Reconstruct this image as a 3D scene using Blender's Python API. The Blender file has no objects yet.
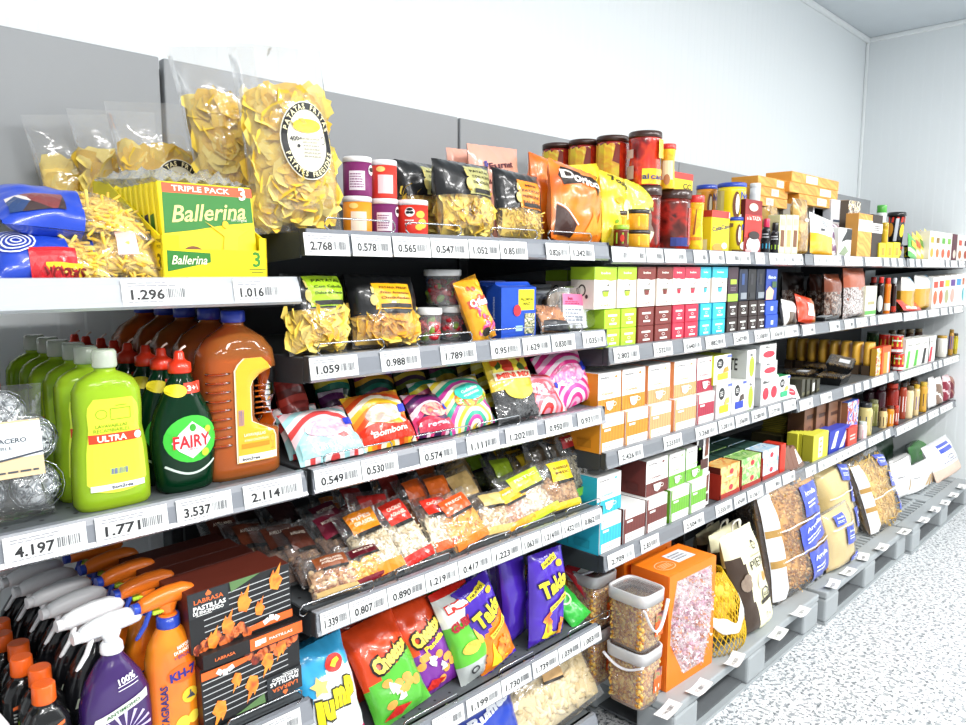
import bpy, math, random
from mathutils import Vector, Euler, noise as mnoise
R = math.radians
SC = bpy.context.scene
COL = SC.collection
# ------------------------------------------------------------------ camera (a point 1.5 m above the floor, 1.25 m from the shelf fronts)
CAMZ = 1.5
FPX = 745.766
YAW, PIT, ROL = R(44.6023), R(7.1096), R(.168)
_cy, _sy = math.cos(YAW), math.sin(YAW)
FW = Vector((_cy*math.cos(PIT), _sy*math.cos(PIT), -math.sin(PIT)))
_r0 = Vector((_sy, -_cy, 0)); _u0 = _r0.cross(FW)
RT = _r0*math.cos(ROL)+_u0*math.sin(ROL)
UP = -_r0*math.sin(ROL)+_u0*math.cos(ROL)
def xa(px, y, z):
    """metric position along the shelf of something seen at column px, standing at depth y and height z"""
    u = (px-483)/FPX; c = RT-FW*u; z = z-CAMZ
    return -(y*c.y+z*c.z)/c.x
def za(py, x, y):
    v = (362.5-py)/FPX; c = UP-FW*v
    return CAMZ-(x*c.x+y*c.y)/c.z
def camera():
    cd = bpy.data.cameras.new('camera'); cd.sensor_fit = 'HORIZONTAL'; cd.sensor_width = 36
    cd.lens = 36*FPX/966; cd.clip_start = .02
    o = bpy.data.objects.new('camera', cd); COL.objects.link(o)
    from mathutils import Matrix
    b = -FW
    o.matrix_world = Matrix(((RT.x, UP.x, b.x, 0), (RT.y, UP.y, b.y, 0), (RT.z, UP.z, b.z, CAMZ), (0, 0, 0, 1)))
    SC.camera = o
# ------------------------------------------------------------------ materials
def lin(c):
    if isinstance(c, str):
        c = c.lstrip('#'); c = [int(c[i:i+2], 16)/255 for i in (0, 2, 4)]
    return tuple((x/12.92 if x <= .04045 else ((x+.055)/1.055)**2.4) for x in c)+(1.,)
_mc = {}
def nt_new(name):
    m = bpy.data.materials.new(name); m.use_nodes = True; n = m.node_tree
    return m, n, n.nodes['Principled BSDF'], n.nodes['Material Output']
def mat(c, r=.45, metal=0., coat=0., var=.05, sc=40., bump=0., bs=60., trans=0., ior=1.45, emit=None):
    """plain surface with a slight procedural variation of its own colour"""
    k = (c, r, metal, coat, var, sc, bump, bs, trans, ior, emit)
    if k in _mc: return _mc[k]
    m, n, p, o = nt_new('mat_'+str(c).strip('#')); L = n.links
    p.inputs['Roughness'].default_value = r; p.inputs['Metallic'].default_value = metal
    p.inputs['Coat Weight'].default_value = coat; p.inputs['Coat Roughness'].default_value = .08
    p.inputs['Transmission Weight'].default_value = trans; p.inputs['IOR'].default_value = ior
    col = lin(c)
    if var:
        tc = n.nodes.new('ShaderNodeTexCoord'); nz = n.nodes.new('ShaderNodeTexNoise'); nz.inputs['Scale'].default_value = sc
        L.new(tc.outputs['Object'], nz.inputs['Vector'])
        mx = n.nodes.new('ShaderNodeMix'); mx.data_type = 'RGBA'
        mx.inputs[6].default_value = tuple(min(1, x*(1-var)) for x in col[:3])+(1,)
        mx.inputs[7].default_value = tuple(min(1, x*(1+var)) for x in col[:3])+(1,)
        L.new(nz.outputs[0], mx.inputs[0]); L.new(mx.outputs[2], p.inputs['Base Color'])
        if bump:
            n2 = n.nodes.new('ShaderNodeTexNoise'); n2.inputs['Scale'].default_value = bs; n2.inputs['Detail'].default_value = 3
            L.new(tc.outputs['Object'], n2.inputs['Vector'])
            b = n.nodes.new('ShaderNodeBump'); b.inputs['Strength'].default_value = bump; b.inputs['Distance'].default_value = .004
            L.new(n2.outputs[0], b.inputs['Height']); L.new(b.outputs[0], p.inputs['Normal'])
    else: p.inputs['Base Color'].default_value = col
    if emit:
        p.inputs['Emission Color'].default_value = col; p.inputs['Emission Strength'].default_value = emit
    _mc[k] = m; return m
def foil(c, r=.28, bump=.35, bs=28.): return mat(c, r, coat=.4, var=.06, sc=18, bump=bump, bs=bs)
def card(c): return mat(c, .5, var=.03, sc=25)
def ink(c): return mat(c, .45, var=0)
def plast(c, r=.3): return mat(c, r, coat=.3, var=.02)
def film(c='ffffff', op=.06, r=.12, bump=.5, bs=30.):
    """thin clear wrapping: see-through with a shiny crinkled surface"""
    k = ('film', c, op, r, bump, bs)
    if k in _mc: return _mc[k]
    m, n, p, o = nt_new('clear_film'); L = n.links
    n.nodes.remove(p)
    tr = n.nodes.new('ShaderNodeBsdfTransparent'); tr.inputs[0].default_value = lin(c)
    gl = n.nodes.new('ShaderNodeBsdfGlossy'); gl.inputs['Roughness'].default_value = r
    df = n.nodes.new('ShaderNodeBsdfDiffuse'); df.inputs[0].default_value = lin('f4f6f8')
    lw = n.nodes.new('ShaderNodeLayerWeight'); lw.inputs['Blend'].default_value = .25
    tc = n.nodes.new('ShaderNodeTexCoord'); nz = n.nodes.new('ShaderNodeTexNoise'); nz.inputs['Scale'].default_value = bs; nz.inputs['Detail'].default_value = 2
    L.new(tc.outputs['Object'], nz.inputs['Vector'])
    b = n.nodes.new('ShaderNodeBump'); b.inputs['Strength'].default_value = bump; b.inputs['Distance'].default_value = .006
    L.new(nz.outputs[0], b.inputs['Height'])
    for s in (gl, lw): L.new(b.outputs[0], s.inputs['Normal'])
    mr = n.nodes.new('ShaderNodeMapRange'); mr.inputs[3].default_value = .06; mr.inputs[4].default_value = .65
    L.new(lw.outputs['Fresnel'], mr.inputs[0])
    m1 = n.nodes.new('ShaderNodeMixShader'); m1.inputs[0].default_value = op
    L.new(tr.outputs[0], m1.inputs[1]); L.new(df.outputs[0], m1.inputs[2])
    m2 = n.nodes.new('ShaderNodeMixShader')
    L.new(mr.outputs[0], m2.inputs[0]); L.new(m1.outputs[0], m2.inputs[1]); L.new(gl.outputs[0], m2.inputs[2])
    L.new(m2.outputs[0], o.inputs[0]); _mc[k] = m; return m
def liquid(c, a=.4, glow=.5):
    """coloured liquid in a clear bottle: tinted see-through, light scattering inside, shiny skin"""
    k = ('liq', c, a, glow)
    if k in _mc: return _mc[k]
    m, n, p, o = nt_new('liquid_'+c); L = n.links; n.nodes.remove(p)
    tr = n.nodes.new('ShaderNodeBsdfTransparent'); tr.inputs[0].default_value = lin(c)
    tl = n.nodes.new('ShaderNodeBsdfTranslucent'); tl.inputs[0].default_value = lin(c)
    df = n.nodes.new('ShaderNodeBsdfDiffuse'); df.inputs[0].default_value = lin(c)
    gl = n.nodes.new('ShaderNodeBsdfGlossy'); gl.inputs['Roughness'].default_value = .08
    fr = n.nodes.new('ShaderNodeFresnel'); fr.inputs[0].default_value = 1.4
    m0 = n.nodes.new('ShaderNodeMixShader'); m0.inputs[0].default_value = glow
    L.new(df.outputs[0], m0.inputs[1]); L.new(tl.outputs[0], m0.inputs[2])
    m1 = n.nodes.new('ShaderNodeMixShader'); m1.inputs[0].default_value = a
    L.new(m0.outputs[0], m1.inputs[2]); L.new(tr.outputs[0], m1.inputs[1])
    m2 = n.nodes.new('ShaderNodeMixShader'); L.new(fr.outputs[0], m2.inputs[0])
    L.new(m1.outputs[0], m2.inputs[1]); L.new(gl.outputs[0], m2.inputs[2]); L.new(m2.outputs[0], o.inputs[0])
    _mc[k] = m; return m
def ramp_mat(kind, cols, sc=10., dist=3., r=.35, rot=(0, 0, 0), const=True, coat=.3, det=2.):
    """printed pattern: bands or blotches of several colours"""
    k = ('ramp', kind, tuple(cols), sc, dist, r, rot, const, coat)
    if k in _mc: return _mc[k]
    m, n, p, o = nt_new('pattern'); L = n.links
    tc = n.nodes.new('ShaderNodeTexCoord'); mp = n.nodes.new('ShaderNodeMapping'); mp.inputs['Rotation'].default_value = rot
    L.new(tc.outputs['Object'], mp.inputs[0])
    if kind == 'wave':
        t = n.nodes.new('ShaderNodeTexWave'); t.inputs['Scale'].default_value = sc; t.inputs['Distortion'].default_value = dist; t.inputs['Detail Scale'].default_value = 1.2
        t.wave_profile = 'SAW'
        out = t.outputs['Fac'] if 'Fac' in t.outputs else t.outputs[1]
    elif kind == 'ring':
        t = n.nodes.new('ShaderNodeTexWave'); t.wave_type = 'RINGS'; t.inputs['Scale'].default_value = sc; t.inputs['Distortion'].default_value = dist; t.wave_profile = 'SAW'; t.rings_direction = 'Y'
        out = t.outputs['Fac'] if 'Fac' in t.outputs else t.outputs[1]
    elif kind == 'voro':
        t = n.nodes.new('ShaderNodeTexVoronoi'); t.inputs['Scale'].default_value = sc
        sp = n.nodes.new('ShaderNodeSeparateColor'); L.new(t.outputs['Color'], sp.inputs[0]); out = sp.outputs[0]
    else:
        t = n.nodes.new('ShaderNodeTexNoise'); t.inputs['Scale'].default_value = sc; t.inputs['Detail'].default_value = det; t.inputs['Distortion'].default_value = dist*.2
        mr = n.nodes.new('ShaderNodeMapRange'); mr.inputs[1].default_value = .3; mr.inputs[2].default_value = .7
        L.new(t.outputs[0], mr.inputs[0]); out = mr.outputs[0]
    L.new(mp.outputs[0], t.inputs['Vector'])
    rp = n.nodes.new('ShaderNodeValToRGB'); e = rp.color_ramp.elements
    rp.color_ramp.interpolation = 'CONSTANT' if const else 'LINEAR'
    N = len(cols)
    for i, c in enumerate(cols):
        pos = i/N if const else i/max(1, N-1)
        if i < 2: e[i].position = pos; el = e[i]
        else: el = e.new(pos)
        el.color = lin(c)
    L.new(out, rp.inputs[0]); L.new(rp.outputs[0], p.inputs['Base Color'])
    p.inputs['Roughness'].default_value = r; p.inputs['Coat Weight'].default_value = coat; p.inputs['Coat Roughness'].default_value = .1
    _mc[k] = m; return m
# ------------------------------------------------------------------ mesh building
class MB:
    def __init__(s): s.v = []; s.f = []; s.m = []; s.s = []
    def add(s, vs, fs, m=0, sm=False):
        b = len(s.v); s.v += [tuple(v) for v in vs]
        for i, f in enumerate(fs):
            s.f.append([b+j for j in f]); s.m.append(m[i] if isinstance(m, (list, tuple)) else m); s.s.append(sm)
        return s
    def box(s, x0, x1, y0, y1, z0, z1, m=0):
        """m: one index or [front(-y), back, left(-x), right, bottom, top]"""
        vs = [(x, y, z) for x in (x0, x1) for y in (y0, y1) for z in (z0, z1)]
        fs = [(0, 4, 5, 1), (2, 3, 7, 6), (0, 1, 3, 2), (4, 6, 7, 5), (0, 2, 6, 4), (1, 5, 7, 3)]
        return s.add(vs, fs, m)
    def loft(s, rings, m=0, cap=True, sm=True):
        n = len(rings[0]); vs = [p for r in rings for p in r]; fs = []; mm = []
        for i in range(len(rings)-1):
            for j in range(n):
                k = (j+1) % n; fs.append((i*n+j, i*n+k, (i+1)*n+k, (i+1)*n+j)); mm.append(m[i] if isinstance(m, (list, tuple)) else m)
        b = len(s.v); s.add(vs, fs, mm, sm)
        if cap:
            m0 = m[0] if isinstance(m, (list, tuple)) else m; m1 = m[-1] if isinstance(m, (list, tuple)) else m
            s.f.append([b+j for j in reversed(range(n))]); s.m.append(m0); s.s.append(False)
            s.f.append([b+(len(rings)-1)*n+j for j in range(n)]); s.m.append(m1); s.s.append(False)
        return s
    def lathe(s, prof, n=20, c=(0, 0), m=0, cap=True, sm=True):
        """prof: (radius, z)"""
        rings = [[(c[0]+r*math.cos(2*math.pi*j/n), c[1]+r*math.sin(2*math.pi*j/n), z) for j in range(n)] for r, z in prof]
        return s.loft(rings, m, cap, sm)
    def tube(s, pts, r, n=6, m=0, closed=False, flat=1.):
        P = [Vector(p) for p in pts]; N = len(P); rings = []
        up = Vector((.03, .05, 1))
        for i in range(N):
            a = P[i-1] if (i or closed) else P[i]; b = P[(i+1) % N] if (i < N-1 or closed) else P[i]
            t = (b-a).normalized(); u = t.cross(up)
            if u.length < .15: u = t.cross(Vector((1, .1, 0)))
            u.normalize(); w = u.cross(t); rr = r[i] if isinstance(r, (list, tuple)) else r
            rings.append([P[i]+u*(rr*math.cos(2*math.pi*j/n))+w*(rr*flat*math.sin(2*math.pi*j/n)) for j in range(n)])
        if closed: rings.append(rings[0])
        return s.loft(rings, m, not closed)
    def ball(s, c, r, m=0, nu=8, nv=5, rot=None, sm=True):
        rx, ry, rz = r if isinstance(r, tuple) else (r, r, r)
        vs = []; e = rot
        for i in range(nv+1):
            th = math.pi*i/nv
            for j in range(nu):
                p = Vector((rx*math.sin(th)*math.cos(2*math.pi*j/nu), ry*math.sin(th)*math.sin(2*math.pi*j/nu), -rz*math.cos(th)))
                if e: p = e@p
                vs.append((c[0]+p.x, c[1]+p.y, c[2]+p.z))
        fs = [(i*nu+j, i*nu+(j+1) % nu, (i+1)*nu+(j+1) % nu, (i+1)*nu+j) for i in range(nv) for j in range(nu)]
        return s.add(vs, fs, m, sm)
    def shape(s, sh, frame, lay=1, m=0):
        vs, fs = sh
        return s.add([frame(u, v, lay*.0008) for u, v in vs], fs, m)
    def build(s, name, mats, parent=None, loc=None, bevel=0, seg=2):
        me = bpy.data.meshes.new(name); me.from_pydata(s.v, [], s.f)
        if not isinstance(mats, (list, tuple)): mats = [mats]
        for m in mats: me.materials.append(m)
        me.polygons.foreach_set('material_index', s.m); me.polygons.foreach_set('use_smooth', s.s); me.update()
        o = bpy.data.objects.new(name, me); COL.objects.link(o)
        if parent: o.parent = parent
        if loc: o.location = loc
        if bevel:
            b = o.modifiers.new('bevel', 'BEVEL'); b.width = bevel; b.segments = seg; b.limit_method = 'ANGLE'
        return o
def tag(o, label, cat, group=None):
    o['label'] = label; o['category'] = cat
    if group: o['group'] = group
    return o
def struct(o): o['kind'] = 'structure'; return o
def thing(name, label, cat, loc=(0, 0, 0), rot=0, group=None):
    o = bpy.data.objects.new(name, None); COL.objects.link(o); o.empty_display_size = .02
    o.location = loc; o.rotation_euler = rot if isinstance(rot, tuple) else (0, 0, rot)
    return tag(o, label, cat, group)
def _cp(o, parent):
    c = o.copy(); COL.objects.link(c); c.parent = parent
    for ch in _kids.get(o, None) or o.children: _cp(ch, c)
    return c
_kids = {}
def dup(o, loc=None, rot=None, label=None, group=None, scale=None):
    c = _cp(o, None)
    if loc is not None: c.location = loc
    if rot is not None: c.rotation_euler = rot if isinstance(rot, tuple) else (0, 0, rot)
    if scale is not None: c.scale = scale if isinstance(scale, tuple) else (scale,)*3
    if label: c['label'] = label
    if group: c['group'] = group
    return c
# ------------------------------------------------------------------ flat shapes (u, v)
def rect(u0, v0, u1, v1, nu=1, nv=1):
    vs = [(u0+(u1-u0)*i/nu, v0+(v1-v0)*j/nv) for j in range(nv+1) for i in range(nu+1)]
    return vs, [(j*(nu+1)+i, j*(nu+1)+i+1, (j+1)*(nu+1)+i+1, (j+1)*(nu+1)+i) for j in range(nv) for i in range(nu)]
def ell(cu, cv, ru, rv=None, n=20, k=3):
    rv = ru if rv is None else rv
    vs = [(cu, cv)]; fs = []
    for q in range(1, k+1):
        for j in range(n):
            a = 2*math.pi*j/n; vs.append((cu+ru*q/k*math.cos(a), cv+rv*q/k*math.sin(a)))
    for j in range(n):
        fs.append((0, 1+j, 1+(j+1) % n))
        for q in range(k-1):
            b = 1+q*n; fs.append((b+j, b+n+j, b+n+(j+1) % n, b+(j+1) % n))
    return vs, fs
def ring(cu, cv, ru, rv, t, n=24):
    vs = []
    for d in (0, t):
        for j in range(n):
            a = 2*math.pi*j/n; vs.append((cu+(ru-d)*math.cos(a), cv+(rv-d)*math.sin(a)))
    return vs, [(j, (j+1) % n, n+(j+1) % n, n+j) for j in range(n)]
def poly(*pts): return list(pts), [tuple(range(len(pts)))]
def line(p, q, w):
    dx, dy = q[0]-p[0], q[1]-p[1]; l = math.hypot(dx, dy) or 1; nx, ny = -dy/l*w/2, dx/l*w/2
    return poly((p[0]+nx, p[1]+ny), (p[0]-nx, p[1]-ny), (q[0]-nx, q[1]-ny), (q[0]+nx, q[1]+ny))
def join(*shs):
    V = []; F = []
    for vs, fs in shs:
        b = len(V); V += vs; F += [tuple(b+i for i in f) for f in fs]
    return V, F
def xf(sh, du=0, dv=0, rot=0, s=1, su=1):
    c, n = math.cos(rot)*s, math.sin(rot)*s
    return [(du+(u*su)*c-v*n, dv+(u*su)*n+v*c) for u, v in sh[0]], sh[1]
_tc = {}
def txt(t, cu, cv, h, w=None, bold=0., shear=0., rot=0., wide=1.):
    """lettering centred at (cu, cv); h = capital height; w = total width if given"""
    k = (t, bold, shear)
    if k not in _tc:
        c = bpy.data.curves.new('t', 'FONT'); c.body = t; c.resolution_u = 2; c.offset = bold; c.shear = shear
        o = bpy.data.objects.new('t', c); me = bpy.data.meshes.new_from_object(o)
        vs = [(v.co.x, v.co.y) for v in me.vertices]; fs = [tuple(p.vertices) for p in me.polygons]
        bpy.data.objects.remove(o); bpy.data.curves.remove(c); bpy.data.meshes.remove(me)
        x0 = min(v[0] for v in vs); x1 = max(v[0] for v in vs)
        _tc[k] = ([(x-(x0+x1)/2, y-.35) for x, y in vs], fs, x1-x0)
    vs, fs, tw = _tc[k]
    s = h/.7; su = (w/(tw*s)) if w else wide
    return xf((vs, fs), cu, cv, rot, s, su)
def lines(u0, v0, u1, v1, n, rnd, fill=.45):
    """rows of print too small to read"""
    out = []
    for i in range(n):
        v = v1-(v1-v0)*(i+.5)/n; h = (v1-v0)/n*fill/2; u = u0
        end = u1-(u1-u0)*rnd.random()*.3
        while u < end-.001:
            l = (u1-u0)*rnd.uniform(.08, .22); out.append(rect(u, v-h, min(u+l, end), v+h)); u += l+(u1-u0)*.03
    return join(*out)
def barcode(u0, v0, u1, v1, rnd, n=13):
    out = []; st = (u1-u0)/n
    for i in range(n): out.append(rect(u0+st*i, v0, u0+st*(i+rnd.choice((.3, .45, .65))), v1))
    return join(*out)
# frames: (u, v, off) -> point
def FR(y=0.): return lambda u, v, o: (u, y-o, v)                      # a front facing the aisle
def FL(x): return lambda u, v, o: (x-o, -u, v)                        # the end facing the camera: u runs from back to front (u = -y)
def FT(z): return lambda u, v, o: (u, v, z+o)                         # a top: v = y
def FC(r, cx=0, cy=0):                                               # round a cylinder; u is arc length from the -y side
    return lambda u, v, o: (cx+(r+o)*math.sin(u/r), cy-(r+o)*math.cos(u/r), v)
import re
_dec = {}; _LET = re.compile('letter|print|number|barcode|mark|drawing|seal|ear|crest'); _LAB = re.compile('label$|badge|patch|panel|oval|band|strip|head$|colour|burst|^print_panel|^round_print')
def dice(sh, mx=.016):
    """cut a flat print fine enough to follow a curved surface"""
    from mathutils.geometry import tessellate_polygon
    V = list(sh[0]); out = []; mid = {}
    def md(a, b):
        k = (min(a, b), max(a, b))
        if k not in mid: V.append(((V[a][0]+V[b][0])/2, (V[a][1]+V[b][1])/2)); mid[k] = len(V)-1
        return mid[k]
    st = []
    for f in sh[1]:
        if len(f) == 3: st.append(tuple(f))
        else:
            for t in tessellate_polygon([[Vector((V[i][0], V[i][1], 0)) for i in f]]): st.append(tuple(f[i] for i in t))
    while st:
        a, b, c = st.pop()
        d = [(math.hypot(V[p][0]-V[q][0], V[p][1]-V[q][1]), p, q, r) for p, q, r in ((a, b, c), (b, c, a), (c, a, b))]
        l, p, q, r = max(d)
        if l > mx and len(V) < 6000: m_ = md(p, q); st += [(p, m_, r), (m_, q, r)]
        else: out.append((a, b, c))
    return V, out
def decal(parent, name, sh, m, frame, lay=1, label=None):
    if getattr(frame, '__self__', None) is not None: sh = dice(sh)
    o = MB().shape(sh, frame, lay).build(name, m, parent)
    # print that lies on a stuck-on label belongs to that label
    vs = [v.co for v in o.data.vertices]
    bb = [(min(v[i] for v in vs), max(v[i] for v in vs)) for i in range(3)]
    if parent and parent.type == 'EMPTY':
        if _LET.search(name):
            for q, b2 in reversed(_dec.get(parent, [])):
                if all(a[0] > c[0]-.003 and a[1] < c[1]+.003 for a, c in zip(bb, b2)): o.parent = q; break
        if _LAB.search(name): _dec.setdefault(parent, []).append((o, bb))
    if label: o['label'] = label
    return o
# ------------------------------------------------------------------ pillow bags
class Pillow:
    def __init__(s, w, h, t, seed=0, wr=.1, pu=2.4, pv=3., seal=.06, pinch=.07, foot=None):
        s.w, s.h, s.t, s.seal, s.pinch = w, h, t, seal, pinch
        s.pu, s.pv, s.foot = pu, pv, foot
        s.off = Vector((seed*3.17 % 50, seed*1.31 % 50, 0)); s.wr = wr*t
    def half(s, u, v, side=1):
        a = min(1, abs(2*u/s.w)); f = v/s.h; f = min(1, max(0, f))
        b = abs(2*f-1)
        if s.foot is not None and f < .5: tb = (1-b**8)**.5 if s.foot else (1-b**s.pv)**.6
        else: tb = max(0, 1-(b/(1-s.seal*.5))**s.pv)**.6 if b < (1-s.seal*.5) else 0
        base = s.t/2*max(0, 1-a**s.pu)**.55*tb
        p = Vector((u/s.t*1.1, v/s.t*1.1, side*7.))+s.off
        n = mnoise.noise(p)+.6*mnoise.noise(p*2.3)
        # creases radiating from the seals
        cr = math.sin(u/s.w*40+s.off.x*3+3*mnoise.noise(p*.7))*(b**3)*.25
        return base+s.wr*(n*min(1, base/(s.t*.2)) + cr)+.0006
    def fx(s, u, v):
        b = abs(2*min(1, max(0, v/s.h))-1)
        return u*(1-s.pinch*(1-b*b))
    def front(s, u, v, o): return (s.fx(u, v), -s.half(u, v)-o*1.6, v)
    def back(s, u, v, o): return (s.fx(u, v), s.half(u, v, -1)+o, v)
    def mesh(s, reg=None, nu=20, nv=26, inset=1., only=None):
        mb = MB()
        for sd, fr in ((1, s.front), (-1, s.back)):
            if only and sd != only: continue
            vs = []; fs = []; mm = []
            for j in range(nv+1):
                for i in range(nu+1):
                    u = s.w*(i/nu-.5); v = s.h*j/nv
                    p = fr(u, v, 0); vs.append((p[0]*inset, p[1]*inset, s.h/2+(v-s.h/2)*(inset if inset < 1 else 1)))
            for j in range(nv):
                for i in range(nu):
                    q = (j*(nu+1)+i, j*(nu+1)+i+1, (j+1)*(nu+1)+i+1, (j+1)*(nu+1)+i)
                    fs.append(q if sd == 1 else q[::-1])
                    mm.append(reg((i+.5)/nu, (j+.5)/nv, sd) if reg else 0)
            mb.add(vs, fs, mm, True)
        return mb
def fill_pillow(P, kind, n, seed, size, m_n=1, v0=.04, v1=.9, core=True):
    """the food seen through a clear bag: pieces just under the skin round a solid heap"""
    rnd = random.Random(seed); mb = MB()
    if core:
        nu, nv = 12, 12
        for sd in (1, -1):
            vs = []; fs = []
            for j in range(nv+1):
                for i in range(nu+1):
                    u = P.w*(i/nu-.5)*.9; f = v0+(v1-v0)*j/nv; v = P.h*f
                    e = 1-abs(2*j/nv-1)**6
                    hh = max(0, P.half(u, v, sd)*(.58 if kind == 'chip' else .72)*e-.001)
                    vs.append((P.fx(u, v), -sd*hh, v))
            for j in range(nv):
                for i in range(nu):
                    q = (j*(nu+1)+i, j*(nu+1)+i+1, (j+1)*(nu+1)+i+1, (j+1)*(nu+1)+i); fs.append(q if sd == 1 else q[::-1])
            mb.add(vs, fs, 0, True)
    v0 = max(v0, size*.95/P.h)
    for k in range(n):
        sd = 1 if rnd.random() < .8 else -1
        u = P.w*rnd.uniform(-.46, .46); f = rnd.uniform(v0, v1); v = P.h*f
        d = P.half(u, v, sd)
        if d < size*.25: continue
        y = -sd*max(0, d-size*(.5 if kind == 'chip' else .4))*rnd.uniform(.86, 1.)
        piece(mb, kind, (P.fx(u, v)*(.88 if kind in ('chip', 'stick') else .95), y, v), size, rnd, rnd.randrange(m_n), tilt=.5 if kind == 'chip' else .5)
    return mb
def piece(mb, kind, c, size, rnd, m=0, tilt=3.):
    e = Euler((rnd.uniform(-tilt, tilt)+math.pi/2, rnd.uniform(-tilt, tilt)*.8, rnd.uniform(-tilt, tilt))).to_matrix()
    if kind == 'chip':
        e = e@Euler((0, 0, rnd.uniform(0, 6.28))).to_matrix(); n = 9; r = size*rnd.uniform(.7, 1.1); k = rnd.uniform(.1, .3)*r; vs = []
        loc = [(0, 0, 0)]
        for q in (.55, 1.):
            for j in range(n):
                a = 2*math.pi*j/n; rr = r*q*(1+.12*math.sin(3*a+c[0]*99)); x, y = rr*math.cos(a), rr*.86*math.sin(a)
                loc.append((x, y, k*(x*x/(r*r))*1.6-k*(y*y/(r*r))*.6+.1*r*math.sin(5*a)*q))
        for p in loc: w = e@Vector(p); vs.append((c[0]+w.x, c[1]+w.y, c[2]+w.z))
        fs = [(0, 1+j, 1+(j+1) % n) for j in range(n)]+[(1+j, 1+n+j, 1+n+(j+1) % n, 1+(j+1) % n) for j in range(n)]
        mb.add(vs, fs, m, True)
    elif kind == 'nut':
        mb.ball(c, (size*.5*rnd.uniform(.8, 1.2), size*.42, size*.5*rnd.uniform(.7, 1)), m, 6, 4, e)
    elif kind == 'long':
        mb.ball(c, (size*.8*rnd.uniform(.8, 1.2), size*.28, size*.28), m, 6, 5, Euler((0, rnd.uniform(0, 3.14), rnd.uniform(-.4, .4))).to_matrix())
    elif kind == 'stick':
        d = Vector((rnd.uniform(-1, 1), rnd.uniform(-.35, .35), rnd.uniform(-1, 1))).normalized()*size*rnd.uniform(.6, 1.1)
        b = Vector(c); bend = Vector((rnd.uniform(-1, 1), 0, rnd.uniform(-1, 1)))*size*.15
        mb.tube([b-d, b+bend, b+d], size*.09, 4, m)
    elif kind == 'twist':
        d = Vector((rnd.uniform(-1, 1), rnd.uniform(-.3, .3), rnd.uniform(-1, 1))).normalized(); L_ = size*rnd.uniform(.7, 1.)
        a = d.cross(Vector((0, 1, .2))).normalized(); b2 = d.cross(a); vs = []; fs = []; N = 9
        for i in range(N):
            th = i*.9; w = a*math.cos(th)+b2*math.sin(th); p = Vector(c)+d*(L_*(2*i/(N-1)-1))
            for sgn in (-1, 1): q = p+w*(sgn*size*.22); vs.append(tuple(q))
        fs = [(2*i, 2*i+1, 2*i+3, 2*i+2) for i in range(N-1)]
        mb.add(vs, fs, m, True)
    elif kind == 'macaroni':
        d = Vector((rnd.uniform(-1, 1), rnd.uniform(-.3, .3), rnd.uniform(-1, 1))).normalized()*size*.5
        b = Vector(c); bend = Vector((rnd.uniform(-1, 1), 0, rnd.uniform(-1, 1))).normalized()*size*.3
        mb.tube([b-d, b-d*.5+bend*.7, b+d*.5+bend*.7, b+d], size*.16, 5, m)
ORD = ['front', 'second', 'third', 'fourth', 'fifth', 'sixth', 'seventh', 'eighth', 'ninth', 'tenth', 'eleventh', 'twelfth', 'thirteenth', 'fourteenth']
def pj(x, y, z):
    p = Vector((x, y, z-CAMZ)); d = p.dot(FW); return 483+FPX*p.dot(RT)/d, 362.5-FPX*p.dot(UP)/d
def fit(pl, pr, pt, y, z, lean=0.):
    """size and place of something seen between columns pl..pr and up to row pt, standing at depth y on a shelf at height z and leaning back by lean degrees"""
    a = R(lean); lo, hi = .01, .8
    zm = z+.05
    x0, x1 = xa(pl, y+.05*math.sin(a), zm), xa(pr, y+.05*math.sin(a), zm); xc = (x0+x1)/2
    for _ in range(40):
        L_ = (lo+hi)/2
        if pj(xc, y+L_*math.sin(a), z+L_*math.cos(a))[1] > pt: lo = L_
        else: hi = L_
    return xc, x1-x0, lo
def FLS(x, d): return lambda u, v, o: (x-o, d-u, v)                  # same end, u from the back edge (0) to the front edge (d)
def thin(w, tk, x, y):
    """true width of a fat bag whose seen outline also takes in part of its near side"""
    return max(w*.6, w-.45*tk*x/y)
def rad(pl, pr, y, z):
    """axis position and radius of an upright round thing seen slantwise between two columns, its front at depth y"""
    r = .03
    for _ in range(6):
        x = xa((pl+pr)/2, y+r, z); x0, x1 = xa(pl, y+r, z), xa(pr, y+r, z)
        r = (x1-x0)/2*math.cos(math.atan2(x, y+r))
    return x, r
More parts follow.
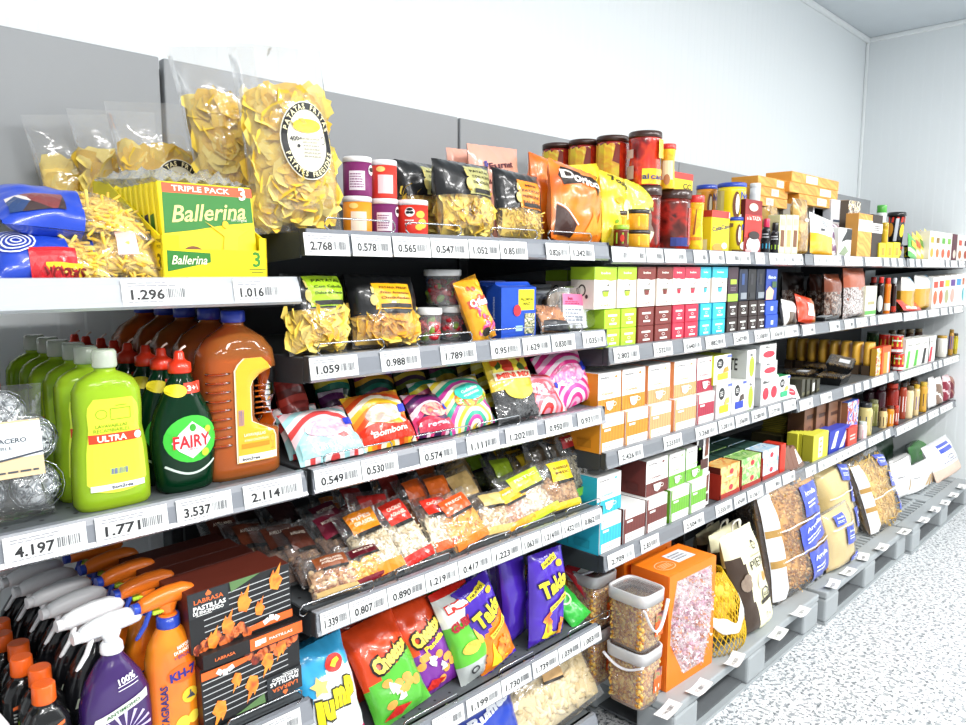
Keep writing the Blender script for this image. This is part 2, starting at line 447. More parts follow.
# ================================================================== product builders (origin: middle of the base, front at -y)
CLR = None
def carton(name, label, cat, loc, w, d, h, cols, group=None, rot=0., bevel=.0012, body='carton'):
    """cols: one colour or (front, left side, top) ; returns thing with its base centre-front at loc"""
    t = thing(name, label, cat, loc, rot, group)
    if isinstance(cols, str): cols = (cols,)*3
    ms = [card(c) if isinstance(c, str) else c for c in cols]
    MB().box(-w/2, w/2, 0, d, 0, h, [0, 0, 1, 1, 2, 2]).build(body, ms, t, bevel=bevel, seg=1)
    return t
def clear_bag(name, label, cat, loc, w, h, t_, rot, kind, n, size, cols, seed=1, head=None, label_c=None, words=None, v1=.74, group=None, fl=None, foot=None, wr=.09, op=.05, lab=None, part=None, hd=.72):
    """see-through bag: food, film, and an optional printed head (colour, from fraction) and stuck-on label"""
    t = thing(name, label, cat, loc, rot, group)
    P = Pillow(w, h, t_, seed, wr, foot=foot)
    ms = [mat(c, .5, var=.12, sc=90) for c in cols]
    c = fill_pillow(P, kind, n, seed, size, len(ms), .05, v1).build(part or {'chip': 'crisps', 'nut': 'nuts', 'stick': 'sticks', 'twist': 'pasta', 'macaroni': 'pasta', 'long': 'nuts'}[kind], ms, t)
    c['kind'] = 'stuff'
    if head:
        P.mesh(lambda u, v, s: 1 if v > hd else 0).build('wrapper', [fl or film(op=op), foil(head)], t)
    else: P.mesh().build('wrapper', fl or film(op=op), t)
    t_P[t.name] = P
    return t, P
t_P = {}
def foil_bag(name, label, cat, loc, w, h, t_, rot, mats, reg=None, seed=1, group=None, wr=.1, foot=None, pinch=.07, body='foil_bag', nu=20, nv=26):
    t = thing(name, label, cat, loc, rot, group)
    P = Pillow(w, h, t_, seed, wr, foot=foot, pinch=pinch)
    P.mesh(reg, nu, nv).build(body, mats, t)
    return t, P
def se_ring(z, xl, xr, ry, p=2.6, n=28, cy=0.):
    cx, rx = (xl+xr)/2, (xr-xl)/2; out = []
    for j in range(n):
        a = 2*math.pi*j/n; c, s = math.cos(a), math.sin(a)
        out.append((cx+rx*math.copysign(abs(c)**(2/p), c), cy+ry*math.copysign(abs(s)**(2/p), s), z))
    return out
class Bottle:
    """a moulded bottle: list of (z, left, right, half depth, squareness)"""
    def __init__(s, secs): s.s = secs
    def at(s, z):
        S = s.s
        for a, b in zip(S, S[1:]):
            if a[0] <= z <= b[0] and b[0] > a[0]:
                f = (z-a[0])/(b[0]-a[0]); return [a[i]+(b[i]-a[i])*f for i in range(5)]
        return S[0] if z < S[0][0] else S[-1]
    def mesh(s, mb=None, m=0, sub=3, z0=None, z1=None, sh=0.):
        S = s.s; rings = []
        zs = []
        for a, b in zip(S, S[1:]): zs += [a[0]+(b[0]-a[0])*k/sub for k in range(sub)]
        zs.append(S[-1][0])
        zs = [z for z in zs if (z0 is None or z >= z0) and (z1 is None or z <= z1)]
        if z0 is not None: zs = [z0]+zs
        if z1 is not None: zs = zs+[z1]
        for z in zs:
            q = s.at(z); rings.append(se_ring(z, q[1]+sh, q[2]-sh, q[3]-sh, q[4]))
        return (mb or MB()).loft(rings, m)
    def front(s, u, v, o):
        q = s.at(v); cx, rx = (q[1]+q[2])/2, (q[2]-q[1])/2
        a = min(.995, abs((u-cx)/rx)); return (u, -(q[3]*(1-a**q[4])**(1/q[4]))-o*1.5, v)
def can(name, label, loc, r, h, col, lid, cat='can', group=None, rot=0, lidh=.012, n=24, lipr=1.02, lm=None):
    t = thing(name, label, cat, loc, rot, group)
    MB().lathe([(r*.97, 0), (r, .003), (r, h-lidh)], n).build('can_body', card(col) if isinstance(col, str) else col, t)
    MB().lathe([(r*lipr, h-lidh), (r*lipr, h-.002), (r*.97, h), (r*.9, h-.002)], n).build('lid', lm or plast(lid), t)
    return t
def jar(name, label, loc, prof, col, lidp, lid, cat='jar', group=None, rot=0, n=24, body='jar_body'):
    t = thing(name, label, cat, loc, rot, group)
    MB().lathe(prof, n).build(body, col if not isinstance(col, str) else plast(col, .25), t)
    MB().lathe(lidp, n).build('lid', lid if not isinstance(lid, str) else plast(lid), t)
    return t
# ================================================================== the room
WALLY, ENDX, CEIL = 2.0, 6.0, 3.17
def white_panel(axis):
    m, n, p, o = nt_new('white_ribbed_panel'); L = n.links
    tc = n.nodes.new('ShaderNodeTexCoord'); sp = n.nodes.new('ShaderNodeSeparateXYZ'); L.new(tc.outputs['Object'], sp.inputs[0])
    a = n.nodes.new('ShaderNodeMath'); a.operation = 'MULTIPLY'; a.inputs[1].default_value = 1/.062; L.new(sp.outputs[axis], a.inputs[0])
    fr = n.nodes.new('ShaderNodeMath'); fr.operation = 'FRACT'; L.new(a.outputs[0], fr.inputs[0])
    rp = n.nodes.new('ShaderNodeValToRGB'); e = rp.color_ramp.elements
    e[0].position = 0; e[0].color = (0, 0, 0, 1); e[1].position = .12; e[1].color = (1, 1, 1, 1)
    L.new(fr.outputs[0], rp.inputs[0])
    b = n.nodes.new('ShaderNodeBump'); b.inputs['Strength'].default_value = .35; b.inputs['Distance'].default_value = .003
    L.new(rp.outputs[0], b.inputs['Height']); L.new(b.outputs[0], p.inputs['Normal'])
    p.inputs['Base Color'].default_value = lin('e9eef0'); p.inputs['Roughness'].default_value = .38
    return m
struct(MB().box(-3.2, ENDX+.1, WALLY, WALLY+.1, 0, CEIL).build('wall_back', white_panel(0)))
struct(MB().box(ENDX, ENDX+.1, -3.2, WALLY, 0, CEIL).build('wall_right', white_panel(1)))
m_ceil = mat('cdd4d9', .7, var=.03, sc=6)
struct(MB().box(-3.2, ENDX+.1, -3.2, WALLY+.1, CEIL, CEIL+.1).build('ceiling', m_ceil))
mw = mat('eef2f3', .4, var=.0)
struct(MB().box(-3.2, ENDX, WALLY-.03, WALLY, CEIL-.03, CEIL).build('trim_1', mw, bevel=.008))
struct(MB().box(ENDX-.03, ENDX, -3.2, WALLY-.03, CEIL-.03, CEIL).build('trim_2', mw, bevel=.008))
struct(MB().box(ENDX-.02, ENDX, WALLY-.02, WALLY, 0, CEIL-.03).build('trim_3', mw, bevel=.006))
def terrazzo():
    m, n, p, o = nt_new('speckled_terrazzo'); L = n.links
    tc = n.nodes.new('ShaderNodeTexCoord')
    prev = None
    for sc, thr, c in ((52, .385, '8b9195'), (80, .385, '5b6268'), (130, .38, 'a5aaad')):
        nz = n.nodes.new('ShaderNodeTexNoise'); nz.inputs['Scale'].default_value = sc; nz.inputs['Detail'].default_value = 1.5; nz.inputs['Roughness'].default_value = .4
        L.new(tc.outputs['Object'], nz.inputs['Vector'])
        rp = n.nodes.new('ShaderNodeValToRGB'); e = rp.color_ramp.elements; e[0].position = thr; e[0].color = (1, 1, 1, 1); e[1].position = thr+.045; e[1].color = (0, 0, 0, 1)
        L.new(nz.outputs[0], rp.inputs[0])
        mx = n.nodes.new('ShaderNodeMix'); mx.data_type = 'RGBA'
        L.new(rp.outputs[0], mx.inputs[0]); mx.inputs[7].default_value = lin(c)
        if prev: L.new(prev, mx.inputs[6])
        else: mx.inputs[6].default_value = lin('d9dbdd')
        prev = mx.outputs[2]
    br = n.nodes.new('ShaderNodeTexBrick'); br.offset = 0; br.inputs['Scale'].default_value = 1; br.inputs['Brick Width'].default_value = .6; br.inputs['Row Height'].default_value = .6
    br.inputs['Mortar Size'].default_value = .003; br.inputs['Color1'].default_value = br.inputs['Color2'].default_value = (0, 0, 0, 1); br.inputs['Mortar'].default_value = (1, 1, 1, 1)
    L.new(tc.outputs['Object'], br.inputs['Vector'])
    mx = n.nodes.new('ShaderNodeMix'); mx.data_type = 'RGBA'; mx.inputs[7].default_value = lin('c6c9ca')
    L.new(br.outputs['Color'], mx.inputs[0]); L.new(prev, mx.inputs[6]); L.new(mx.outputs[2], p.inputs['Base Color'])
    p.inputs['Roughness'].default_value = .32
    return m
struct(MB().box(-3.2, ENDX+.1, -3.2, WALLY+.1, -.1, 0).build('floor', terrazzo()))
# ================================================================== the gondola
YF = 1.25                     # face of the price rails
YB = 1.85
JX = [-.25, .78, 1.78, 3.17, 4.58, 5.95]      # bay joints
ZL = [1.48, 1.10, .62]
ZM = [1.572, 1.325, 1.10, .80, .43]
ZR = [[1.563, 1.27, .957, .640], [1.563, 1.266, .940, .622], [1.563, 1.262, .925, .606]]
m_grey = mat('989b9e', .45, var=.03, sc=4)
m_dark = mat('33373a', .55, var=.05, sc=8)
def holed(c):
    m, n, p, o = nt_new('perforated_shelf'); L = n.links
    tc = n.nodes.new('ShaderNodeTexCoord'); sp = n.nodes.new('ShaderNodeSeparateXYZ'); L.new(tc.outputs['Object'], sp.inputs[0])
    def M(op, a, b=None, c_=None):
        q = n.nodes.new('ShaderNodeMath'); q.operation = op
        for i, v in enumerate((a, b, c_)):
            if v is None: continue
            if isinstance(v, (int, float)): q.inputs[i].default_value = v
            else: L.new(v, q.inputs[i])
        return q.outputs[0]
    fx = M('SUBTRACT', M('FRACT', M('MULTIPLY', sp.outputs[0], 20.)), .5)
    fy = M('SUBTRACT', M('FRACT', M('MULTIPLY', sp.outputs[1], 25.)), .5)
    d = M('SQRT', M('ADD', M('POWER', M('MULTIPLY', fx, .05), 2.), M('POWER', M('MULTIPLY', fy, .04), 2.)))
    k = M('MULTIPLY', M('LESS_THAN', d, .0036), M('LESS_THAN', sp.outputs[1], .12))
    mx = n.nodes.new('ShaderNodeMix'); mx.data_type = 'RGBA'; mx.inputs[6].default_value = lin(c); mx.inputs[7].default_value = lin('121314')
    L.new(k, mx.inputs[0]); L.new(mx.outputs[2], p.inputs['Base Color']); p.inputs['Roughness'].default_value = .5
    return m
m_shelf = holed('565b5e')
m_rail = mat('7d8188', .25, coat=.3, var=.02)
m_rail_lit = mat('b6babf', .22, coat=.4, var=.02)  # same grey rail plastic, its reflected light put into a paler colour
m_rail2 = mat('6c7076', .28, coat=.3, var=.02)
m_hole = mat('121314', .8, var=0)
m_chrome = mat('b9bcc0', .2, metal=1., var=0)
BAYN = ['left bay', 'middle bay', 'first far bay', 'second far bay', 'last far bay']
SHN = ['top', 'second', 'third', 'fourth', 'fifth']
panels = [(JX[0]+.0, .775), (.785, 1.755), (1.765, 3.17), (3.175, 4.58), (4.585, 5.83)]
for b, (x0, x1) in enumerate(panels):
    o = MB().box(x0, x1, YB, YB+.03, 1.62 if b == 0 else 1.685, 2.0).build('header_panel', m_grey, bevel=.004)
    tag(o, 'grey metal header panel standing above the %s of shelving' % BAYN[b], 'panel', None)
    if b == 0: continue
    o = MB().box(x0, x1, YB+.005, YB+.02, 0, 1.684).build('back_panel', m_dark)
    tag(o, 'dark back panel behind the goods of the %s' % BAYN[b], 'panel')
for i, x in enumerate(JX):
    x = min(x, 5.82)
    o = MB().box(x-.02, x+.02, YB+.03, YB+.09, 0, 1.98).build('shelf_upright', m_dark, bevel=.004)
    tag(o, ['dark upright post at the near end behind the left bay', 'dark upright post between left bay and middle bay', 'dark upright post between middle bay and first far bay',
            'dark upright post between first and second far bays', 'dark upright post between second and last far bays', 'dark upright post at the far end of the shelving'][i], 'post')
def shelf(bay, lev, z, x0, x1, rail=m_rail, tilt=.006, ra=True):
    t = thing('gondola_shelf', '%s %s shelf with a plastic price rail' % (BAYN[bay], ['top', 'second', 'third', 'fourth', 'fifth', 'bottom'][lev]), 'shelf', (x0, YF, z))
    w = x1-x0
    mb = MB().box(.004, w-.004, .02, .56, -.022, 0)
    mb.box(.004, w-.004, .02, .032, -.045, -.0)
    mb.build('shelf_board', m_shelf, t)
    for xx in (.0, w-.006):
        br = MB().add([(xx+d, y, zz) for d in (0, .005) for y, zz in ((.02, -.001), (.02, -.05), (.3, -.07), (.57, -.10), (.57, -.001))],
                      [(0, 1, 2, 3, 4), (9, 8, 7, 6, 5)]+[(i, i+5, (i+1) % 5+5, (i+1) % 5) for i in range(5)])
        br.build('bracket', m_dark, t)
    pr = [(.018, .006), (tilt+.001, .005), (tilt*.2, -.006), (-tilt*.2, -.02), (-tilt*.6, -.034), (-tilt-.002, -.041), (.0, -.046), (.018, -.046)]
    r_ = MB().loft([[(x, y, zz) for y, zz in pr] for x in (.002, w-.002)], 0, True, False)
    r_.build('price_rail', rail, t)
    for a in (0, w-.003): MB().box(a, a+.003, .0, .018, -.045, .005).build('rail_end_cap', m_dark, t)
    return t
for l in range(3): shelf(0, l, ZL[l], JX[0], .775 if l else .772, m_rail_lit if l == 0 else m_rail)
for l in range(5): shelf(1, l, ZM[l], .785, 1.775)
shelf(1, 5, .14, .785, 1.775)
for b in range(3):
    for l in range(4): shelf(2+b, l, ZR[b][l], JX[2+b]+.004, JX[3+b]-.004, m_rail2)
# ------------------------------------------------------------------ price tickets
m_paper = mat('e4e6e5', .55, var=.01)
m_ink = ink('2a2a2c'); m_inkg = ink('9a9ca0')
trnd = random.Random(4)
def ticket(x0, x1, z, price, label, group=None, tilt=.006, detail=2, yo=0., dz=0.):
    w = x1-x0; h = .043
    rx = math.atan2(tilt*2, .044)
    o = MB().box(-w/2, w/2, -.0009, 0, -h/2, h/2).build('price_ticket', m_paper, loc=((x0+x1)/2, YF-.0028+yo, z-.019+dz))
    o.rotation_euler = (-rx*.6, R(trnd.uniform(-1, 1))*.6, 0)
    tag(o, label, 'price tag', group)
    f = FR(-.0009)
    if price:
        decal(o, 'price_figures', txt(price, -w*.14, -.003, .0155, w*.48, bold=.026), m_ink, f)
    if detail:
        decal(o, 'barcode', barcode(w*.13, -.0095, w*.42, .006, trnd, 11 if detail > 1 else 7), ink('66686c'), f)
    if detail > 1:
        decal(o, 'fine_print', lines(-w*.42, .009, w*.3, .018, 2, trnd), m_inkg, f)
        decal(o, 'footnote', lines(-w*.42, -.017, w*.1, -.013, 1, trnd), m_inkg, f)
    return o
def tix(row, z, where, yo=0., dz=0.):
    for pl, pr, p, under in row:
        ticket(xa(pl, YF, z-.02), xa(pr, YF, z-.02), z, p, ('price ticket %s, %s, reading %s' % (under, where[4:], p)) if p else 'price ticket %s, %s' % (under, where[4:]), yo=yo, dz=dz)
tix([(121, 190, '1.296', 'under the corn stick bags'), (233, 281, '1.016', 'under the biscuit tray')], ZL[0], 'the left bay top rail')
tix([(3, 86, '4.197', 'under the steel wool pack'), (95, 167, '1.771', 'under the front lime bottle'), (176, 231, '3.537', 'under the dark green bottle'), (243, 301, '2.114', 'under the amber flagon')], ZL[1], 'the left bay second rail')
tix([(262, 300, '', 'cut off by the picture edge')], ZL[2], 'the left bay third rail')
tix([(302, 347, '2.768', 'under the big clear crisp bag'), (350, 389, '0.578', 'under the orange and purple snack cans'), (391, 428, '0.565', 'under the red snack can'), (429, 466, '0.547', 'under left half of black crisp bag'), (467, 497, '1.052', 'under right half of black crisp bag'), (498, 525, '0.851', 'under the potato stick bag'), (544, 567, '0.826', 'under left half of orange tortilla bag'), (568, 592, '1.342', 'at right end below the yellow bag')], ZM[0], 'the middle bay top rail', -.004, -.006)
tix([(309, 357, '1.059', 'under the lime-labelled crisp bag'), (380, 419, '0.988', 'under the orange-labelled crisp bag'), (440, 475, '1.789', 'under the pickle tubs'), (490, 519, '0.951', 'under the orange sweet bag'), (522, 549, '1.629', 'under the blue packs'), (551, 574, '0.830', 'under the little nut bag'), (582, 604, '1.035', 'under the clear tub with pink label')], ZM[1], 'the middle bay second rail')
tix([(314, 360, '0.549', 'under the pale blue sweet bag'), (361, 397, '0.530', 'under the red and yellow sweet bag'), (419, 455, '0.574', 'under the purple striped sweet bag'), (466, 498, '1.111', 'under the turquoise sweet bag'), (505, 536, '1.202', 'under the black liquorice bag'), (545, 571, '0.950', 'under the red striped sweet bag'), (577, 600, '0.931', 'at right end under pink sweet bag')], ZM[2], 'the middle bay third rail')
tix([(320, 348, '1.339', 'at left end under the hazelnuts'), (349, 386, '0.807', 'under the toasted corn bag'), (387, 424, '0.890', 'under the orange-labelled seed bag'), (425, 457, '1.219', 'under the red-labelled seed bags'), (458, 490, '0.417', 'under the orange corn snack bag'), (491, 520, '1.223', 'under the cream-labelled bag'), (521, 540, '1.063', 'under the almond bag'), (541, 560, '1.214', 'under the lime-labelled nut bag'), (561, 580, '1.432', 'under the yellow-labelled nut bag'), (581, 601, '0.862', 'at right end under brown seed bags')], ZM[3], 'the middle bay fourth rail')
tix([(432, 463, '', 'half outside the picture, leftmost'), (466, 500, '1.199', 'under the green puffs bag'), (501, 530, '1.730', 'under the orange rolled crisp bag'), (532, 557, '1.739', 'under the gap before the purple bag'), (558, 579, '1.039', 'under the purple rolled crisp bag'), (580, 600, '1.003', 'at right end under the green bag')], ZM[4], 'the middle bay fifth rail')
far = {0: [(611, 627.5), (628, 644.5), (645.5, 662), (664, 685), (693, 706), (709, 723), (725, 739)],
       1: [(613, 638), (653, 671.5), (683, 700), (705, 724), (733, 747.6), (754, 768.6), (770, 783), (784, 797), (802, 814), (829, 839), (844, 853)],
       2: [(618, 642), (663, 681), (695, 716), (718, 733), (735, 748), (751, 765), (768, 780), (783, 795), (799, 812), (820, 831), (843, 852)],
       3: [(607, 633), (640, 658), (683, 703), (715, 731), (733.6, 745), (747, 762), (765, 780), (782, 794), (805, 815)]}
names = ['long top', 'long second', 'long third', 'long lowest']
for l in range(4):
    r_ = random.Random(l)
    px = far[l][-1][1]+(1 if l == 0 else 3)
    row = list(far[l]); z2 = ZR[1][l]
    x = xa(px, YF, z2)
    spans = [(xa(a, YF, ZR[0 if a < 797 else 1][l]-.02), xa(b, YF, ZR[0 if a < 797 else 1][l]-.02)) for a, b in row]
    while x < 5.86:
        w = .076
        if not any(abs(x+w/2-j) < w/2+.012 for j in JX): spans.append((x, x+w))
        x += w+(.004 if r_.random() < .7 else .045)
    spans.sort()
    for k, (x0, x1) in enumerate(spans):
        b = 0 if x0 < JX[3]-.03 else 1 if x0 < JX[4]-.03 else 2
        ticket(x0, x1, ZR[b][l], '%d.%03d' % (r_.choice((0, 1, 1, 2, 3)), r_.randrange(100, 999)) if x0 < 2.9 and l else '', 'white price ticket, %s from the left on the %s rail of the far bays' % (ORD[k].replace('front', 'first'), names[l]) if k < 12 else 'tiny white price ticket among those crowded along the far end of the %s rail' % names[l], 'price tickets on the %s far rail' % names[l], detail=1)
# ------------------------------------------------------------------ wire product stops
def wire(pl, pr, z, label, hgt=.028, y=.01, yaw=0., lx=None):
    x0, x1 = xa(pl, YF+y, z), xa(pr, YF+y, z); w = x1-x0
    c = .006
    pts = [(.03, .014, .004), (.012, .002, .004), (c, 0, .006), (0, 0, .006+c), (0, 0, hgt-c), (c, 0, hgt), (w-c, 0, hgt), (w, 0, hgt-c), (w, 0, .006+c), (w-c, 0, .006), (w-.012, .002, .004), (w-.03, .014, .004)]
    o = MB().tube(pts, .0019, 6).build('wire_stop', m_chrome, loc=(x0, YF+y, z))
    return tag(o, label, 'wire guard', 'wire product stops')
def wires(row, z, where, h=.028):
    for i, (a, b) in enumerate(row): wire(a, b, z, '%s bent wire stop from the left on the %s' % (['first', 'second', 'third', 'fourth', 'fifth', 'sixth'][i], where), h)
wires([(325, 395), (406, 461), (491, 537), (548, 591)], ZM[0], 'middle bay top shelf')
wires([(318, 384), (417, 472), (489, 534), (541, 582)], ZM[1], 'middle bay second shelf')
wires([(324, 392), (412, 470), (476, 520)], ZM[2], 'middle bay third shelf')
wires([(300, 374), (396, 450), (467, 511), (515, 555), (566, 600)], ZM[3], 'middle bay fourth shelf')
wires([(404, 458), (499, 534), (568, 609)], ZM[4], 'middle bay fifth shelf')
wires([(228, 302)], ZL[2], 'left bay third shelf', .034)
# ------------------------------------------------------------------ pallets
m_pal = mat('9aa0a3', .5, var=.05, sc=9)
def pallet(x0, x1, y0, label):
    L_ = x1-x0; D = .74
    t = thing('plastic_pallet', label, 'pallet', (x0, y0, 0), 0, 'grey plastic pallets')
    H = .146
    deck = MB()
    deck.box(0, L_, 0, .085, H-.03, H)                      # front rim
    deck.box(0, L_, D-.085, D, H-.03, H)
    deck.box(0, .1, .085, D-.085, H-.03, H); deck.box(L_-.1, L_, .085, D-.085, H-.03, H)
    deck.box(L_/2-.06, L_/2+.06, .085, D-.085, H-.03, H)
    n = 9
    for half in ((.1, L_/2-.06), (L_/2+.06, L_-.1)):
        w = half[1]-half[0]
        for k in range(1, n): deck.box(half[0]+w*k/n-.011, half[0]+w*k/n+.011, .085, D-.085, H-.025, H-.002)
        for yy in (.15, .26, .37, .48, .59): deck.box(half[0], half[1], yy-.01, yy+.01, H-.028, H-.004)
    deck.build('deck', m_pal, t, bevel=.006)
    for xx in (0, L_/2-.075, L_-.15):
        for yy in (0, D/2-.07, D-.14):
            MB().box(xx, xx+.15, yy, yy+.14, .012, H-.031).build('block', m_pal, t, bevel=.01)
    for yy in (0, D/2-.07, D-.14):
        MB().box(0, L_, yy, yy+.13, 0, .012).build('runner', m_pal, t)
    MB().box(.02, L_-.02, .02, D-.02, .013, .02).build('inner_floor', mat('5d6164', .6), t)
    return t
PAL = [(1.965, 3.135, 1.095), (3.165, 4.285, 1.075), (4.31, 5.6, 1.05)]
pallet(*PAL[0], 'grey plastic pallet nearest the camera under buckets and orange boxes')
pallet(*PAL[1], 'grey plastic pallet in the middle under the big pasta bags')
pallet(*PAL[2], 'grey plastic pallet by the end wall under white sacks')
PT = .1465
def slip(px, py, label, rot=0., curl=0.):
    # price slips lying on the pallet rims
    v = (362.5-py)/FPX; u = (px-483)/FPX
    d = FW+RT*u+UP*v; s = (PT+.002-CAMZ)/d.z
    o = MB()
    vs, fs = rect(-.055, -.023, .055, .023, 6, 1)
    o.add([(a, b, .003*abs(a/.045)**2*(1+curl)+.0006) for a, b in vs], fs)
    o = o.build('price_slip', m_paper, loc=(d.x*s, d.y*s, PT+.0005)); o.rotation_euler = (0, 0, rot)
    tag(o, label, 'price tag', 'price slips lying on the pallets')
    decal(o, 'print', join(barcode(.0, -.008, .03, .006, trnd, 8), txt('1.%d' % trnd.randrange(100, 999), -.02, 0, .011, bold=.006)), ink('55575b'), lambda u, v, o_: (u, v, .003*abs(u/.045)**2*(1+curl)+.0012))
for i, (px, py, r_, lb) in enumerate([(668, 710, .1, 'white price slip nearest the camera on the first pallet rim'), (699, 689, .05, 'white price slip beside the orange sweet box on the pallet'),
        (734, 662, .15, 'curled white price slip below the potato net'), (778, 634, .1, 'white price slip below the cream dog food sack'), (800, 613, .0, 'white price slip on the right corner of the first pallet'),
        (832, 586, .1, 'white price slip at the near corner of the middle pallet'), (848, 572, 0, 'white price slip below the semolina bags'), (863, 558, .2, 'loose white price slip between the pasta bags'),
        (881, 549, 0, 'white price slip in front of the spaghetti bag'), (904, 532, 0, 'white price slip on the far end of the middle pallet'), (923, 521, 0, 'white price slip at the near corner of the end pallet'),
        (934, 511, 0, 'white price slip below the white flour sacks'), (945, 503, .1, 'white price slip just past the white sacks'), (953, 496, 0, 'white price slip before the rice bag'), (961, 488, 0, 'white price slip nearest the end wall')]):
    slip(px, py, lb, r_, i % 3)
# ================================================================== LEFT BAY, top shelf
z = ZL[0]
rn = random.Random(11)
# display tray of biscuit packs
X0, X1 = .524, .716; W = X1-X0
tr = thing('display_tray', 'yellow cardboard display tray holding biscuit packs on the left bay top shelf', 'display tray', ((X0+X1)/2, 1.275, z+.001), R(-1.5))
m_y = card('f4de12'); m_y2 = card('c9a800'); m_yin = card('b49a28'); m_red = ink('e2552b'); m_grn = card('2c7a2c'); m_gold = ink('e5cf5a')
DP = .34
s = MB()
s.box(-W/2, W/2, 0, .003, 0, .052)
for a in (-W/2, W/2-.003):
    pts = [(0, 0), (DP, 0), (DP, .19), (.275, .19), (.012, .075), (0, .075)]
    s.add([(a+d, y, v) for d in (0, .003) for y, v in pts], [(5, 4, 3, 2, 1, 0), (6, 7, 8, 9, 10, 11)]+[(i, (i+1) % 6, (i+1) % 6+6, i+6) for i in range(6)])
for q, (a, b) in enumerate(((-W/2, -W/2+.03), (W/2-.014, W/2))): s.box(a, b, 0, .003, .052, .075)
s.box(-W/2, W/2, 0, DP, 0, .003); s.box(-W/2, W/2, DP-.003, DP, 0, .19)
s.build('tray', m_y, tr)
decal(tr, 'brand_panel', poly((-.088, .014), (-.012, .03), (-.012, .046), (-.088, .05)), m_grn, FR(0))
decal(tr, 'brand_lettering', txt('Ballerina', -.05, .034, .015, .062, bold=.01, shear=.3), ink('f3efcf'), FR(0), 2)
decal(tr, 'number', txt('3', .075, .036, .026, bold=.02), ink('3b8a2d'), FR(0))
decal(tr, 'small_print', join(rect(.06, .017, .092, .0185), rect(.064, .012, .088, .0135)), ink('6d7a2a'), FR(0))
decal(tr, 'base_edge', rect(-W/2, .0005, W/2, .004), card('f2f0dc'), FR(0))
FLt = FL(-W/2)
decal(tr, 'side_number', txt('3', -.012, .03, .028, bold=.02), ink('6b5a00'), FLt)
decal(tr, 'side_lettering', join(txt('TEND', -.011, .066, .006, bold=.01), txt('PICK', -.011, .056, .006, bold=.01)), ink('6b5a00'), FLt)
decal(tr, 'side_brand_patch', poly((-.11, .05), (-.045, .06), (-.045, .085), (-.11, .09)), ink('27521f'), FLt)
# packs standing in the tray
def pack(i):
    lab = ['front yellow triple pack of biscuits with green label in the display tray'] + ['yellow biscuit pack, %s from the front in the display tray' % o for o in ORD[1:]]
    y = 1.282+i*.0245
    t = thing('biscuit_pack', lab[i], 'biscuits', ((X0+X1)/2-.001, y, z+.006), (R(-9), 0, R(-1.5)), 'biscuit packs in the display tray')
    MB().box(-.086, .086, 0, .017, 0, .166).build('pack', m_y, t, bevel=.003)
    if i == 0:
        f = FR(0)
        decal(t, 'triple_band', rect(-.079, .146, .086, .163), m_red, f)
        decal(t, 'triple_lettering', txt('TRIPLE PACK', -.01, .1545, .0095, .105, bold=.02), ink('fbf3df'), f, 2)
        decal(t, 'triple_number', txt('3', .066, .152, .022, bold=.03), ink('fbf6e0'), f, 3)
        decal(t, 'green_panel', join(poly((-.082, .075), (-.03, .082), (.03, .094), (.083, .1), (.083, .146), (-.079, .146))), m_grn, f)
        decal(t, 'brand_lettering', txt('Ballerina', .0, .115, .029, .138, bold=.012, shear=.35, rot=R(5)), ink('efe08c'), f, 2)
        decal(t, 'sub_lettering', txt('Lait Original', .055, .1035, .005, .03), ink('f5f0d8'), f, 2)
        # dancing biscuit-yellow ribbon figure reduced to a plain star shape
        decal(t, 'ribbon_drawing', join(poly((-.01, .098), (.018, .082), (.036, .09), (.06, .083), (.078, .09), (.05, .072), (.046, .04), (.02, .028), (-.03, .022), (.018, .045), (.024, .072)), ell(.028, .094, .006, .007, 10, 1)), ink('e3b90e'), f, 3)
        decal(t, 'biscuit_picture', join(ell(-.035, .034, .022, .02), ell(.01, .03, .018, .016), ell(.05, .03, .014, .012)), card('7a4a22'), f)
    else:
        decal(t, 'side_stripe', rect(-.017, .0, 0, .11), ink('2d6e2b' if i % 2 else '2a2c50'), lambda u, v, o: (-.086-o, -u, v))
for i in range(11): pack(i)
P = Pillow(.185, .26, .03, 7, .7)
o = P.mesh().build('clear_wrapping', film(op=.25, bump=1.), loc=((X0+X1)/2, 1.31, z+.172)); o.rotation_euler = (R(-86), 0, R(2))
tag(o, 'loose clear plastic wrapping draped over the biscuit packs', 'plastic wrap')
# three bags of yellow corn sticks lying at the end of the shelf
def cornbag(px0, px1, py, y, tk, rot, seed, label, hh, blue):
    xL, xR = xa(px0, y, z), xa(px1, y, z); L_ = xR-xL
    from mathutils import Matrix
    rt = (Matrix.Rotation(rot[2], 3, 'Z')@Matrix.Rotation(R(-90)+rot[1], 3, 'Y')@Matrix.Rotation(rot[0], 3, 'Z')).to_euler()
    t = thing('corn_stick_bag', label, 'snack bag', (xR, y, za(py, (xL+xR)/2, y)), tuple(rt), 'bags of yellow corn sticks')
    P = Pillow(hh, L_, tk, seed, .08)
    c = fill_pillow(P, 'stick', 170, seed, .03, 2, .05, 1-blue-.03).build('corn_sticks', [mat('f8da6a', .6), mat('f0c444', .6)], t); c['kind'] = 'stuff'
    P.mesh(lambda u, v, s_: 1 if v > 1-blue else 0).build('wrapper', [film(op=.06), foil('2144b8')], t)
    return t, P, L_
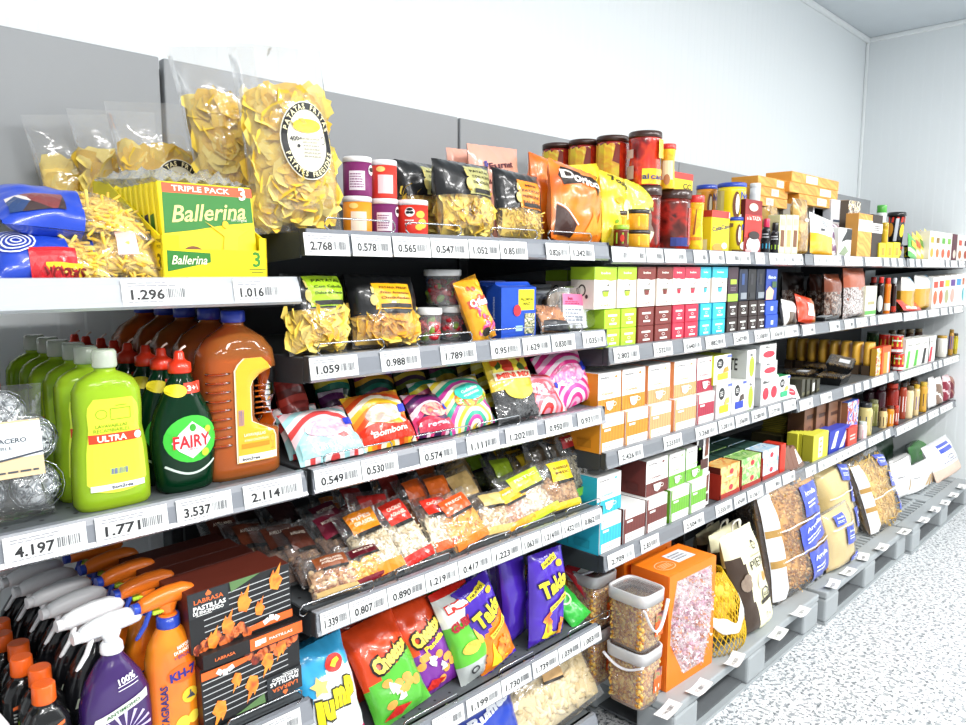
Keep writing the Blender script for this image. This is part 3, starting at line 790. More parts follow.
# the long axis of each bag lies along the shelf: local z -> -x
t, P, L_ = cornbag(-14, 108, 259, 1.325, .07, (R(52), R(0), 0), 3, 'blue and clear bag of corn sticks under the others, with red and yellow print', .115, .62)
f = P.front
decal(t, 'blue_drawing', join(*[ring(.0, L_*.78, .026-.006*k, .026-.006*k, .0025, 14) for k in range(4)]), ink('e8eefc'), f, 2)
decal(t, 'red_patch', join(rect(-.068, L_*.34, -.02, L_*.72, 3, 5)), foil('c5202a'), f, 2)
decal(t, 'yellow_patch', join(rect(-.07, L_*.30, -.045, L_*.6, 2, 5)), foil('f2cf28'), f, 3)
decal(t, 'lettering', txt('SABOR', -.057, L_*.45, .012, .06, bold=.02, rot=R(90)), ink('7a1d1d'), f, 4)
t, P, L_ = cornbag(78, 158, 256, 1.32, .08, (R(40), R(0), R(-8)), 5, 'clear bag of yellow corn sticks lying against the biscuit tray', .11, .2)
decal(t, 'pink_label', rect(-.03, L_*.3, .03, L_*.55, 3, 3), mat('f3c7bf', .3), P.front, 2)
t, P, L_ = cornbag(-6, 146, 222, 1.36, .07, (R(62), R(5), R(3)), 8, 'clear and blue bag of corn sticks lying on top of the other two', .13, .5)
decal(t, 'picture_strip', rect(-.05, L_*.62, -.012, L_*.95, 3, 6), ramp_mat('voro', ['27406e', 'd9d2cc', '3b2a2a', 'e6e3e0', '7c3a3a'], 22), P.front, 2)
# ================================================================== LEFT BAY, second shelf
z = ZL[1]
# steel wool pads in a clear bag
xL, xR = xa(-30, 1.28, z+.1), xa(66, 1.28, z+.02); W = xR-xL
t = thing('steel_wool_pack', 'clear bag of silver steel wool scourers with a kraft paper label', 'scourers', ((xL+xR)/2, 1.335, z+.002), (R(-12), 0, R(-3)))
P = Pillow(W, .215, .12, 4, .06, pinch=.12, foot=1)
wool = ramp_mat('noise', ['24282b', '8e959a', 'e8ecef', '50565a'], 90, 6, .25, const=False, coat=0.)
for i, (u, v) in enumerate([(-.042, .05), (.038, .05), (-.04, .125), (.036, .125), (0, .17)]):
    mb = MB(); rr = random.Random(i)
    for k in range(26):
        ax = Vector((rr.uniform(-1, 1), rr.uniform(-1, 1), rr.uniform(-1, 1))).normalized(); b = ax.orthogonal().normalized(); c_ = ax.cross(b); r0 = rr.uniform(.03, .041)
        mb.tube([(u+(b*math.cos(a)+c_*math.sin(a))[0]*r0, (b*math.cos(a)+c_*math.sin(a))[1]*r0, v+(b*math.cos(a)+c_*math.sin(a))[2]*r0) for a in [2*math.pi*q/14 for q in range(14)]], .0011, 3, 0, True)
    mb.ball((u, 0, v), .035, 1, 10, 7)
    mb.build('wool_pad', [mat('d5dadd', .2, metal=1., var=.0), wool], t)
P.mesh().build('wrapper', film(op=.05, bump=.9), t)
lf = lambda u, v, o: (u, -.062-o, v)
mb = MB().box(-W*.5, W*.33, -.062, -.0605, .068, .155).build('paper_label', card('d9bf96'), t)
decal(t, 'label_print', join(rect(-W*.5, .098, W*.33, .152)), card('e6ecef'), lf)
decal(t, 'label_lettering', join(txt('ESTROPAJO ACERO', -.03, .125, .007, .1, bold=.02), txt('INOXIDABLE', -.03, .114, .005, .06), line((-W*.5, .09), (W*.33, .104), .003), lines(-.05, .074, .045, .08, 1, rn)), ink('3f4650'), lf, 2)
decal(t, 'label_mark', join(ring(-.045, .078, .006, .006, .002), ring(-.03, .142, .012, .008, .0016)), ink('30343a'), lf, 2)
# lime washing-up bottles
Wd = .0615
lime = Bottle([(0, -.056, .056, .03, 3.2), (.008, -.0605, .0605, .033, 3.2), (.05, -.0605, .0605, .034, 3), (.10, -.058, .058, .033, 3), (.135, -.0525, .0525, .031, 2.8), (.17, -.054, .054, .031, 2.8), (.198, -.053, .053, .03, 2.6), (.214, -.045, .045, .027, 2.4), (.224, -.031, .031, .021, 2.2), (.23, -.017, .017, .016, 2), (.238, -.0155, .0155, .0155, 2)])
def lime_bottle(label, full=True):
    t = thing('washing_up_bottle', label, 'bottle', (0, 0, 0), 0, 'lime washing-up liquid bottles')
    lime.mesh(m=0).build('bottle', liquid('cdf23c', .55, .2), t)
    lime.mesh(sh=.006, z0=.004, z1=.2).build('liquid', liquid('bfe822', .85, .25), t)
    MB().lathe([(.0185, .236), (.0195, .239), (.019, .262), (.016, .266)], 18).lathe([(.006, .258), (.0055, .263)], 10).build('cap', mat('e9f2e2', .15, trans=.5, var=0), t)
    if full:
        f = lime.front
        sh = lambda k: poly
        lab = []
        N = 10
        vs = []
        for j in range(13):
            v = .034+.153*j/12; q = lime.at(v); r_ = (q[2]-.013)*(1-.25*max(0, (v-.165)/.022)**2 if v > .165 else 1)*(.75+.25*min(1, (v-.034)/.012))
            vs += [(-r_+2*r_*i/N, v-.006*(1-abs(2*i/N-1)**2)*(1 if j < 2 else 0)) for i in range(N+1)]
        fs = [(j*(N+1)+i, j*(N+1)+i+1, (j+1)*(N+1)+i+1, (j+1)*(N+1)+i) for j in range(12) for i in range(N)]
        decal(t, 'front_label', (vs, fs), mat('dff03c', .3, coat=.4), f, 1)
        decal(t, 'ultra_band', rect(-.041, .114, .042, .129, 8, 1), ink('e0401f'), f, 2)
        decal(t, 'ultra_lettering', txt('ULTRA', -.006, .1215, .0095, .046, bold=.03), ink('fbf4e4'), f, 3)
        decal(t, 'label_lettering', join(txt('LAVAVAJILLAS', -.005, .142, .005, .05, bold=.01), txt('RECAMBIABLES', -.005, .1345, .006, .056)), ink('6b8a10'), f, 2)
        decal(t, 'dishes_drawing', join(ring(-.02, .162, .009, .008, .0012), line((-.006, .152), (.026, .152), .0012), line((-.006, .152), (-.006, .17), .0012), line((.026, .152), (.026, .17), .0012), line((-.006, .17), (.026, .17), .0012), line((.002, .175), (.02, .175), .0012)), ink('8aa81a'), f, 2)
        decal(t, 'white_foot', rect(-.043, .034, .043, .044, 8, 1), ink('f4f6ee'), f, 2)
        decal(t, 'maker_lettering', txt('bon2rea', .006, .039, .0055, .034, bold=.02), ink('1f2a55'), f, 3)
        decal(t, 'barcode', barcode(-.012, .06, .016, .07, rn), ink('4a52b0'), f, 2)
        decal(t, 'seal', ell(.036, .1215, .0065), ink('f2e4dc'), f, 3)
    return t
lb = lime_bottle('front lime washing-up bottle with a red band on its label')
lb.location = (.437, 1.322, z)
for i in range(1, 6): dup(lb, (.437-.004*(i % 2), 1.322+.077*i, z), R(rn.uniform(-3, 3)), 'lime washing-up bottle, %s from the front of its row' % ORD[i])
# dark green washing-up bottles with red caps
fairy = Bottle([(0, -.045, .045, .026, 2.6), (.006, -.05, .05, .03, 2.6), (.04, -.054, .054, .033, 2.5), (.08, -.0585, .0585, .035, 2.4), (.115, -.057, .057, .034, 2.4), (.145, -.049, .049, .031, 2.3), (.17, -.037, .037, .027, 2.2), (.188, -.028, .028, .022, 2.1), (.2, -.0235, .0235, .019, 2), (.206, -.0195, .0195, .0175, 2), (.218, -.0165, .0165, .0165, 2)])
ft = thing('washing_up_bottle', 'front dark green washing-up bottle with a red cap and a green oval label', 'bottle', (.565, 1.326, z), R(2), 'dark green washing-up bottles')
fairy.mesh().build('bottle', liquid('08361e', .9, .3), ft)
MB().lathe([(.0195, .214), (.0205, .217), (.0195, .232), (.012, .236), (.0095, .24), (.0085, .25), (.006, .2535)], 18).build('cap', plast('e2381c'), ft)
MB().tube([(0, 0, .251), (.004, -.004, .258), (.01, -.006, .262)], .002, 5, 0).build('nozzle', plast('f0d6cc'), ft)
f = fairy.front
decal(ft, 'neck_band', rect(-.004, .178, .034, .197, 6, 3), ink('e5432a'), f, 1)
decal(ft, 'neck_lettering', txt('3+1', .013, .1875, .009, .024, bold=.03), ink('fbe9df'), f, 2)
decal(ft, 'neck_spot', ell(-.017, .1845, .0165, .0115, 16, 3), ink('f3dd2a'), f, 2)
decal(ft, 'green_oval', ell(.002, .097, .0495, .0425, 24, 4), ink('3fbf3a'), f, 1)
decal(ft, 'white_badge', poly((-.036, .093), (-.024, .078), (.0, .062), (.026, .08), (.037, .093), (.026, .11), (.002, .129), (-.022, .11)), ink('f6f4f4'), f, 2)
decal(ft, 'brand_lettering', txt('FAIRY', 0, .094, .022, .068, bold=.022), ink('d8202c'), f, 3)
decal(ft, 'drop_mark', ell(.002, .118, .006, .007, 12, 2), ink('3aa22e'), f, 3)
decal(ft, 'lemon_mark', join(ell(.024, .07, .0075), ell(.031, .112, .0065, .006)), ink('b8e632'), f, 3)
decal(ft, 'sub_lettering', txt('ultra', 0, .08, .006, .018), ink('d8606c'), f, 3)
decal(ft, 'swoosh', join(*[line((-.046+.092*k/12, .052-.018*math.sin(math.pi*k/12)), (-.046+.092*(k+1)/12, .052-.018*math.sin(math.pi*(k+1)/12)), .004) for k in range(12)]), ink('cfe0d4'), f, 1)
for i in range(1, 8): dup(ft, (.565+.002*(i % 3-1)-.003*i, 1.326+.0715*i, z), R(rn.uniform(-3, 4)), 'dark green red-capped bottle, %s from the front of its row' % ORD[i])
for i in range(3): dup(ft, (.30-.006*i, 1.55+.1*i, z), R(4), 'dark green red-capped bottle behind the steel wool, %s of three' % ['nearest', 'middle', 'farthest'][i])
# big amber bottles with a hand grip and blue caps
amb = Bottle([(0, -.07, .07, .045, 4), (.008, -.0755, .0755, .05, 4), (.06, -.0755, .0755, .05, 4), (.088, -.0755, .0755, .05, 4), (.10, -.0755, .036, .05, 3.4), (.115, -.0755, .026, .05, 3.2), (.185, -.0755, .026, .05, 3.2), (.2, -.0755, .04, .05, 3.4), (.212, -.075, .0745, .05, 3.6), (.245, -.07, .0705, .047, 3.2), (.268, -.055, .055, .04, 2.6), (.284, -.032, .032, .028, 2.2), (.292, -.02, .02, .02, 2), (.302, -.0185, .0185, .0185, 2)])
ab = thing('washing_up_flagon', 'front amber washing-up flagon with a hand grip and blue cap', 'bottle', (.684, 1.352, z), R(-1), 'amber washing-up flagons')
amb.mesh().build('bottle', liquid('f59a4e', .35, .3), ab)
amb.mesh(sh=.005, z0=.006, z1=.232).build('liquid', liquid('f08022', .7, .35), ab)
MB().tube([(.05, 0, .078), (.064, 0, .1), (.066, 0, .15), (.064, 0, .2), (.05, 0, .222)], [.013, .0125, .0115, .0125, .013], 10, flat=1.5).build('hand_grip', liquid('e06a14', .6, .4), ab)
MB().lathe([(.021, .298), (.0225, .3), (.0225, .318), (.02, .321)], 20).build('cap', plast('2a3fae'), ab)
f = amb.front
def amber_label(in_=0.):
    vs = []; fs = []; N = 8
    for j in range(19):
        v = .032+.2*j/18; l = -.0275+in_
        r_ = .058 if v < .085 else (.058-(v-.085)/.025*.05 if v < .11 else (.008 if v < .18 else .008+.045*min(1, ((v-.18)/.03))**1.5))
        r_ -= in_
        if v > .215: l += (v-.215)/.017*.02; r_ = .05-(v-.215)/.017*.02
        vs += [(l+(r_-l)*i/N, v) for i in range(N+1)]
    return vs, [(j*(N+1)+i, j*(N+1)+i+1, (j+1)*(N+1)+i+1, (j+1)*(N+1)+i) for j in range(18) for i in range(N)]
decal(ab, 'front_label', amber_label(), mat('f6e7c4', .3, coat=.4), f, 2)
decal(ab, 'label_colour', amber_label(.003), mat('f5b22a', .3, coat=.4), f, 3)
decal(ab, 'white_foot', rect(-.0245, .034, .055, .047, 6, 1), ink('f7f5ef'), f, 4)
decal(ab, 'maker_lettering', txt('bon2rea', .0, .040, .006, .036, bold=.02), ink('20232e'), f, 5)
decal(ab, 'product_lettering', join(txt('LAVAVAJILLAS', .009, .086, .0055, .044, bold=.02), txt('A MANO CONCENTRADO', .012, .0755, .0045, .05)), ink('fdf0d0'), f, 5)
decal(ab, 'orange_strip', rect(-.018, .060, .04, .069, 5, 1), ink('ef8a1c'), f, 4)
decal(ab, 'glass_drawing', join(ring(.047, .073, .006, .008, .001, 12), line((.047, .065), (.047, .053), .001), line((.042, .053), (.052, .053), .001)), ink('c98a20'), f, 5)
decal(ab, 'barcode', barcode(-.023, .105, -.012, .135, rn, 6), ink('5a62a8'), f, 5)
for k in range(7): pass
rb = MB()
for k in range(9): rb.tube([(-.0745, -.035, .07+.017*k), (-.0705, -.047, .07+.017*k), (-.05, -.0512, .07+.017*k), (-.035, -.0508, .07+.017*k)], .0022, 5)
rb.build('grip_rib', liquid('c94f0c', .8, .5), ab)['kind'] = 'stuff'
gr = MB()
for k in range(6): gr.tube([(.03, -.02, .118+.011*k), (.062, -.02, .118+.011*k)], .002, 5)
gr.build('grip_mesh', liquid('f08a1c', .8, .5), ab)['kind'] = 'stuff'
for i in range(1, 5): dup(ab, (.684+.003*(i % 2), 1.352+.108*i, z), R(rn.uniform(-3, 3)), 'amber washing-up flagon, %s from the front of its row' % ORD[i])
# ================================================================== LEFT BAY, third shelf
z = ZL[2]
def spray_head(mb_white, mb_trig, mb_noz):
    """trigger sprayer, nozzle towards -x, collar at z=0"""
    secs = [(-.052, .031, .011, .011), (-.046, .033, .0135, .0135), (-.03, .036, .015, .016), (0, .039, .0165, .018), (.03, .039, .016, .017), (.048, .036, .012, .012), (.056, .034, .003, .003)]
    rings = []
    for x, zc, ry, rz in secs: rings.append([(x, ry*math.cos(2*math.pi*j/12), zc+rz*math.sin(2*math.pi*j/12)) for j in range(12)])
    mb_white.loft(rings)
    rings = []
    for zz, xl, xr, ry in ((0.004, -.012, .012, .012), (.012, -.013, .013, .0115), (.022, -.02, .018, .011), (.032, -.028, .026, .011)):
        rings.append(se_ring(zz, xl, xr, ry, 2.4, 12))
    mb_white.loft(rings)
    mb_white.lathe([(.019, -.014), (.0195, -.012), (.0185, .0), (.014, .006)], 16)
    mb_noz.loft([[(x, .011*math.cos(2*math.pi*j/12), .031+.0105*math.sin(2*math.pi*j/12)) for j in range(12)] for x in (-.063, -.061, -.051)])
    mb_trig.tube([(-.03, 0, .03), (-.034, 0, .015), (-.042, 0, -.004), (-.055, 0, -.022), (-.06, 0, -.027)], [.006, .0065, .006, .005, .003], 8, flat=.7)
# black and purple trigger bottles, white triggers
cb = Bottle([(0, -.055, .055, .028, 3.2), (.006, -.06, .06, .032, 3.2), (.09, -.06, .06, .032, 3), (.13, -.057, .057, .032, 2.8), (.165, -.046, .044, .03, 2.6), (.19, -.03, .028, .025, 2.3), (.206, -.018, .018, .018, 2), (.22, -.016, .016, .016, 2)])
def trigger_bottle(label, col, head, trig, noz, group):
    t = thing('trigger_spray_bottle', label, 'spray bottle', (0, 0, 0), 0, group)
    cb.mesh().build('bottle', mat(col, .22, coat=.5, var=.05), t)
    a, b, c = MB(), MB(), MB(); spray_head(a, b, c)
    for m_, nm, mm in ((a, 'spray_head', head), (b, 'trigger', trig), (c, 'nozzle', noz)): m_.build(nm, mm, t, loc=(0, 0, .226))
    return t
mwh = plast('f3f4f6')
cil = trigger_bottle('front purple trigger spray bottle with a white spray head and a star burst', '3a2060', mwh, mwh, mwh, 'white-headed trigger spray bottles')
cil.location = (.425, 1.335, z); cil.rotation_euler = (0, 0, R(4))
f = cb.front
decal(cil, 'burst', join(*[poly((.004+.012*math.cos(a), .07+.008*math.sin(a)), (.004+.046*math.cos(a-.07), .07+.04*math.sin(a-.07)), (.004+.046*math.cos(a+.07), .07+.04*math.sin(a+.07))) for a in [2*math.pi*k/16 for k in range(16)]]), ink('cfc2ea'), f, 1)
decal(cil, 'grey_band', poly((-.05, .096), (.045, .12), (.045, .136), (-.045, .112)), ink('dfe3da'), f, 2)
decal(cil, 'band_lettering', txt('ANTIMOHO', 0, .117, .006, .06, bold=.02, rot=R(14)), ink('3f6d45'), f, 3)
decal(cil, 'percent_lettering', join(txt('100%', .01, .168, .011, .03, bold=.03, rot=R(10)), line((-.006, .157), (.03, .162), .0015), line((-.006, .15), (.03, .155), .0015)), ink('f2eefa'), f, 2)
decal(cil, 'brand_lettering', txt('CILLIT', -.018, .056, .015, .05, bold=.03, rot=R(10)), ink('e0306e'), f, 4)
decal(cil, 'bang_lettering', txt('BANG', .012, .034, .026, .085, bold=.04, rot=R(10)), ink('f4f2f8'), f, 4)
decal(cil, 'green_corner', poly((.035, .02), (.056, .01), (.056, .05), (.042, .04)), ink('7fd03a'), f, 4)
blk = trigger_bottle('x', '15161a', mwh, mwh, mwh, 'white-headed trigger spray bottles')
decal(blk, 'burst', join(*[poly((.004+.012*math.cos(a), .08+.01*math.sin(a)), (.004+.048*math.cos(a-.05), .08+.05*math.sin(a-.05)), (.004+.048*math.cos(a+.05), .08+.05*math.sin(a+.05))) for a in [2*math.pi*k/16 for k in range(16)]]), ink('8b8d92'), f, 1)
decal(blk, 'grey_band', poly((-.05, .106), (.045, .13), (.045, .148), (-.045, .124)), ink('bfc8b4'), f, 2)
for i in range(1, 7):
    lb_ = 'black trigger spray bottle with white head, %s in the row behind the purple one' % ORD[i]
    p = (.425-.004*i, 1.335+.075*i, z-.002*i)
    if i == 1: blk.location = p; blk.rotation_euler = (0, 0, R(5)); blk['label'] = lb_
    else: dup(blk, p, R(rn.uniform(2, 7)), lb_)
# orange trigger bottles
kh = Bottle([(0, -.04, .04, .028, 3), (.006, -.045, .045, .032, 3), (.09, -.045, .045, .032, 3), (.15, -.044, .044, .032, 2.8), (.18, -.038, .038, .03, 2.5), (.2, -.028, .028, .024, 2.2), (.214, -.019, .019, .019, 2), (.222, -.018, .018, .018, 2)])
kt = thing('degreaser_spray_bottle', 'front orange degreaser spray bottle with a blue trigger', 'spray bottle', (.525, 1.335, z+.012), R(3), 'orange degreaser spray bottles')
kh.mesh().build('bottle', ramp_mat('noise', ['f2701a', 'f58a1e', 'f7a022'], 9, 2, .2, const=False, coat=.5), kt)
a, b, c = MB(), MB(), MB(); spray_head(a, b, c)
for m_, nm, mm in ((a, 'spray_head', plast('f0791f')), (b, 'trigger', plast('2848b4')), (c, 'nozzle', plast('2a4cc0'))): m_.build(nm, mm, kt, loc=(0, 0, .232))
MB().lathe([(.0205, .212), (.021, .214), (.02, .234)], 16).build('collar', plast('2a48b8'), kt)
MB().box(-.03, -.006, -.008, .008, .243, .25).build('safety_clip', plast('b8e03a'), kt, bevel=.002)
f = kh.front
decal(kt, 'badge', ell(.01, .128, .032, .017, 20, 3), ink('f06a1c'), f, 1)
decal(kt, 'brand_lettering', txt('KH-7', .008, .128, .016, .05, bold=.04, rot=R(6)), ink('2b2f8e'), f, 2)
decal(kt, 'product_lettering', txt('QUITAGRASAS', -.028, .06, .012, .11, bold=.03, rot=R(90)), ink('2b2f6e'), f, 2)
decal(kt, 'claim_lettering', join(txt('MAYOR', .012, .18, .006, .025, bold=.03, rot=R(8)), txt('DURANTE', .01, .171, .006, .034, bold=.03, rot=R(8))), ink('fdf3e6'), f, 2)
decal(kt, 'claim_foot', txt('+ EFICAZ', .01, .162, .006, .034, bold=.03, rot=R(8)), ink('6a2a6a'), f, 2)
decal(kt, 'iron_picture', ell(.02, .08, .016, .015, 16, 2), ink('f6ce3a'), f, 1)
decal(kt, 'lemon_picture', join(ell(.004, .03, .014), ell(.026, .034, .012)), ink('f7e04a'), f, 1)
decal(kt, 'iron_drawing', join(poly((.01, .076), (.03, .074), (.024, .084)), rect(.019, .08, .022, .09)), ink('444a58'), f, 2)
for i in range(1, 5): dup(kt, (.525-.002*i, 1.335+.088*i, z+.012-.001*i), R(rn.uniform(0, 6)), 'orange degreaser bottle, %s from the front of its row' % ORD[i])
# black bottles with orange caps
bb = Bottle([(0, -.034, .034, .024, 3), (.006, -.038, .038, .027, 3), (.10, -.038, .038, .027, 3), (.13, -.035, .035, .026, 2.6), (.148, -.025, .025, .021, 2.2), (.156, -.016, .016, .016, 2), (.168, -.014, .014, .014, 2)])
bk = thing('cleaner_bottle', 'front black cleaner bottle with an orange cap in the left row', 'bottle', (.318, 1.345, z), R(2), 'orange-capped black bottles')
bb.mesh().build('bottle', mat('141516', .2, coat=.5), bk)
MB().lathe([(.018, .16), (.0185, .162), (.0178, .19), (.016, .192)], 18).build('cap', plast('f0641c'), bk)
f = bb.front
decal(bk, 'orange_strip', poly((-.024, .108), (.022, .122), (.022, .128), (-.024, .114)), ink('ef7038'), f, 1)
decal(bk, 'print', join(lines(-.024, .085, .022, .104, 3, rn)), ink('cfd2cf'), f, 1)
decal(bk, 'green_swirl', join(ell(.012, .066, .026, .012, 16, 2)), ink('8fcf2e'), f, 1)
decal(bk, 'orange_swirl', join(ell(.014, .064, .015, .007, 14, 2)), ink('f08a2a'), f, 2)
for i in range(1, 8): dup(bk, (.318-.001*i+.012*(i % 2), 1.345+.062*i, z), R(rn.uniform(-4, 4)), 'black orange-capped bottle, %s from the front of the left row' % ORD[i])
for i in range(4): dup(bk, (.245-.01*i, 1.50+.07*i, z-.005), R(rn.uniform(-4, 4)), 'black orange-capped bottle farther left, %s in its row' % ORD[i])
# white bottle at the picture edge
wb = Bottle([(0, -.04, .04, .03, 3), (.006, -.045, .045, .034, 3), (.13, -.045, .045, .034, 2.6), (.165, -.036, .036, .03, 2.4), (.19, -.024, .024, .02, 2), (.215, -.017, .017, .017, 2)])
t = thing('bleach_bottle', 'white cleaner bottle at the left edge with a green spot', 'bottle', (.222, 1.305, z), 0)
wb.mesh().build('bottle', plast('eef0f2', .35), t)
MB().lathe([(.019, .205), (.02, .208), (.018, .235)], 16).build('cap', plast('f2d93a'), t)
decal(t, 'green_spot', ell(.036, .09, .008, .03, 14, 2), ink('62c84a'), wb.front, 1)
# fire-lighter boxes
mg = ramp_mat('wave', ['1b1c1e', '2a2b2d', 'b9bcbe'], 14, .4, .4, rot=(0, R(86), 0), coat=.3)
def lighter_box(label, loc, rot, detail=True, flip=False):
    w, h, d = .205, .118, .055
    t = thing('firelighter_box', label, 'box', loc, rot, 'stacked firelighter boxes')
    MB().box(-w/2, w/2, 0, d, 0, h, [0, 0, 1, 1, 2, 2]).build('carton', [card('1f2022'), card('5a2216'), card('5e261a')], t, bevel=.001)
    g = FR(0)
    fl = (lambda s_: xf(s_, 0, h, math.pi)) if flip else (lambda s_: s_)
    if detail:
        decal(t, 'grill_picture', fl(join(*[line((-.075+.0*k, .012+.012*k), (.1, .018+.012*k), .0018) for k in range(8)])), ink('c2c4c6'), g, 1)
        decal(t, 'embers', fl(join(*[ell(-.09+.012*k, .006+.005*(k % 4), .010, .012, 8, 1) for k in range(9)])), ramp_mat('noise', ['d8481c', 'f07a3a', '5c1c10', 'c03818'], 40, 3, const=False), g, 2)
        fl_ = lambda x, y_, s_: poly((x-.012*s_, y_-.018*s_), (x+.002*s_, y_-.024*s_), (x+.013*s_, y_-.006*s_), (x+.006*s_, y_+.004*s_), (x+.011*s_, y_+.026*s_), (x-.002*s_, y_+.008*s_), (x-.004*s_, y_+.016*s_), (x-.013*s_, y_))
        decal(t, 'flame_picture', fl(join(fl_(-.03, .04, 1), fl_(.005, .075, 1.1), fl_(.035, .05, .8), fl_(.072, .098, 1.1), fl_(-.06, .02, .9))), ramp_mat('noise', ['d8501a', 'f07a1a', 'f49a2e', 'e8681c'], 30, 2, const=False), g, 3)
        decal(t, 'green_edge', fl(poly((-.022, .118), (.04, .118), (-.02, .098))), ink('5d7f4e'), g, 2)
        decal(t, 'dark_panel', fl(rect(-w/2, .07, -.026, .118)), card('2b2f33'), g, 4)
        decal(t, 'brand_lettering', fl(txt('LABRASA', -.064, .101, .0085, .056, bold=.015)), ink('e8743a'), g, 5)
        decal(t, 'flame_mark', fl(poly((-.068, .108), (-.06, .108), (-.058, .112), (-.064, .119), (-.07, .112))), ink('e8743a'), g, 5)
        decal(t, 'product_lettering', fl(join(txt('PASTILLAS', -.063, .088, .0085, .062, bold=.03), txt('DE ENCENDIDO', -.066, .079, .006, .058, bold=.03), line((-.09, .0735), (-.06, .0735), .0012))), ink('f1f1ef'), g, 5)
        decal(t, 'orange_strip', fl(poly((.01, .006), (.102, .006), (.102, .022), (.06, .022), (.012, .016))), ink('ef6a2a'), g, 4)
        decal(t, 'cube_picture', fl(join(*[xf(poly((-.006, -.005), (.006, -.005), (.006, .005), (-.006, .005)), .045+.011*k, .016+.004*(k % 2), .4+k) for k in range(3)])), ink('f4f2ee'), g, 5)
    return t
up0 = lighter_box('upper front firelighter box showing flames on a grill', (.652, 1.292, z+.172), (0, R(-2), R(-3)))
for i in range(1, 5): lighter_box('upper firelighter box, %s from the front, edge showing behind' % ORD[i], (.648-.004*i, 1.292+.058*i, z+.17-.001*i), (0, R(-2), R(-3)), False)
lw0 = lighter_box('lower front firelighter box standing upside down behind the wire stop', (.665, 1.284, z+.024), (0, R(-1.5), R(-2)), True, True)
for i in range(1, 5): lighter_box('lower firelighter box, %s from the front' % ORD[i], (.66-.004*i, 1.284+.06*i, z+.024), (0, R(-1.5), R(-2)), False)
t = thing('firelighter_box', 'firelighter box lying flat between the upper and lower boxes', 'box', (.665, 1.275, z+.1425), (0, R(-1.5), R(-2)), 'stacked firelighter boxes')
MB().box(-.1025, .1025, 0, .12, 0, .029).build('carton', card('1f1c1c'), t, bevel=.001)
decal(t, 'orange_strip', rect(-.01, .003, .1025, .027), ink('ef6a2a'), FR(0))
decal(t, 'brand_lettering', join(txt('LABRASA', -.06, .014, .006, .04, bold=.02)), ink('e8743a'), FR(0))
decal(t, 'product_lettering', txt('PASTILLAS', .055, .015, .005, .05, bold=.02), ink('f7efe8'), FR(0), 2)
decal(t, 'cube_picture', join(rect(.0, .009, .012, .021), rect(.013, .011, .023, .021)), ink('f7efe8'), FR(0), 2)
# ================================================================== MIDDLE BAY, top shelf
z = ZM[0]
CH = ['f6d452', 'efc53e', 'fae07a']
def crisps_big(label, loc, w, h, tk, rot, seed, n=240, lab=True):
    t, P = clear_bag('crisp_bag', label, 'crisp bag', loc, w, h, tk, rot, 'chip', n, .031, CH, seed, v1=.72, group='big clear bags of crisps', wr=.1, op=.09)
    if lab:
        f = P.front; cu, cv, r_ = .015, h*.47, w*.34
        decal(t, 'round_label', ell(cu, cv, r_*.93, r_*1.12, 32, 5), mat('f4f1df', .35, coat=.3), f, 3)
        decal(t, 'black_ring', ring(cu, cv, r_*.93*.97, r_*1.12*.97, r_*.2, 32), ink('17181a'), f, 4)
        word = 'PATATAS FRITAS'
        for k, ch in enumerate(word):
            if ch == ' ': continue
            a = R(158-136*k/(len(word)-1)); decal(t, 'ring_letter', txt(ch, cu+r_*.8*math.cos(a), cv+r_*.97*math.sin(a), .0095, bold=.03, rot=a-R(90)), ink('f1e6b8'), f, 5)
        word = 'PATATES FREGIDES'
        for k, ch in enumerate(word):
            if ch == ' ': continue
            a = R(202+136*k/(len(word)-1)); decal(t, 'ring_letter', txt(ch, cu+r_*.8*math.cos(a), cv+r_*.97*math.sin(a), .009, bold=.03, rot=a+R(90)), ink('f1e6b8'), f, 5)
        decal(t, 'label_picture', ell(cu, cv+r_*.42, r_*.5, r_*.2, 16, 2), ink('f0c23a'), f, 5)
        decal(t, 'weight_lettering', txt('400g', cu-r_*.45, cv+.004, .009, bold=.03), ink('3c3c3a'), f, 5)
        decal(t, 'small_print', lines(cu-r_*.25, cv-r_*.5, cu+r_*.5, cv+r_*.1, 6, rn), ink('a9a596'), f, 5)
        decal(t, 'weight_mark', ell(cu-r_*.4, cv-r_*.16, .0035), ink('222222'), f, 5)
        decal(t, 'recycling_mark', ring(cu+r_*.55, cv+r_*.02, .006, .008, .0014, 12), ink('333333'), f, 5)
    return t
crisps_big('biggest front clear bag of crisps with a round black-ringed label', (.828, 1.34, z+.002), .195, .36, .115, (R(-3), R(-5), R(-6)), 3)
crisps_big('clear bag of crisps just behind the biggest front one', (.80, 1.49, z+.002), .18, .385, .10, (R(-4), R(-9), R(-10)), 5, 170, False)
zz = ZL[0]+.002
crisps_big('middle clear bag of crisps behind the biscuit tray, with part of a round label', (.71, 1.64, zz), .19, .37, .09, (R(-2), R(-6), R(-4)), 9, 150)
crisps_big('clear bag of crisps behind the biscuit tray, second from the left', (.655, 1.735, zz), .18, .36, .08, (R(-2), R(-5), R(-4)), 12, 130, False)
crisps_big('leftmost clear bag of crisps standing against the header panel', (.60, 1.79, zz), .18, .35, .07, (R(-2), R(-8), R(-2)), 14, 110, False)
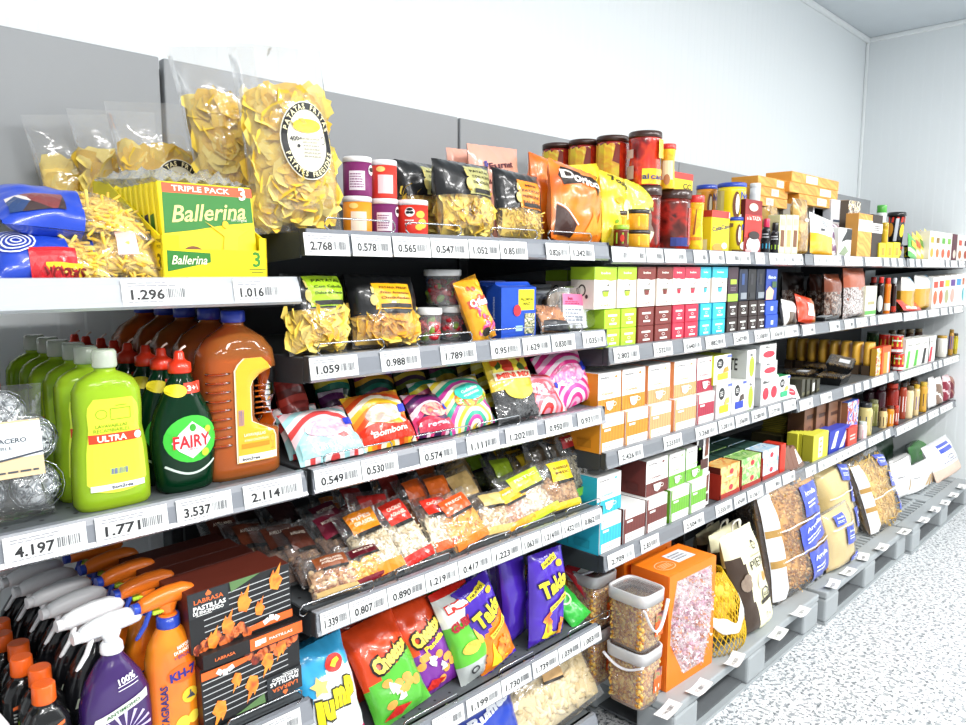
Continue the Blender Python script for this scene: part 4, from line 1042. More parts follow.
# snack cans
def snack_can(label, px0, px1, y, z, col, deco=0):
    xc, r = rad(px0, px1, y, z+.04)
    t = can('snack_can', label, (xc, y+r, z), r, .083, col, 'f3efef', group='small crisp cans')
    f = FC(r, 0, 0); a = -.5*r
    if deco == 0:
        decal(t, 'data_panel', rect(a-.022, .012, a+.012, .052, 6, 1), ink('ecdfe8'), f, 1)
        decal(t, 'data_print', join(lines(a-.02, .016, a+.01, .048, 6, rn)), ink('8d5a80'), f, 2)
        decal(t, 'emblem', ell(a+.03, .055, .009, .011), ink('f5f1ee'), f, 2)
        decal(t, 'emblem_shape', ell(a+.03, .056, .0075, .005), ink('1f1a1c'), f, 3)
    elif deco == 1:
        decal(t, 'crisp_picture', join(ell(a+.012, .05, .011, .008), ell(a+.017, .03, .012, .011), ell(a+.008, .022, .009, .007)), mat('f6c54a', .4), f, 1)
        decal(t, 'emblem', ell(a-.013, .055, .011, .0105), ink('f7f4f2'), f, 2)
        decal(t, 'emblem_shape', join(ell(a-.017, .054, .0045, .003), ell(a-.009, .054, .0045, .003), ell(a-.013, .061, .007, .003)), ink('17181a'), f, 3)
        decal(t, 'white_words', lines(a-.024, .026, a-.004, .04, 2, rn), ink('f8e2de'), f, 2)
    else:
        decal(t, 'data_panel', rect(a-.018, .01, a+.016, .05, 6, 1), ink('f3dcc6' if deco == 3 else 'f7cfcf'), f, 1)
        decal(t, 'crisp_picture', ell(a-.012, .062, .01, .006), mat('f8d27a', .4), f, 1)
    return t
snack_can('orange snack can at the bottom left of the can pile', 343, 372, 1.32, z, 'f0931e', 3)
snack_can('purple snack can on top of the orange one', 343, 372, 1.32, z+.083, '7a2462')
snack_can('purple snack can at the bottom, right of the orange one', 371, 398, 1.32, z, '73245e')
snack_can('red snack can on top of the lower purple one', 371, 397, 1.32, z+.083, 'e23a2c', 2)
snack_can('red snack can standing alone on the shelf, rightmost of the cans', 397, 428, 1.295, z, 'e0301f', 1)
# black-headed crisp bags
def black_bag(label, pl, pr, pt, y, z, lean, tk, seed, kind, patch, pcols, words, rz=0., ry=0., hd=.5, size=.024, n=120, foot_black=True, group='black-headed bags of crisps'):
    y += tk*.42; xc, w, h = fit(pl, pr, pt, y, z, lean); w = thin(w, tk, xc, y)
    t, P = clear_bag('crisp_bag', label, 'crisp bag', (xc, y, z+.001), w, h, tk, (R(-lean), ry, rz), kind, n, size, pcols, seed, head='17181a', v1=hd+.06, hd=hd, group=group)
    f = P.front
    a, b, c, d = patch[0]
    decal(t, 'front_patch', rect(w*a, h*b, w*c, h*d, 6, 5), foil(patch[1]), f, 2)
    decal(t, 'patch_lettering', join(*[txt(s_, w*(a+c)/2+.003, h*(b+(d-b)*(.82-.2*k)), h*.034, min(w*(c-a)*.8, .011*len(s_)), bold=.02) for k, s_ in enumerate(words)]), ink(patch[2]), f, 3)
    decal(t, 'black_strip', rect(w*(a+.06), h*(b+.015), w*(c-.03), h*(b+.07), 6, 1), ink('1a1814'), f, 4)
    decal(t, 'bottle_picture', join(ell(w*(a-.02), h*(b+(d-b)*.35), w*.045, h*.075, 12, 2), rect(w*(a-.035), h*(b+(d-b)*.6), w*(a-.005), h*(b+(d-b)*.85))), mat('c9b86a', .3), f, 4)
    return t, P
black_bag('front black-headed bag of crisps with a pale olive patch', 428, 499, 163, 1.30, z, 6, .085, 21, 'chip', ((-.12, .55, .36, .92), 'b9b573', '3d3518'), CH, ['PATATAS', 'CON ACEITE', 'DE OLIVA'], R(4), 0, .52)
black_bag('black-headed bag of crisps half hidden behind the front one', 392, 448, 163, 1.42, z, 6, .08, 22, 'chip', ((-.1, .55, .4, .92), 'b9b573', '3d3518'), CH, ['PATATAS', 'CON ACEITE'], R(6), 0, .52)
black_bag('black bag of potato sticks with an orange patch', 489, 546, 172, 1.29, z, 10, .08, 23, 'stick', ((-.22, .42, .3, .82), 'f0901e', '5a2a10'), ['f2d25a', 'e4b93c'], ['MINI', 'PATATAS', 'PREFREGIDES', 'PALITOS'], R(2), R(3), .42, .022, 200)
# pink tortilla bags behind
for i, (pl, pr, pt, y, sd) in enumerate([(452, 490, 150, 1.66, 4), (471, 526, 147, 1.58, 6)]):
    xc, w, h = fit(pl, pr, pt, y, z, 4)
    t, P = foil_bag('tortilla_bag', ['pale pink bag with pointed corners, the left one behind the crisps', 'pale pink bag with pointed corners and brown words behind the potato sticks'][i], 'snack bag', (xc, y, z), w, h, .07, (R(-4), R(-3), R(6)), [foil('f0b09a')], None, sd, 'pink bags at the back of the middle bay', .14, pinch=.02)
    if i: decal(t, 'lettering', join(txt('Furnet', .0, h*.8, .018, w*.5, bold=.03, rot=R(6)), txt('Nuestra Tierra', .0, h*.66, .018, w*.72, bold=.03, rot=R(6))), ink('5c2430'), P.front, 2)
    decal(t, 'blue_flower', join(*[ell(-w*.3+.006*math.cos(a), h*.8+.006*math.sin(a), .004) for a in (0, 1.26, 2.5, 3.8, 5)]), ink('4a4aa0'), P.front, 2)
# orange tortilla bags
def orange_bag(label, pl, pr, pt, y, lean, seed, rz, front=True):
    y += .03
    xc, w, h = fit(pl, pr, pt, y, z, lean); w = thin(w, .09, xc, y)
    t, P = foil_bag('tortilla_bag', label, 'snack bag', (xc, y, z), w, h, .09, (R(-lean), R(6), rz), [ramp_mat('noise', ['ee6e14', 'f58a1e', 'e8600f'], 9, 2, .28, const=False)], None, seed, 'orange bags of tortilla crisps', .13)
    f = P.front
    if front:
        decal(t, 'black_flash', poly((-w*.46, h*.78), (-w*.40, h*.9), (.0, h*.86), (w*.38, h*.88), (w*.22, h*.6), (w*.1, h*.78), (-w*.42, h*.66)), ink('241612'), f, 2)
        decal(t, 'brand_lettering', txt('Doritos', -w*.04, h*.78, h*.105, w*.8, bold=.035, rot=R(-3)), ink('f6f1e8'), f, 3)
        decal(t, 'corner_flash', poly((-w*.49, h*.05), (-w*.48, h*.42), (-w*.16, h*.2), (-w*.2, h*.04)), ink('3a1c14'), f, 2)
        decal(t, 'corner_line', line((-w*.48, h*.44), (-w*.14, h*.2), .004), ink('f3e9e0'), f, 3)
        decal(t, 'crisp_picture', join(poly((-w*.02, h*.1), (w*.3, h*.14), (w*.12, h*.42)), poly((w*.08, h*.06), (w*.4, h*.2), (w*.34, h*.44))), mat('f39a2c', .5, var=.2, sc=60), f, 2)
    return t, P
orange_bag('orange tortilla crisp bag with black flash, in front of the yellow bag', 540, 605, 166, 1.29, 8, 31, R(4))
orange_bag('orange tortilla crisp bag peeping out behind the front one', 520, 574, 158, 1.40, 6, 33, R(6), False)
t, P = None, None
def yellow_bag(label, pl, pr, pt, y, lean, seed, rz, ry):
    y += .03
    xc, w, h = fit(pl, pr, pt, y, z, lean); w = thin(w, .08, xc, y)
    t, P = foil_bag('nacho_bag', label, 'snack bag', (xc, y, z), w, h, .08, (R(-lean), ry, rz), [ramp_mat('noise', ['f6de12', 'f7e53a', 'f2cc0e'], 9, 2, .28, const=False)], None, seed, 'yellow snack bags', .13)
    f = P.front
    decal(t, 'brand_lettering', txt('Tosty', -w*.05, h*.86, h*.08, w*.6, bold=.03, shear=.2, rot=R(-14)), ink('2a2410'), f, 2)
    decal(t, 'pale_patch', join(ell(w*.12, h*.42, w*.24, h*.22, 16, 3)), mat('f8f0b0', .4), f, 2)
    decal(t, 'orange_drawing', join(ell(w*.1, h*.3, w*.12, h*.06), ell(-w*.18, h*.6, w*.1, h*.05)), ink('f0a818'), f, 3)
    decal(t, 'green_spots', join(ell(w*.3, h*.16, .008), ell(-w*.3, h*.3, .006)), ink('7fae2a'), f, 3)
    return t
yellow_bag('tall yellow snack bag tilted against the orange one', 566, 612, 165, 1.40, 5, 36, R(4), R(-8))
yellow_bag('yellow snack bag at the right end of the middle top shelf', 592, 634, 174, 1.31, 6, 38, R(8), R(4))
# ================================================================== MIDDLE BAY, second shelf
z = ZM[1]
black_bag('black-headed crisp bag with a lime patch at the left end of the second shelf', 280, 350, 274, 1.275, z, 10, .09, 41, 'chip', ((-.24, .56, .42, .95), 'a8d02a', '20300a'), CH, ['PATATAS', 'Con Cebolla', 'Dulce de Fuentes'], R(2), 0, .53, .028)
black_bag('black-headed crisp bag with a yellow-orange patch beside the pickle tubs', 343, 421, 276, 1.275, z, 14, .09, 43, 'chip', ((-.26, .48, .30, .84), 'f2b21e', '6a3208'), ['f0c23c', 'e8a82e', 'f5d264'], ['PATANA FREGIT', 'Fritas Artesanas', 'Ondulades'], R(-2), R(2), .44, .027)
black_bag('black-headed crisp bag hidden behind the pair on the second shelf', 305, 372, 276, 1.44, z, 6, .09, 47, 'chip', ((-.24, .56, .42, .95), '2b2b22', '20300a'), CH, ['PATATAS'], R(2), 0, .53, .028, 60)
# pickle tubs
m_tub = film('f4f8f8', .14, .15, .05)
def tub(label, pl, pr, y, z, h=.085):
    xc, r = rad(pl, pr, y, z+.04)
    t = thing('pickle_tub', label, 'tub', (xc, y+r, z), 0, 'clear pickle tubs')
    MB().lathe([(r*.82, 0), (r*.84, .002), (r*.96, h-.012)], 24).build('tub', m_tub, t)
    MB().lathe([(r*.99, h-.016), (r*1.02, h-.014), (r*1.02, h-.002), (r*.97, h), (r*.9, h-.003)], 24).build('lid', mat('eef0f0', .3, var=0, coat=.3), t)
    mb = MB(); rr = random.Random(pl)
    for k in range(46):
        a = rr.uniform(0, 6.28); q = r*rr.uniform(.3, .74); zz = rr.uniform(.012, h*.66)
        mb.ball((q*math.cos(a), q*math.sin(a), zz), (.009, .009, .013), rr.choice((0, 0, 0, 1, 2)), 7, 5, Euler((rr.uniform(0, 3), rr.uniform(0, 3), 0)).to_matrix())
    mb.build('peppers', [mat('c21f2c', .25, coat=.4), mat('7d9a3a', .3), mat('d84a50', .3)], t)['kind'] = 'stuff'
    return t
tub('left pickle tub on the shelf behind the wire', 417, 442, 1.30, z)
tub('right pickle tub on the shelf under another tub', 438, 463, 1.335, z)
tub('pickle tub stacked on top of the other two', 424, 461, 1.33, z+.087, .088)
# orange sweet bag
xc, w, h = fit(459, 497, 281, 1.285, z, 12)
t, P = foil_bag('sweet_bag', 'orange sweet bag tilted to the right beside the pickle tubs', 'sweet bag', (xc+.015, 1.285, z), .085, h+.012, .05, (R(-12), R(-16), R(4)), [ramp_mat('noise', ['f09a1a', 'f4b22c', 'ee8a14'], 14, 2, .28, const=False)], None, 51, None, .12)
f = P.front
decal(t, 'white_lettering', txt('Crikets', 0, h*.66, .017, .066, bold=.05, rot=R(-6)), ink('f7f4ee'), f, 3)
decal(t, 'lettering_shadow', rect(-.036, h*.6, .036, h*.73, 6, 3), ink('d24a28'), f, 2)
decal(t, 'fruit_picture', join(*[ell(-.022+.011*k, h*(.18+.05*(k % 3)), .008) for k in range(5)]), ramp_mat('voro', ['e0407a', 'f06030', 'f08ab0', 'f2d23a'], 60), f, 2)
decal(t, 'round_mark', ell(-.012, h*.16, .011), ink('26211c'), f, 4)
decal(t, 'colour_spots', join(*[ell(random.Random(k).uniform(-.035, .035), h*random.Random(k+9).uniform(.3, .95), .006) for k in range(14)]), ramp_mat('voro', ['e8481c', 'f6d22a', 'e0407a'], 40), f, 2)
# blue packs
def blue_pack(label, pl, pr, pt, y, rz, front):
    xc, w, h = fit(pl, pr, pt, y, z)
    t = thing('snack_pack', label, 'pack', (xc, y, z), rz, 'blue snack packs')
    d = .06
    rings = [[(-w/2, 0, zz), (w/2, 0, zz), (w/2, dd, zz), (-w/2, dd, zz)] for zz, dd in ((0, d), (h*.92, d))]
    mb = MB().loft(rings, 0, True, False); mb.loft([[(-w/2*q, d/2-yy, zz), (w/2*q, d/2-yy, zz), (w/2*q, d/2+yy, zz), (-w/2*q, d/2+yy, zz)] for zz, yy, q in ((h*.92, d/2, 1), (h*.96, .008, .98), (h*1.0, .002, .98), (h*1.02, .002, .9))], 0, True, False)
    mb.build('pack', foil('2352c4'), t)
    f = FR(0)
    decal(t, 'yellow_label', rect(-.002, h*.5, w*.44, h*.88), ink('f1e62a'), f, 1)
    decal(t, 'label_lettering', join(txt('PALOMITAS', w*.22, h*.7, .007, w*.36, bold=.03), txt('MAIZ', w*.22, h*.62, .007, w*.2, bold=.03)), ink('6b6a10'), f, 2)
    decal(t, 'red_spot', ell(-w*.06, h*.5, .013, .015), ink('e0303c'), f, 3)
    decal(t, 'window_picture', rect(w*.16, h*.06, w*.46, h*.44), ramp_mat('noise', ['8d8f6a', 'c9c4a0', '5a6a4a', 'e6e0cc'], 60, 2), f, 2)
    decal(t, 'pale_strip', rect(-w*.1, h*.12, w*.1, h*.22), ink('a8d8f4'), f, 2)
    decal(t, 'side_lettering', txt('palomitas', -d*.5, h*.55, .008, h*.4, bold=.02, rot=R(90)), ink('bcd0f8'), FL(-w/2), 1)
    return t
blue_pack('front blue snack pack with a yellow label', 503, 534, 283, 1.29, R(-6), True)
blue_pack('blue snack pack behind and left of the front one', 487, 512, 282, 1.375, R(-4), False)
# white cups at the back
for i, (px, y) in enumerate([(541, 1.42), (541, 1.50)]):
    x = xa(px, y, z+.1); h = .115 if i == 0 else .13
    t = thing('white_cup', ['white cup with lid behind the little nut bag', 'white cup at the back, behind another white cup'][i], 'cup', (x, y, z), 0)
    MB().lathe([(.022, 0), (.03, h-.012)], 18).build('cup', mat('e9ebec', .5), t)
    MB().lathe([(.033, h-.012), (.033, h-.003), (.03, h)], 18).build('lid', plast('dfe3e5'), t)
# nut bag lying
xc, w, h = fit(531, 561, 311, 1.30, z, 25)
t, P = clear_bag('nut_bag', 'little black nut bag lying open-fronted beside the blue pack', 'nut bag', (xc, 1.285, z), w, .09, .04, (R(-30), R(6), 0), 'long', 60, .014, ['c98a52', 'b57440'], 55, head='22242a', v1=.98, hd=.98)
decal(t, 'black_foot', rect(-w*.44, .004, w*.44, .032, 8, 4), foil('1c1e24'), P.front, 3)
# clear tub with pink label
xc, w, h = fit(553, 600, 288, 1.30, z)
t = thing('seed_tub', 'clear rounded tub of brown snack mix standing on edge, with a pink and white label', 'tub', (xc, 1.335, z+.002), (R(-6), R(3), R(-4)))
cs = [(w*.5*math.copysign(abs(math.cos(a))**.62, math.cos(a)), h/2+h*.5*math.copysign(abs(math.sin(a))**.62, math.sin(a))) for a in [2*math.pi*k/28 for k in range(28)]]
mb = MB(); mb.loft([[(x*q, yy, h/2+(v-h/2)*q) for x, v in cs] for yy, q in ((-.03, .93), (-.028, 1.), (-.022, 1.), (-.02, .95), (.035, .78), (.037, .7))], 0)
mb.build('tub', film('ffffff', .07, .08, .1), t)
mb = MB(); rr = random.Random(8)
for k in range(170):
    a = rr.uniform(0, 6.28); q = rr.uniform(0, .8)**.6; piece(mb, 'long', (w*.36*q*math.cos(a), rr.uniform(-.02, .0), h/2+h*.36*q*math.sin(a)), .011, rr, rr.randrange(2))
mb.loft([[(x*q, yy, h/2+(v-h/2)*q) for x, v in cs] for yy, q in ((-.008, .78), (.028, .7))], 0)
mb.build('snack_mix', [mat('7c6446', .6), mat('a58a66', .6)], t)['kind'] = 'stuff'
lf = FR(-.031)
MB().box(-w*.24, w*.2, -.0325, -.0315, h*.12, h*.82).build('label', mat('f4f4f4', .4), t)
decal(t, 'pink_head', rect(-w*.24, h*.56, w*.2, h*.82), ink('f27aa4'), FR(-.0325), 1)
decal(t, 'label_lettering', join(txt('bon', -w*.1, h*.72, .009, bold=.04), lines(-w*.2, h*.58, w*.14, h*.66, 2, rn)), ink('a02050'), FR(-.0325), 2)
decal(t, 'label_print', join(lines(-w*.2, h*.18, w*.16, h*.5, 4, rn), barcode(0, h*.2, w*.14, h*.3, rn, 8)), ink('8a93a0'), FR(-.0325), 1)
# ================================================================== MIDDLE BAY, third shelf: sweets
z = ZM[2]
def stripes(cols, sc=16, dist=1.6, rot=(0, 0, 0), ringy=True): return ramp_mat('ring' if ringy else 'wave', cols, sc, dist, .3, rot, coat=.2)
def sweet_bag(label, pl, pr, pt, y, lean, cols, seed, tk=.045, rz=0., ry=0., win=None, band=None, word=None, wc='f5f2ee', sc=6.5, dz=0., off=(0, 0), flagc=True, hmax=None):
    y += tk*.4; xc, w, h = fit(pl, pr, pt, y, z+dz, lean)
    w = thin(w, tk, xc, y)
    if hmax: h = min(h, hmax)
    t, P = foil_bag('sweet_bag', label, 'sweet bag', (xc, y, z+dz+.004), w, h, tk, (R(-lean), ry, rz), [stripes(cols, sc)], None, seed, 'striped bags of sweets', .14)
    f = P.front
    if win: decal(t, 'window', ell(0, h*.52, w*.34, h*.17, 18, 4), ramp_mat('noise', win, 34, 3, .15, const=False, coat=.8), f, 2)
    if band:
        decal(t, 'band', poly(*[(-w*.47+w*.94*k/8, h*(.08+.0*k)) for k in range(9)], *[(w*.47-w*.94*k/8, h*(.34+.06*math.sin(k))) for k in range(9)]) if False else join(*[poly((-w*.47+w*.94*k/8, h*.07), (-w*.47+w*.94*(k+1)/8, h*.07), (-w*.47+w*.94*(k+1)/8, h*(.33+.05*math.sin((k+1)*.9))), (-w*.47+w*.94*k/8, h*(.33+.05*math.sin(k*.9)))) for k in range(8)]), foil(band), f, 3)
    if word: decal(t, 'lettering', txt(word, 0, h*.21, h*.085, w*.62, bold=.03, rot=R(3)), ink(wc), f, 4)
    if flagc: decal(t, 'blue_mark', join(poly((w*.28, h*.5), (w*.44, h*.52), (w*.43, h*.66), (w*.29, h*.64))), ink('2b3ac0'), f, 4)
    return t
sweet_bag('pale blue and red striped sweet bag, leftmost at the front', 287, 361, 412, 1.268, 42, ['d84a4a', 'f2e6e6', 'a9dde0', 'f3d4da'], 61, .05, R(2), 0, ['f3dfe6', 'f0c8d8', 'd8b0c4', 'f8f2f4'], 'a5dde2', 'TORTEL LADRILL', 'f2fbfb')
sweet_bag('pale blue striped sweet bag half hidden behind the leftmost one', 278, 330, 408, 1.33, 36, ['a9dde0', 'f2e6e6', 'd84a4a'], 62, .05, R(2), 0, None, 'a5dde2', None, flagc=False)
sweet_bag('red and yellow striped sweet bag with a pale window', 350, 412, 396, 1.275, 36, ['f2c22c', 'f7ead2', 'e8501c', 'f08a2a'], 63, .06, R(-3), R(-2), ['e9dcc8', 'f6f0e6', 'd8c4a8', 'c8b8b0'], 'e2361e', 'Bombons', 'fbe6dc')
sweet_bag('purple and pink striped sweet bag', 405, 452, 396, 1.285, 36, ['3a1a4a', 'd8407a', 'f0d4e0', '6a2060'], 64, .05, R(3), R(4), ['f0708a', 'f8c0a8', 'e84a6a', 'f8a070'], 'c42a48', 'regals', 'f4d0dc')
sweet_bag('turquoise-badged striped sweet bag', 438, 494, 380, 1.28, 32, ['f4d83a', 'f2eee0', 'c8409a', '2fb090', 'f0e6c0'], 65, .06, R(2), R(-3), ['f08a2a', '4ab84a', 'e84a3a', 'f2d23a'], None, None, flagc=False)
t = bpy.data.objects[[o.name for o in COL.objects if o.name.startswith('sweet_bag')][-1]]
xc, w, h = fit(438, 494, 380, 1.28+.024, z, 32); w = thin(w, .06, xc, 1.304); P = Pillow(w, h, .06, 65, .14)
decal(t, 'turquoise_badge', ell(.008, h*.63, w*.32, h*.17, 14, 3), foil('45c8b4'), P.front, 3)
decal(t, 'badge_lettering', join(txt('Gelatinas', .008, h*.67, h*.06, w*.4, bold=.03, rot=R(8)), txt('gustosas', .008, h*.59, h*.06, w*.4, bold=.03, rot=R(8))), ink('e2faf4'), P.front, 4)
# jumbo yellow header bag with black liquorice
xc, w, h = fit(486, 531, 355, 1.31, z, 22)
t, P = clear_bag('sweet_bag', 'clear bag of black liquorice under a yellow and red printed head', 'sweet bag', (xc, 1.285, z+.003), w, h, .05, (R(-24), R(2), R(2)), 'nut', 150, .017, ['16171a', '26282c'], 66, head='d8b82a', v1=.42, hd=.46)
f = P.front
decal(t, 'head_picture', rect(-w*.42, h*.7, w*.42, h*.94, 8, 4), ramp_mat('voro', ['e8c62a', 'c8341c', '3a5a1c', 'f2e04a', '20180f', 'e86a1c'], 34), f, 2)
decal(t, 'head_lettering', txt('MINI MIX', 0, h*.66, h*.075, w*.8, bold=.05), ink('e23a1c'), f, 4)
decal(t, 'head_lettering_ground', rect(-w*.44, h*.6, w*.44, h*.72, 8, 3), ink('f2ecc8'), f, 3)
decal(t, 'yellow_moon', poly(*[(w*.34*math.cos(R(180+15*k)), h*.47+h*.17*math.sin(R(180+15*k))) for k in range(13)]), ink('efd84a'), f, 3)
sweet_bag('red and pale pink striped sweet bag in front of the pink one', 512, 564, 376, 1.28, 34, ['f0a0b4', 'e83a3a', 'f8e0e4', 'f2707a'], 67, .055, R(2), R(4), ['f4a8b8', 'e84a5a', 'f8d8dc', 'f0788a'])
sweet_bag('bright pink striped sweet bag at the right end of the shelf', 543, 594, 350, 1.30, 20, ['f03a9a', 'f8c0dc', 'e82a8a', 'f7e0ec'], 68, .06, R(0), R(-10), ['f2d0e0', 'f6a8d0', 'f070a8', 'f8f0f4'])
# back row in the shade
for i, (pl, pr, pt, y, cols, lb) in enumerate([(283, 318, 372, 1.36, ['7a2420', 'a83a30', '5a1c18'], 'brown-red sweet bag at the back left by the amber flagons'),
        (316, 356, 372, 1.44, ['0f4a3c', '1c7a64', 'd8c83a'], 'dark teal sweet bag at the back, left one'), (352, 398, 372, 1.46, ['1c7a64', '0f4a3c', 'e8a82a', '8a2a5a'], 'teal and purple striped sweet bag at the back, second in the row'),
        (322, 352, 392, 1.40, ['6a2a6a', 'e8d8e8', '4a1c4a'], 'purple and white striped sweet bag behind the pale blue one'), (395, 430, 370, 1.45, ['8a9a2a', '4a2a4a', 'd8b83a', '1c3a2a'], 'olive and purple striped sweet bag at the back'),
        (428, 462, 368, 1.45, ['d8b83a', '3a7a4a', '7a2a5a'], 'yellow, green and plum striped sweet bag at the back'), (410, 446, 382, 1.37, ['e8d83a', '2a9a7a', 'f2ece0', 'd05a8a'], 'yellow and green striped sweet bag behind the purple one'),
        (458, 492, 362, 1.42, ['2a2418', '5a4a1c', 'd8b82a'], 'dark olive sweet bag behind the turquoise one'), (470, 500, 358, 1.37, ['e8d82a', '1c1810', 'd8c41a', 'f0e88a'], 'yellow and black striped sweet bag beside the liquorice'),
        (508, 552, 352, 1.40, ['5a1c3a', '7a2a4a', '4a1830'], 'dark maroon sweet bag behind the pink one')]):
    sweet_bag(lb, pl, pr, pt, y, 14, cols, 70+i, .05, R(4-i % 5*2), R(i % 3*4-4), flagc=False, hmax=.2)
# ================================================================== MIDDLE BAY, fourth shelf: nuts and seeds
z = ZM[3]
def nut_bag(label, pl, pr, pt, y, lean, kind, cols, lab, word, seed, foot=None, tk=.042, size=.012, n=130, rz=0., ry=0., dz=0., lw=(-.34, .34), lv=(.62, .9), group='clear bags of nuts and seeds', wc='f4e6d4', h=None, w=None, nm='nut_bag'):
    y += tk*.4; xc, w_, h_ = fit(pl, pr, pt, y, z+dz, lean); w = w or thin(w_, tk, xc, y); h = h or h_
    t, P = clear_bag(nm, label, 'nut bag', (xc, y, z+dz+.004), w, h, tk, (R(-lean), ry, rz), kind, n, size, cols, seed, v1=.64, group=group, op=.06, wr=.12)
    f = P.front
    decal(t, 'label_panel', rect(w*lw[0], h*lv[0], w*lw[1], h*lv[1], 5, 4), foil(lab, .35, .1), f, 3)
    if word:
        ws = word if isinstance(word, list) else [word]
        decal(t, 'label_lettering', join(*[txt(s_, w*(lw[0]+lw[1])/2, h*(lv[0]+(lv[1]-lv[0])*(.66-.26*k)), h*.05, w*(lw[1]-lw[0])*.7, bold=.02) for k, s_ in enumerate(ws)]), ink(wc), f, 4)
    decal(t, 'label_edge', rect(w*(lw[0]+.1), h*(lv[0]-.055), w*lw[1], h*lv[0], 5, 1), ink('1b1a18'), f, 3)
    if foot: decal(t, 'foot_panel', rect(-w*.44, h*.04, w*.44, h*.17, 6, 2), foil(foot, .35, .1), f, 3)
    return t
BR = ['b98a5a', 'd8b98a', 'a8744a', 'e6cfa4']
nut_bag('clear hazelnut bag with a brown label at the left front of the nut shelf', 302, 356, 556, 1.268, 38, 'nut', ['c89a6a', 'a0663a', 'e2c294'], '8c4a26', ['AVELLANES', 'AVELLANAS'], 81, 'c9a86a', .05, .016, 110, R(-4))
nut_bag('toasted corn bag with a dark red foot beside the hazelnuts', 338, 388, 548, 1.275, 38, 'nut', ['f0b030', 'e69a1c', 'f6cc6a'], '5a1420', ['KIKOS'], 82, '7a1626', .045, .015, 130, R(4), lv=(.7, .92))
nut_bag('sunflower seed bag with an orange label and orange foot', 356, 402, 508, 1.272, 42, 'long', ['e0d2b4', 'c9b48c', 'efe6d0'], 'ef8a1c', ['PIPES', 'GIRASOL'], 83, 'f08a1e', .05, .011, 220, R(-5), R(-10))
nut_bag('pale seed bag with a bright red label, left of the pair', 392, 432, 500, 1.275, 42, 'long', ['e8dcc4', 'd4c29c', 'f3ead8'], 'e2301f', ['CACAUET', 'AGRANEL'], 84, 'd82a20', .05, .012, 200, R(4), R(-6), lv=(.6, .92))
nut_bag('pale seed bag with a bright red label, right of the pair', 422, 462, 498, 1.285, 42, 'long', ['e6d6b8', 'd0ba90', 'f1e7d2'], 'e2301f', ['CACAUET'], 85, 'ea5a1c', .045, .012, 180, R(0), R(3), lv=(.62, .9))
nut_bag('orange corn snack bag with an orange-red label', 443, 488, 494, 1.275, 38, 'macaroni', ['f0a82a', 'e8941c', 'f4bc4a'], 'ea5a20', ['FREGIT'], 86, 'f07a1c', .045, .014, 130, R(4), R(-8))
nut_bag('mixed nut bag with a cream label', 474, 514, 494, 1.28, 40, 'nut', ['d9c09a', 'c4a478', 'ead8ba'], 'd9c07a', None, 87, 'e0b868', .04, .013, 120, R(0), R(5))
nut_bag('almond bag with a yellow and black label', 494, 540, 486, 1.28, 40, 'long', ['b87a52', 'c9916a', 'd8a988'], 'f0b62a', ['AMETLLA'], 88, 'f0a01c', .04, .014, 110, R(2), R(-6), lv=(.58, .88))
nut_bag('pistachio bag with a lime label and lime foot', 509, 558, 470, 1.28, 34, 'nut', ['dccab0', 'c9b594', 'ece0cc', 'b8a888'], 'bfd82a', ['FESTUC'], 89, 'c8e02e', .045, .017, 110, R(0), R(-8), wc='f6fae0')
nut_bag('walnut bag with a yellow label', 536, 580, 461, 1.285, 24, 'nut', ['b98e5c', 'd2ac78', 'a87844'], 'efd428', ['BARREJA', 'MIX'], 90, 'e6cc30', .05, .015, 130, R(0), R(2), wc='7a5a10', lv=(.56, .92), lw=(-.22, .36))
nut_bag('tall brown seed bag with a dark red label at the right end', 562, 592, 432, 1.33, 14, 'long', ['8c8468', '6a6250', 'a49c80'], '9c1c24', ['PIPAS'], 91, '7fc83a', .05, .009, 260, R(0), R(-4), lw=(-.4, .4), lv=(.78, .95))
nut_bag('tall brown seed bag second from the right end', 546, 574, 438, 1.36, 12, 'long', ['8c8468', '6a6250', 'a49c80'], '3a3428', None, 92, None, .05, .009, 240, R(0), R(-4))
nut_bag('tall brown seed bag behind the walnut bag', 528, 556, 440, 1.38, 12, 'long', ['8c8468', '6a6250', 'a49c80'], '3a3428', None, 93, None, .05, .009, 200, R(0), R(-4))
# heap of bags behind, reclining on one another
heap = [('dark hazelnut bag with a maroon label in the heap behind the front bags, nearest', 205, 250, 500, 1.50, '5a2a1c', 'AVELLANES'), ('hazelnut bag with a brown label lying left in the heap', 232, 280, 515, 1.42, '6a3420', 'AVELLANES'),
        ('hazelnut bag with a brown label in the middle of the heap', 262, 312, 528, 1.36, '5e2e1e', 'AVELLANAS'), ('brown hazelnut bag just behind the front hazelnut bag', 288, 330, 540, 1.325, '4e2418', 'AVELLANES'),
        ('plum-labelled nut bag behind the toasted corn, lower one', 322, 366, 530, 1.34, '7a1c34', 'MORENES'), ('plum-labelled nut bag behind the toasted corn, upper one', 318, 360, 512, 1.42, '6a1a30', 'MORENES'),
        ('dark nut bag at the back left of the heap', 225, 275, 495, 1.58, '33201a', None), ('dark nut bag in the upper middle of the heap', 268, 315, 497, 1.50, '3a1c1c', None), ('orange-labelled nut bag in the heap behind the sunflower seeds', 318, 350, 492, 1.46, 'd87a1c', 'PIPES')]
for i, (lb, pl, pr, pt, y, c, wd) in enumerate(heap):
    nut_bag(lb, pl, pr, pt, y, 52, 'nut', ['6a4a34', '4a3226', '8a6a4a'], c, wd, 100+i, None, .05, .016, 60, R(rn.uniform(-10, 10)), R(rn.uniform(-8, 8)), .012, h=.17, lv=(.5, .85))
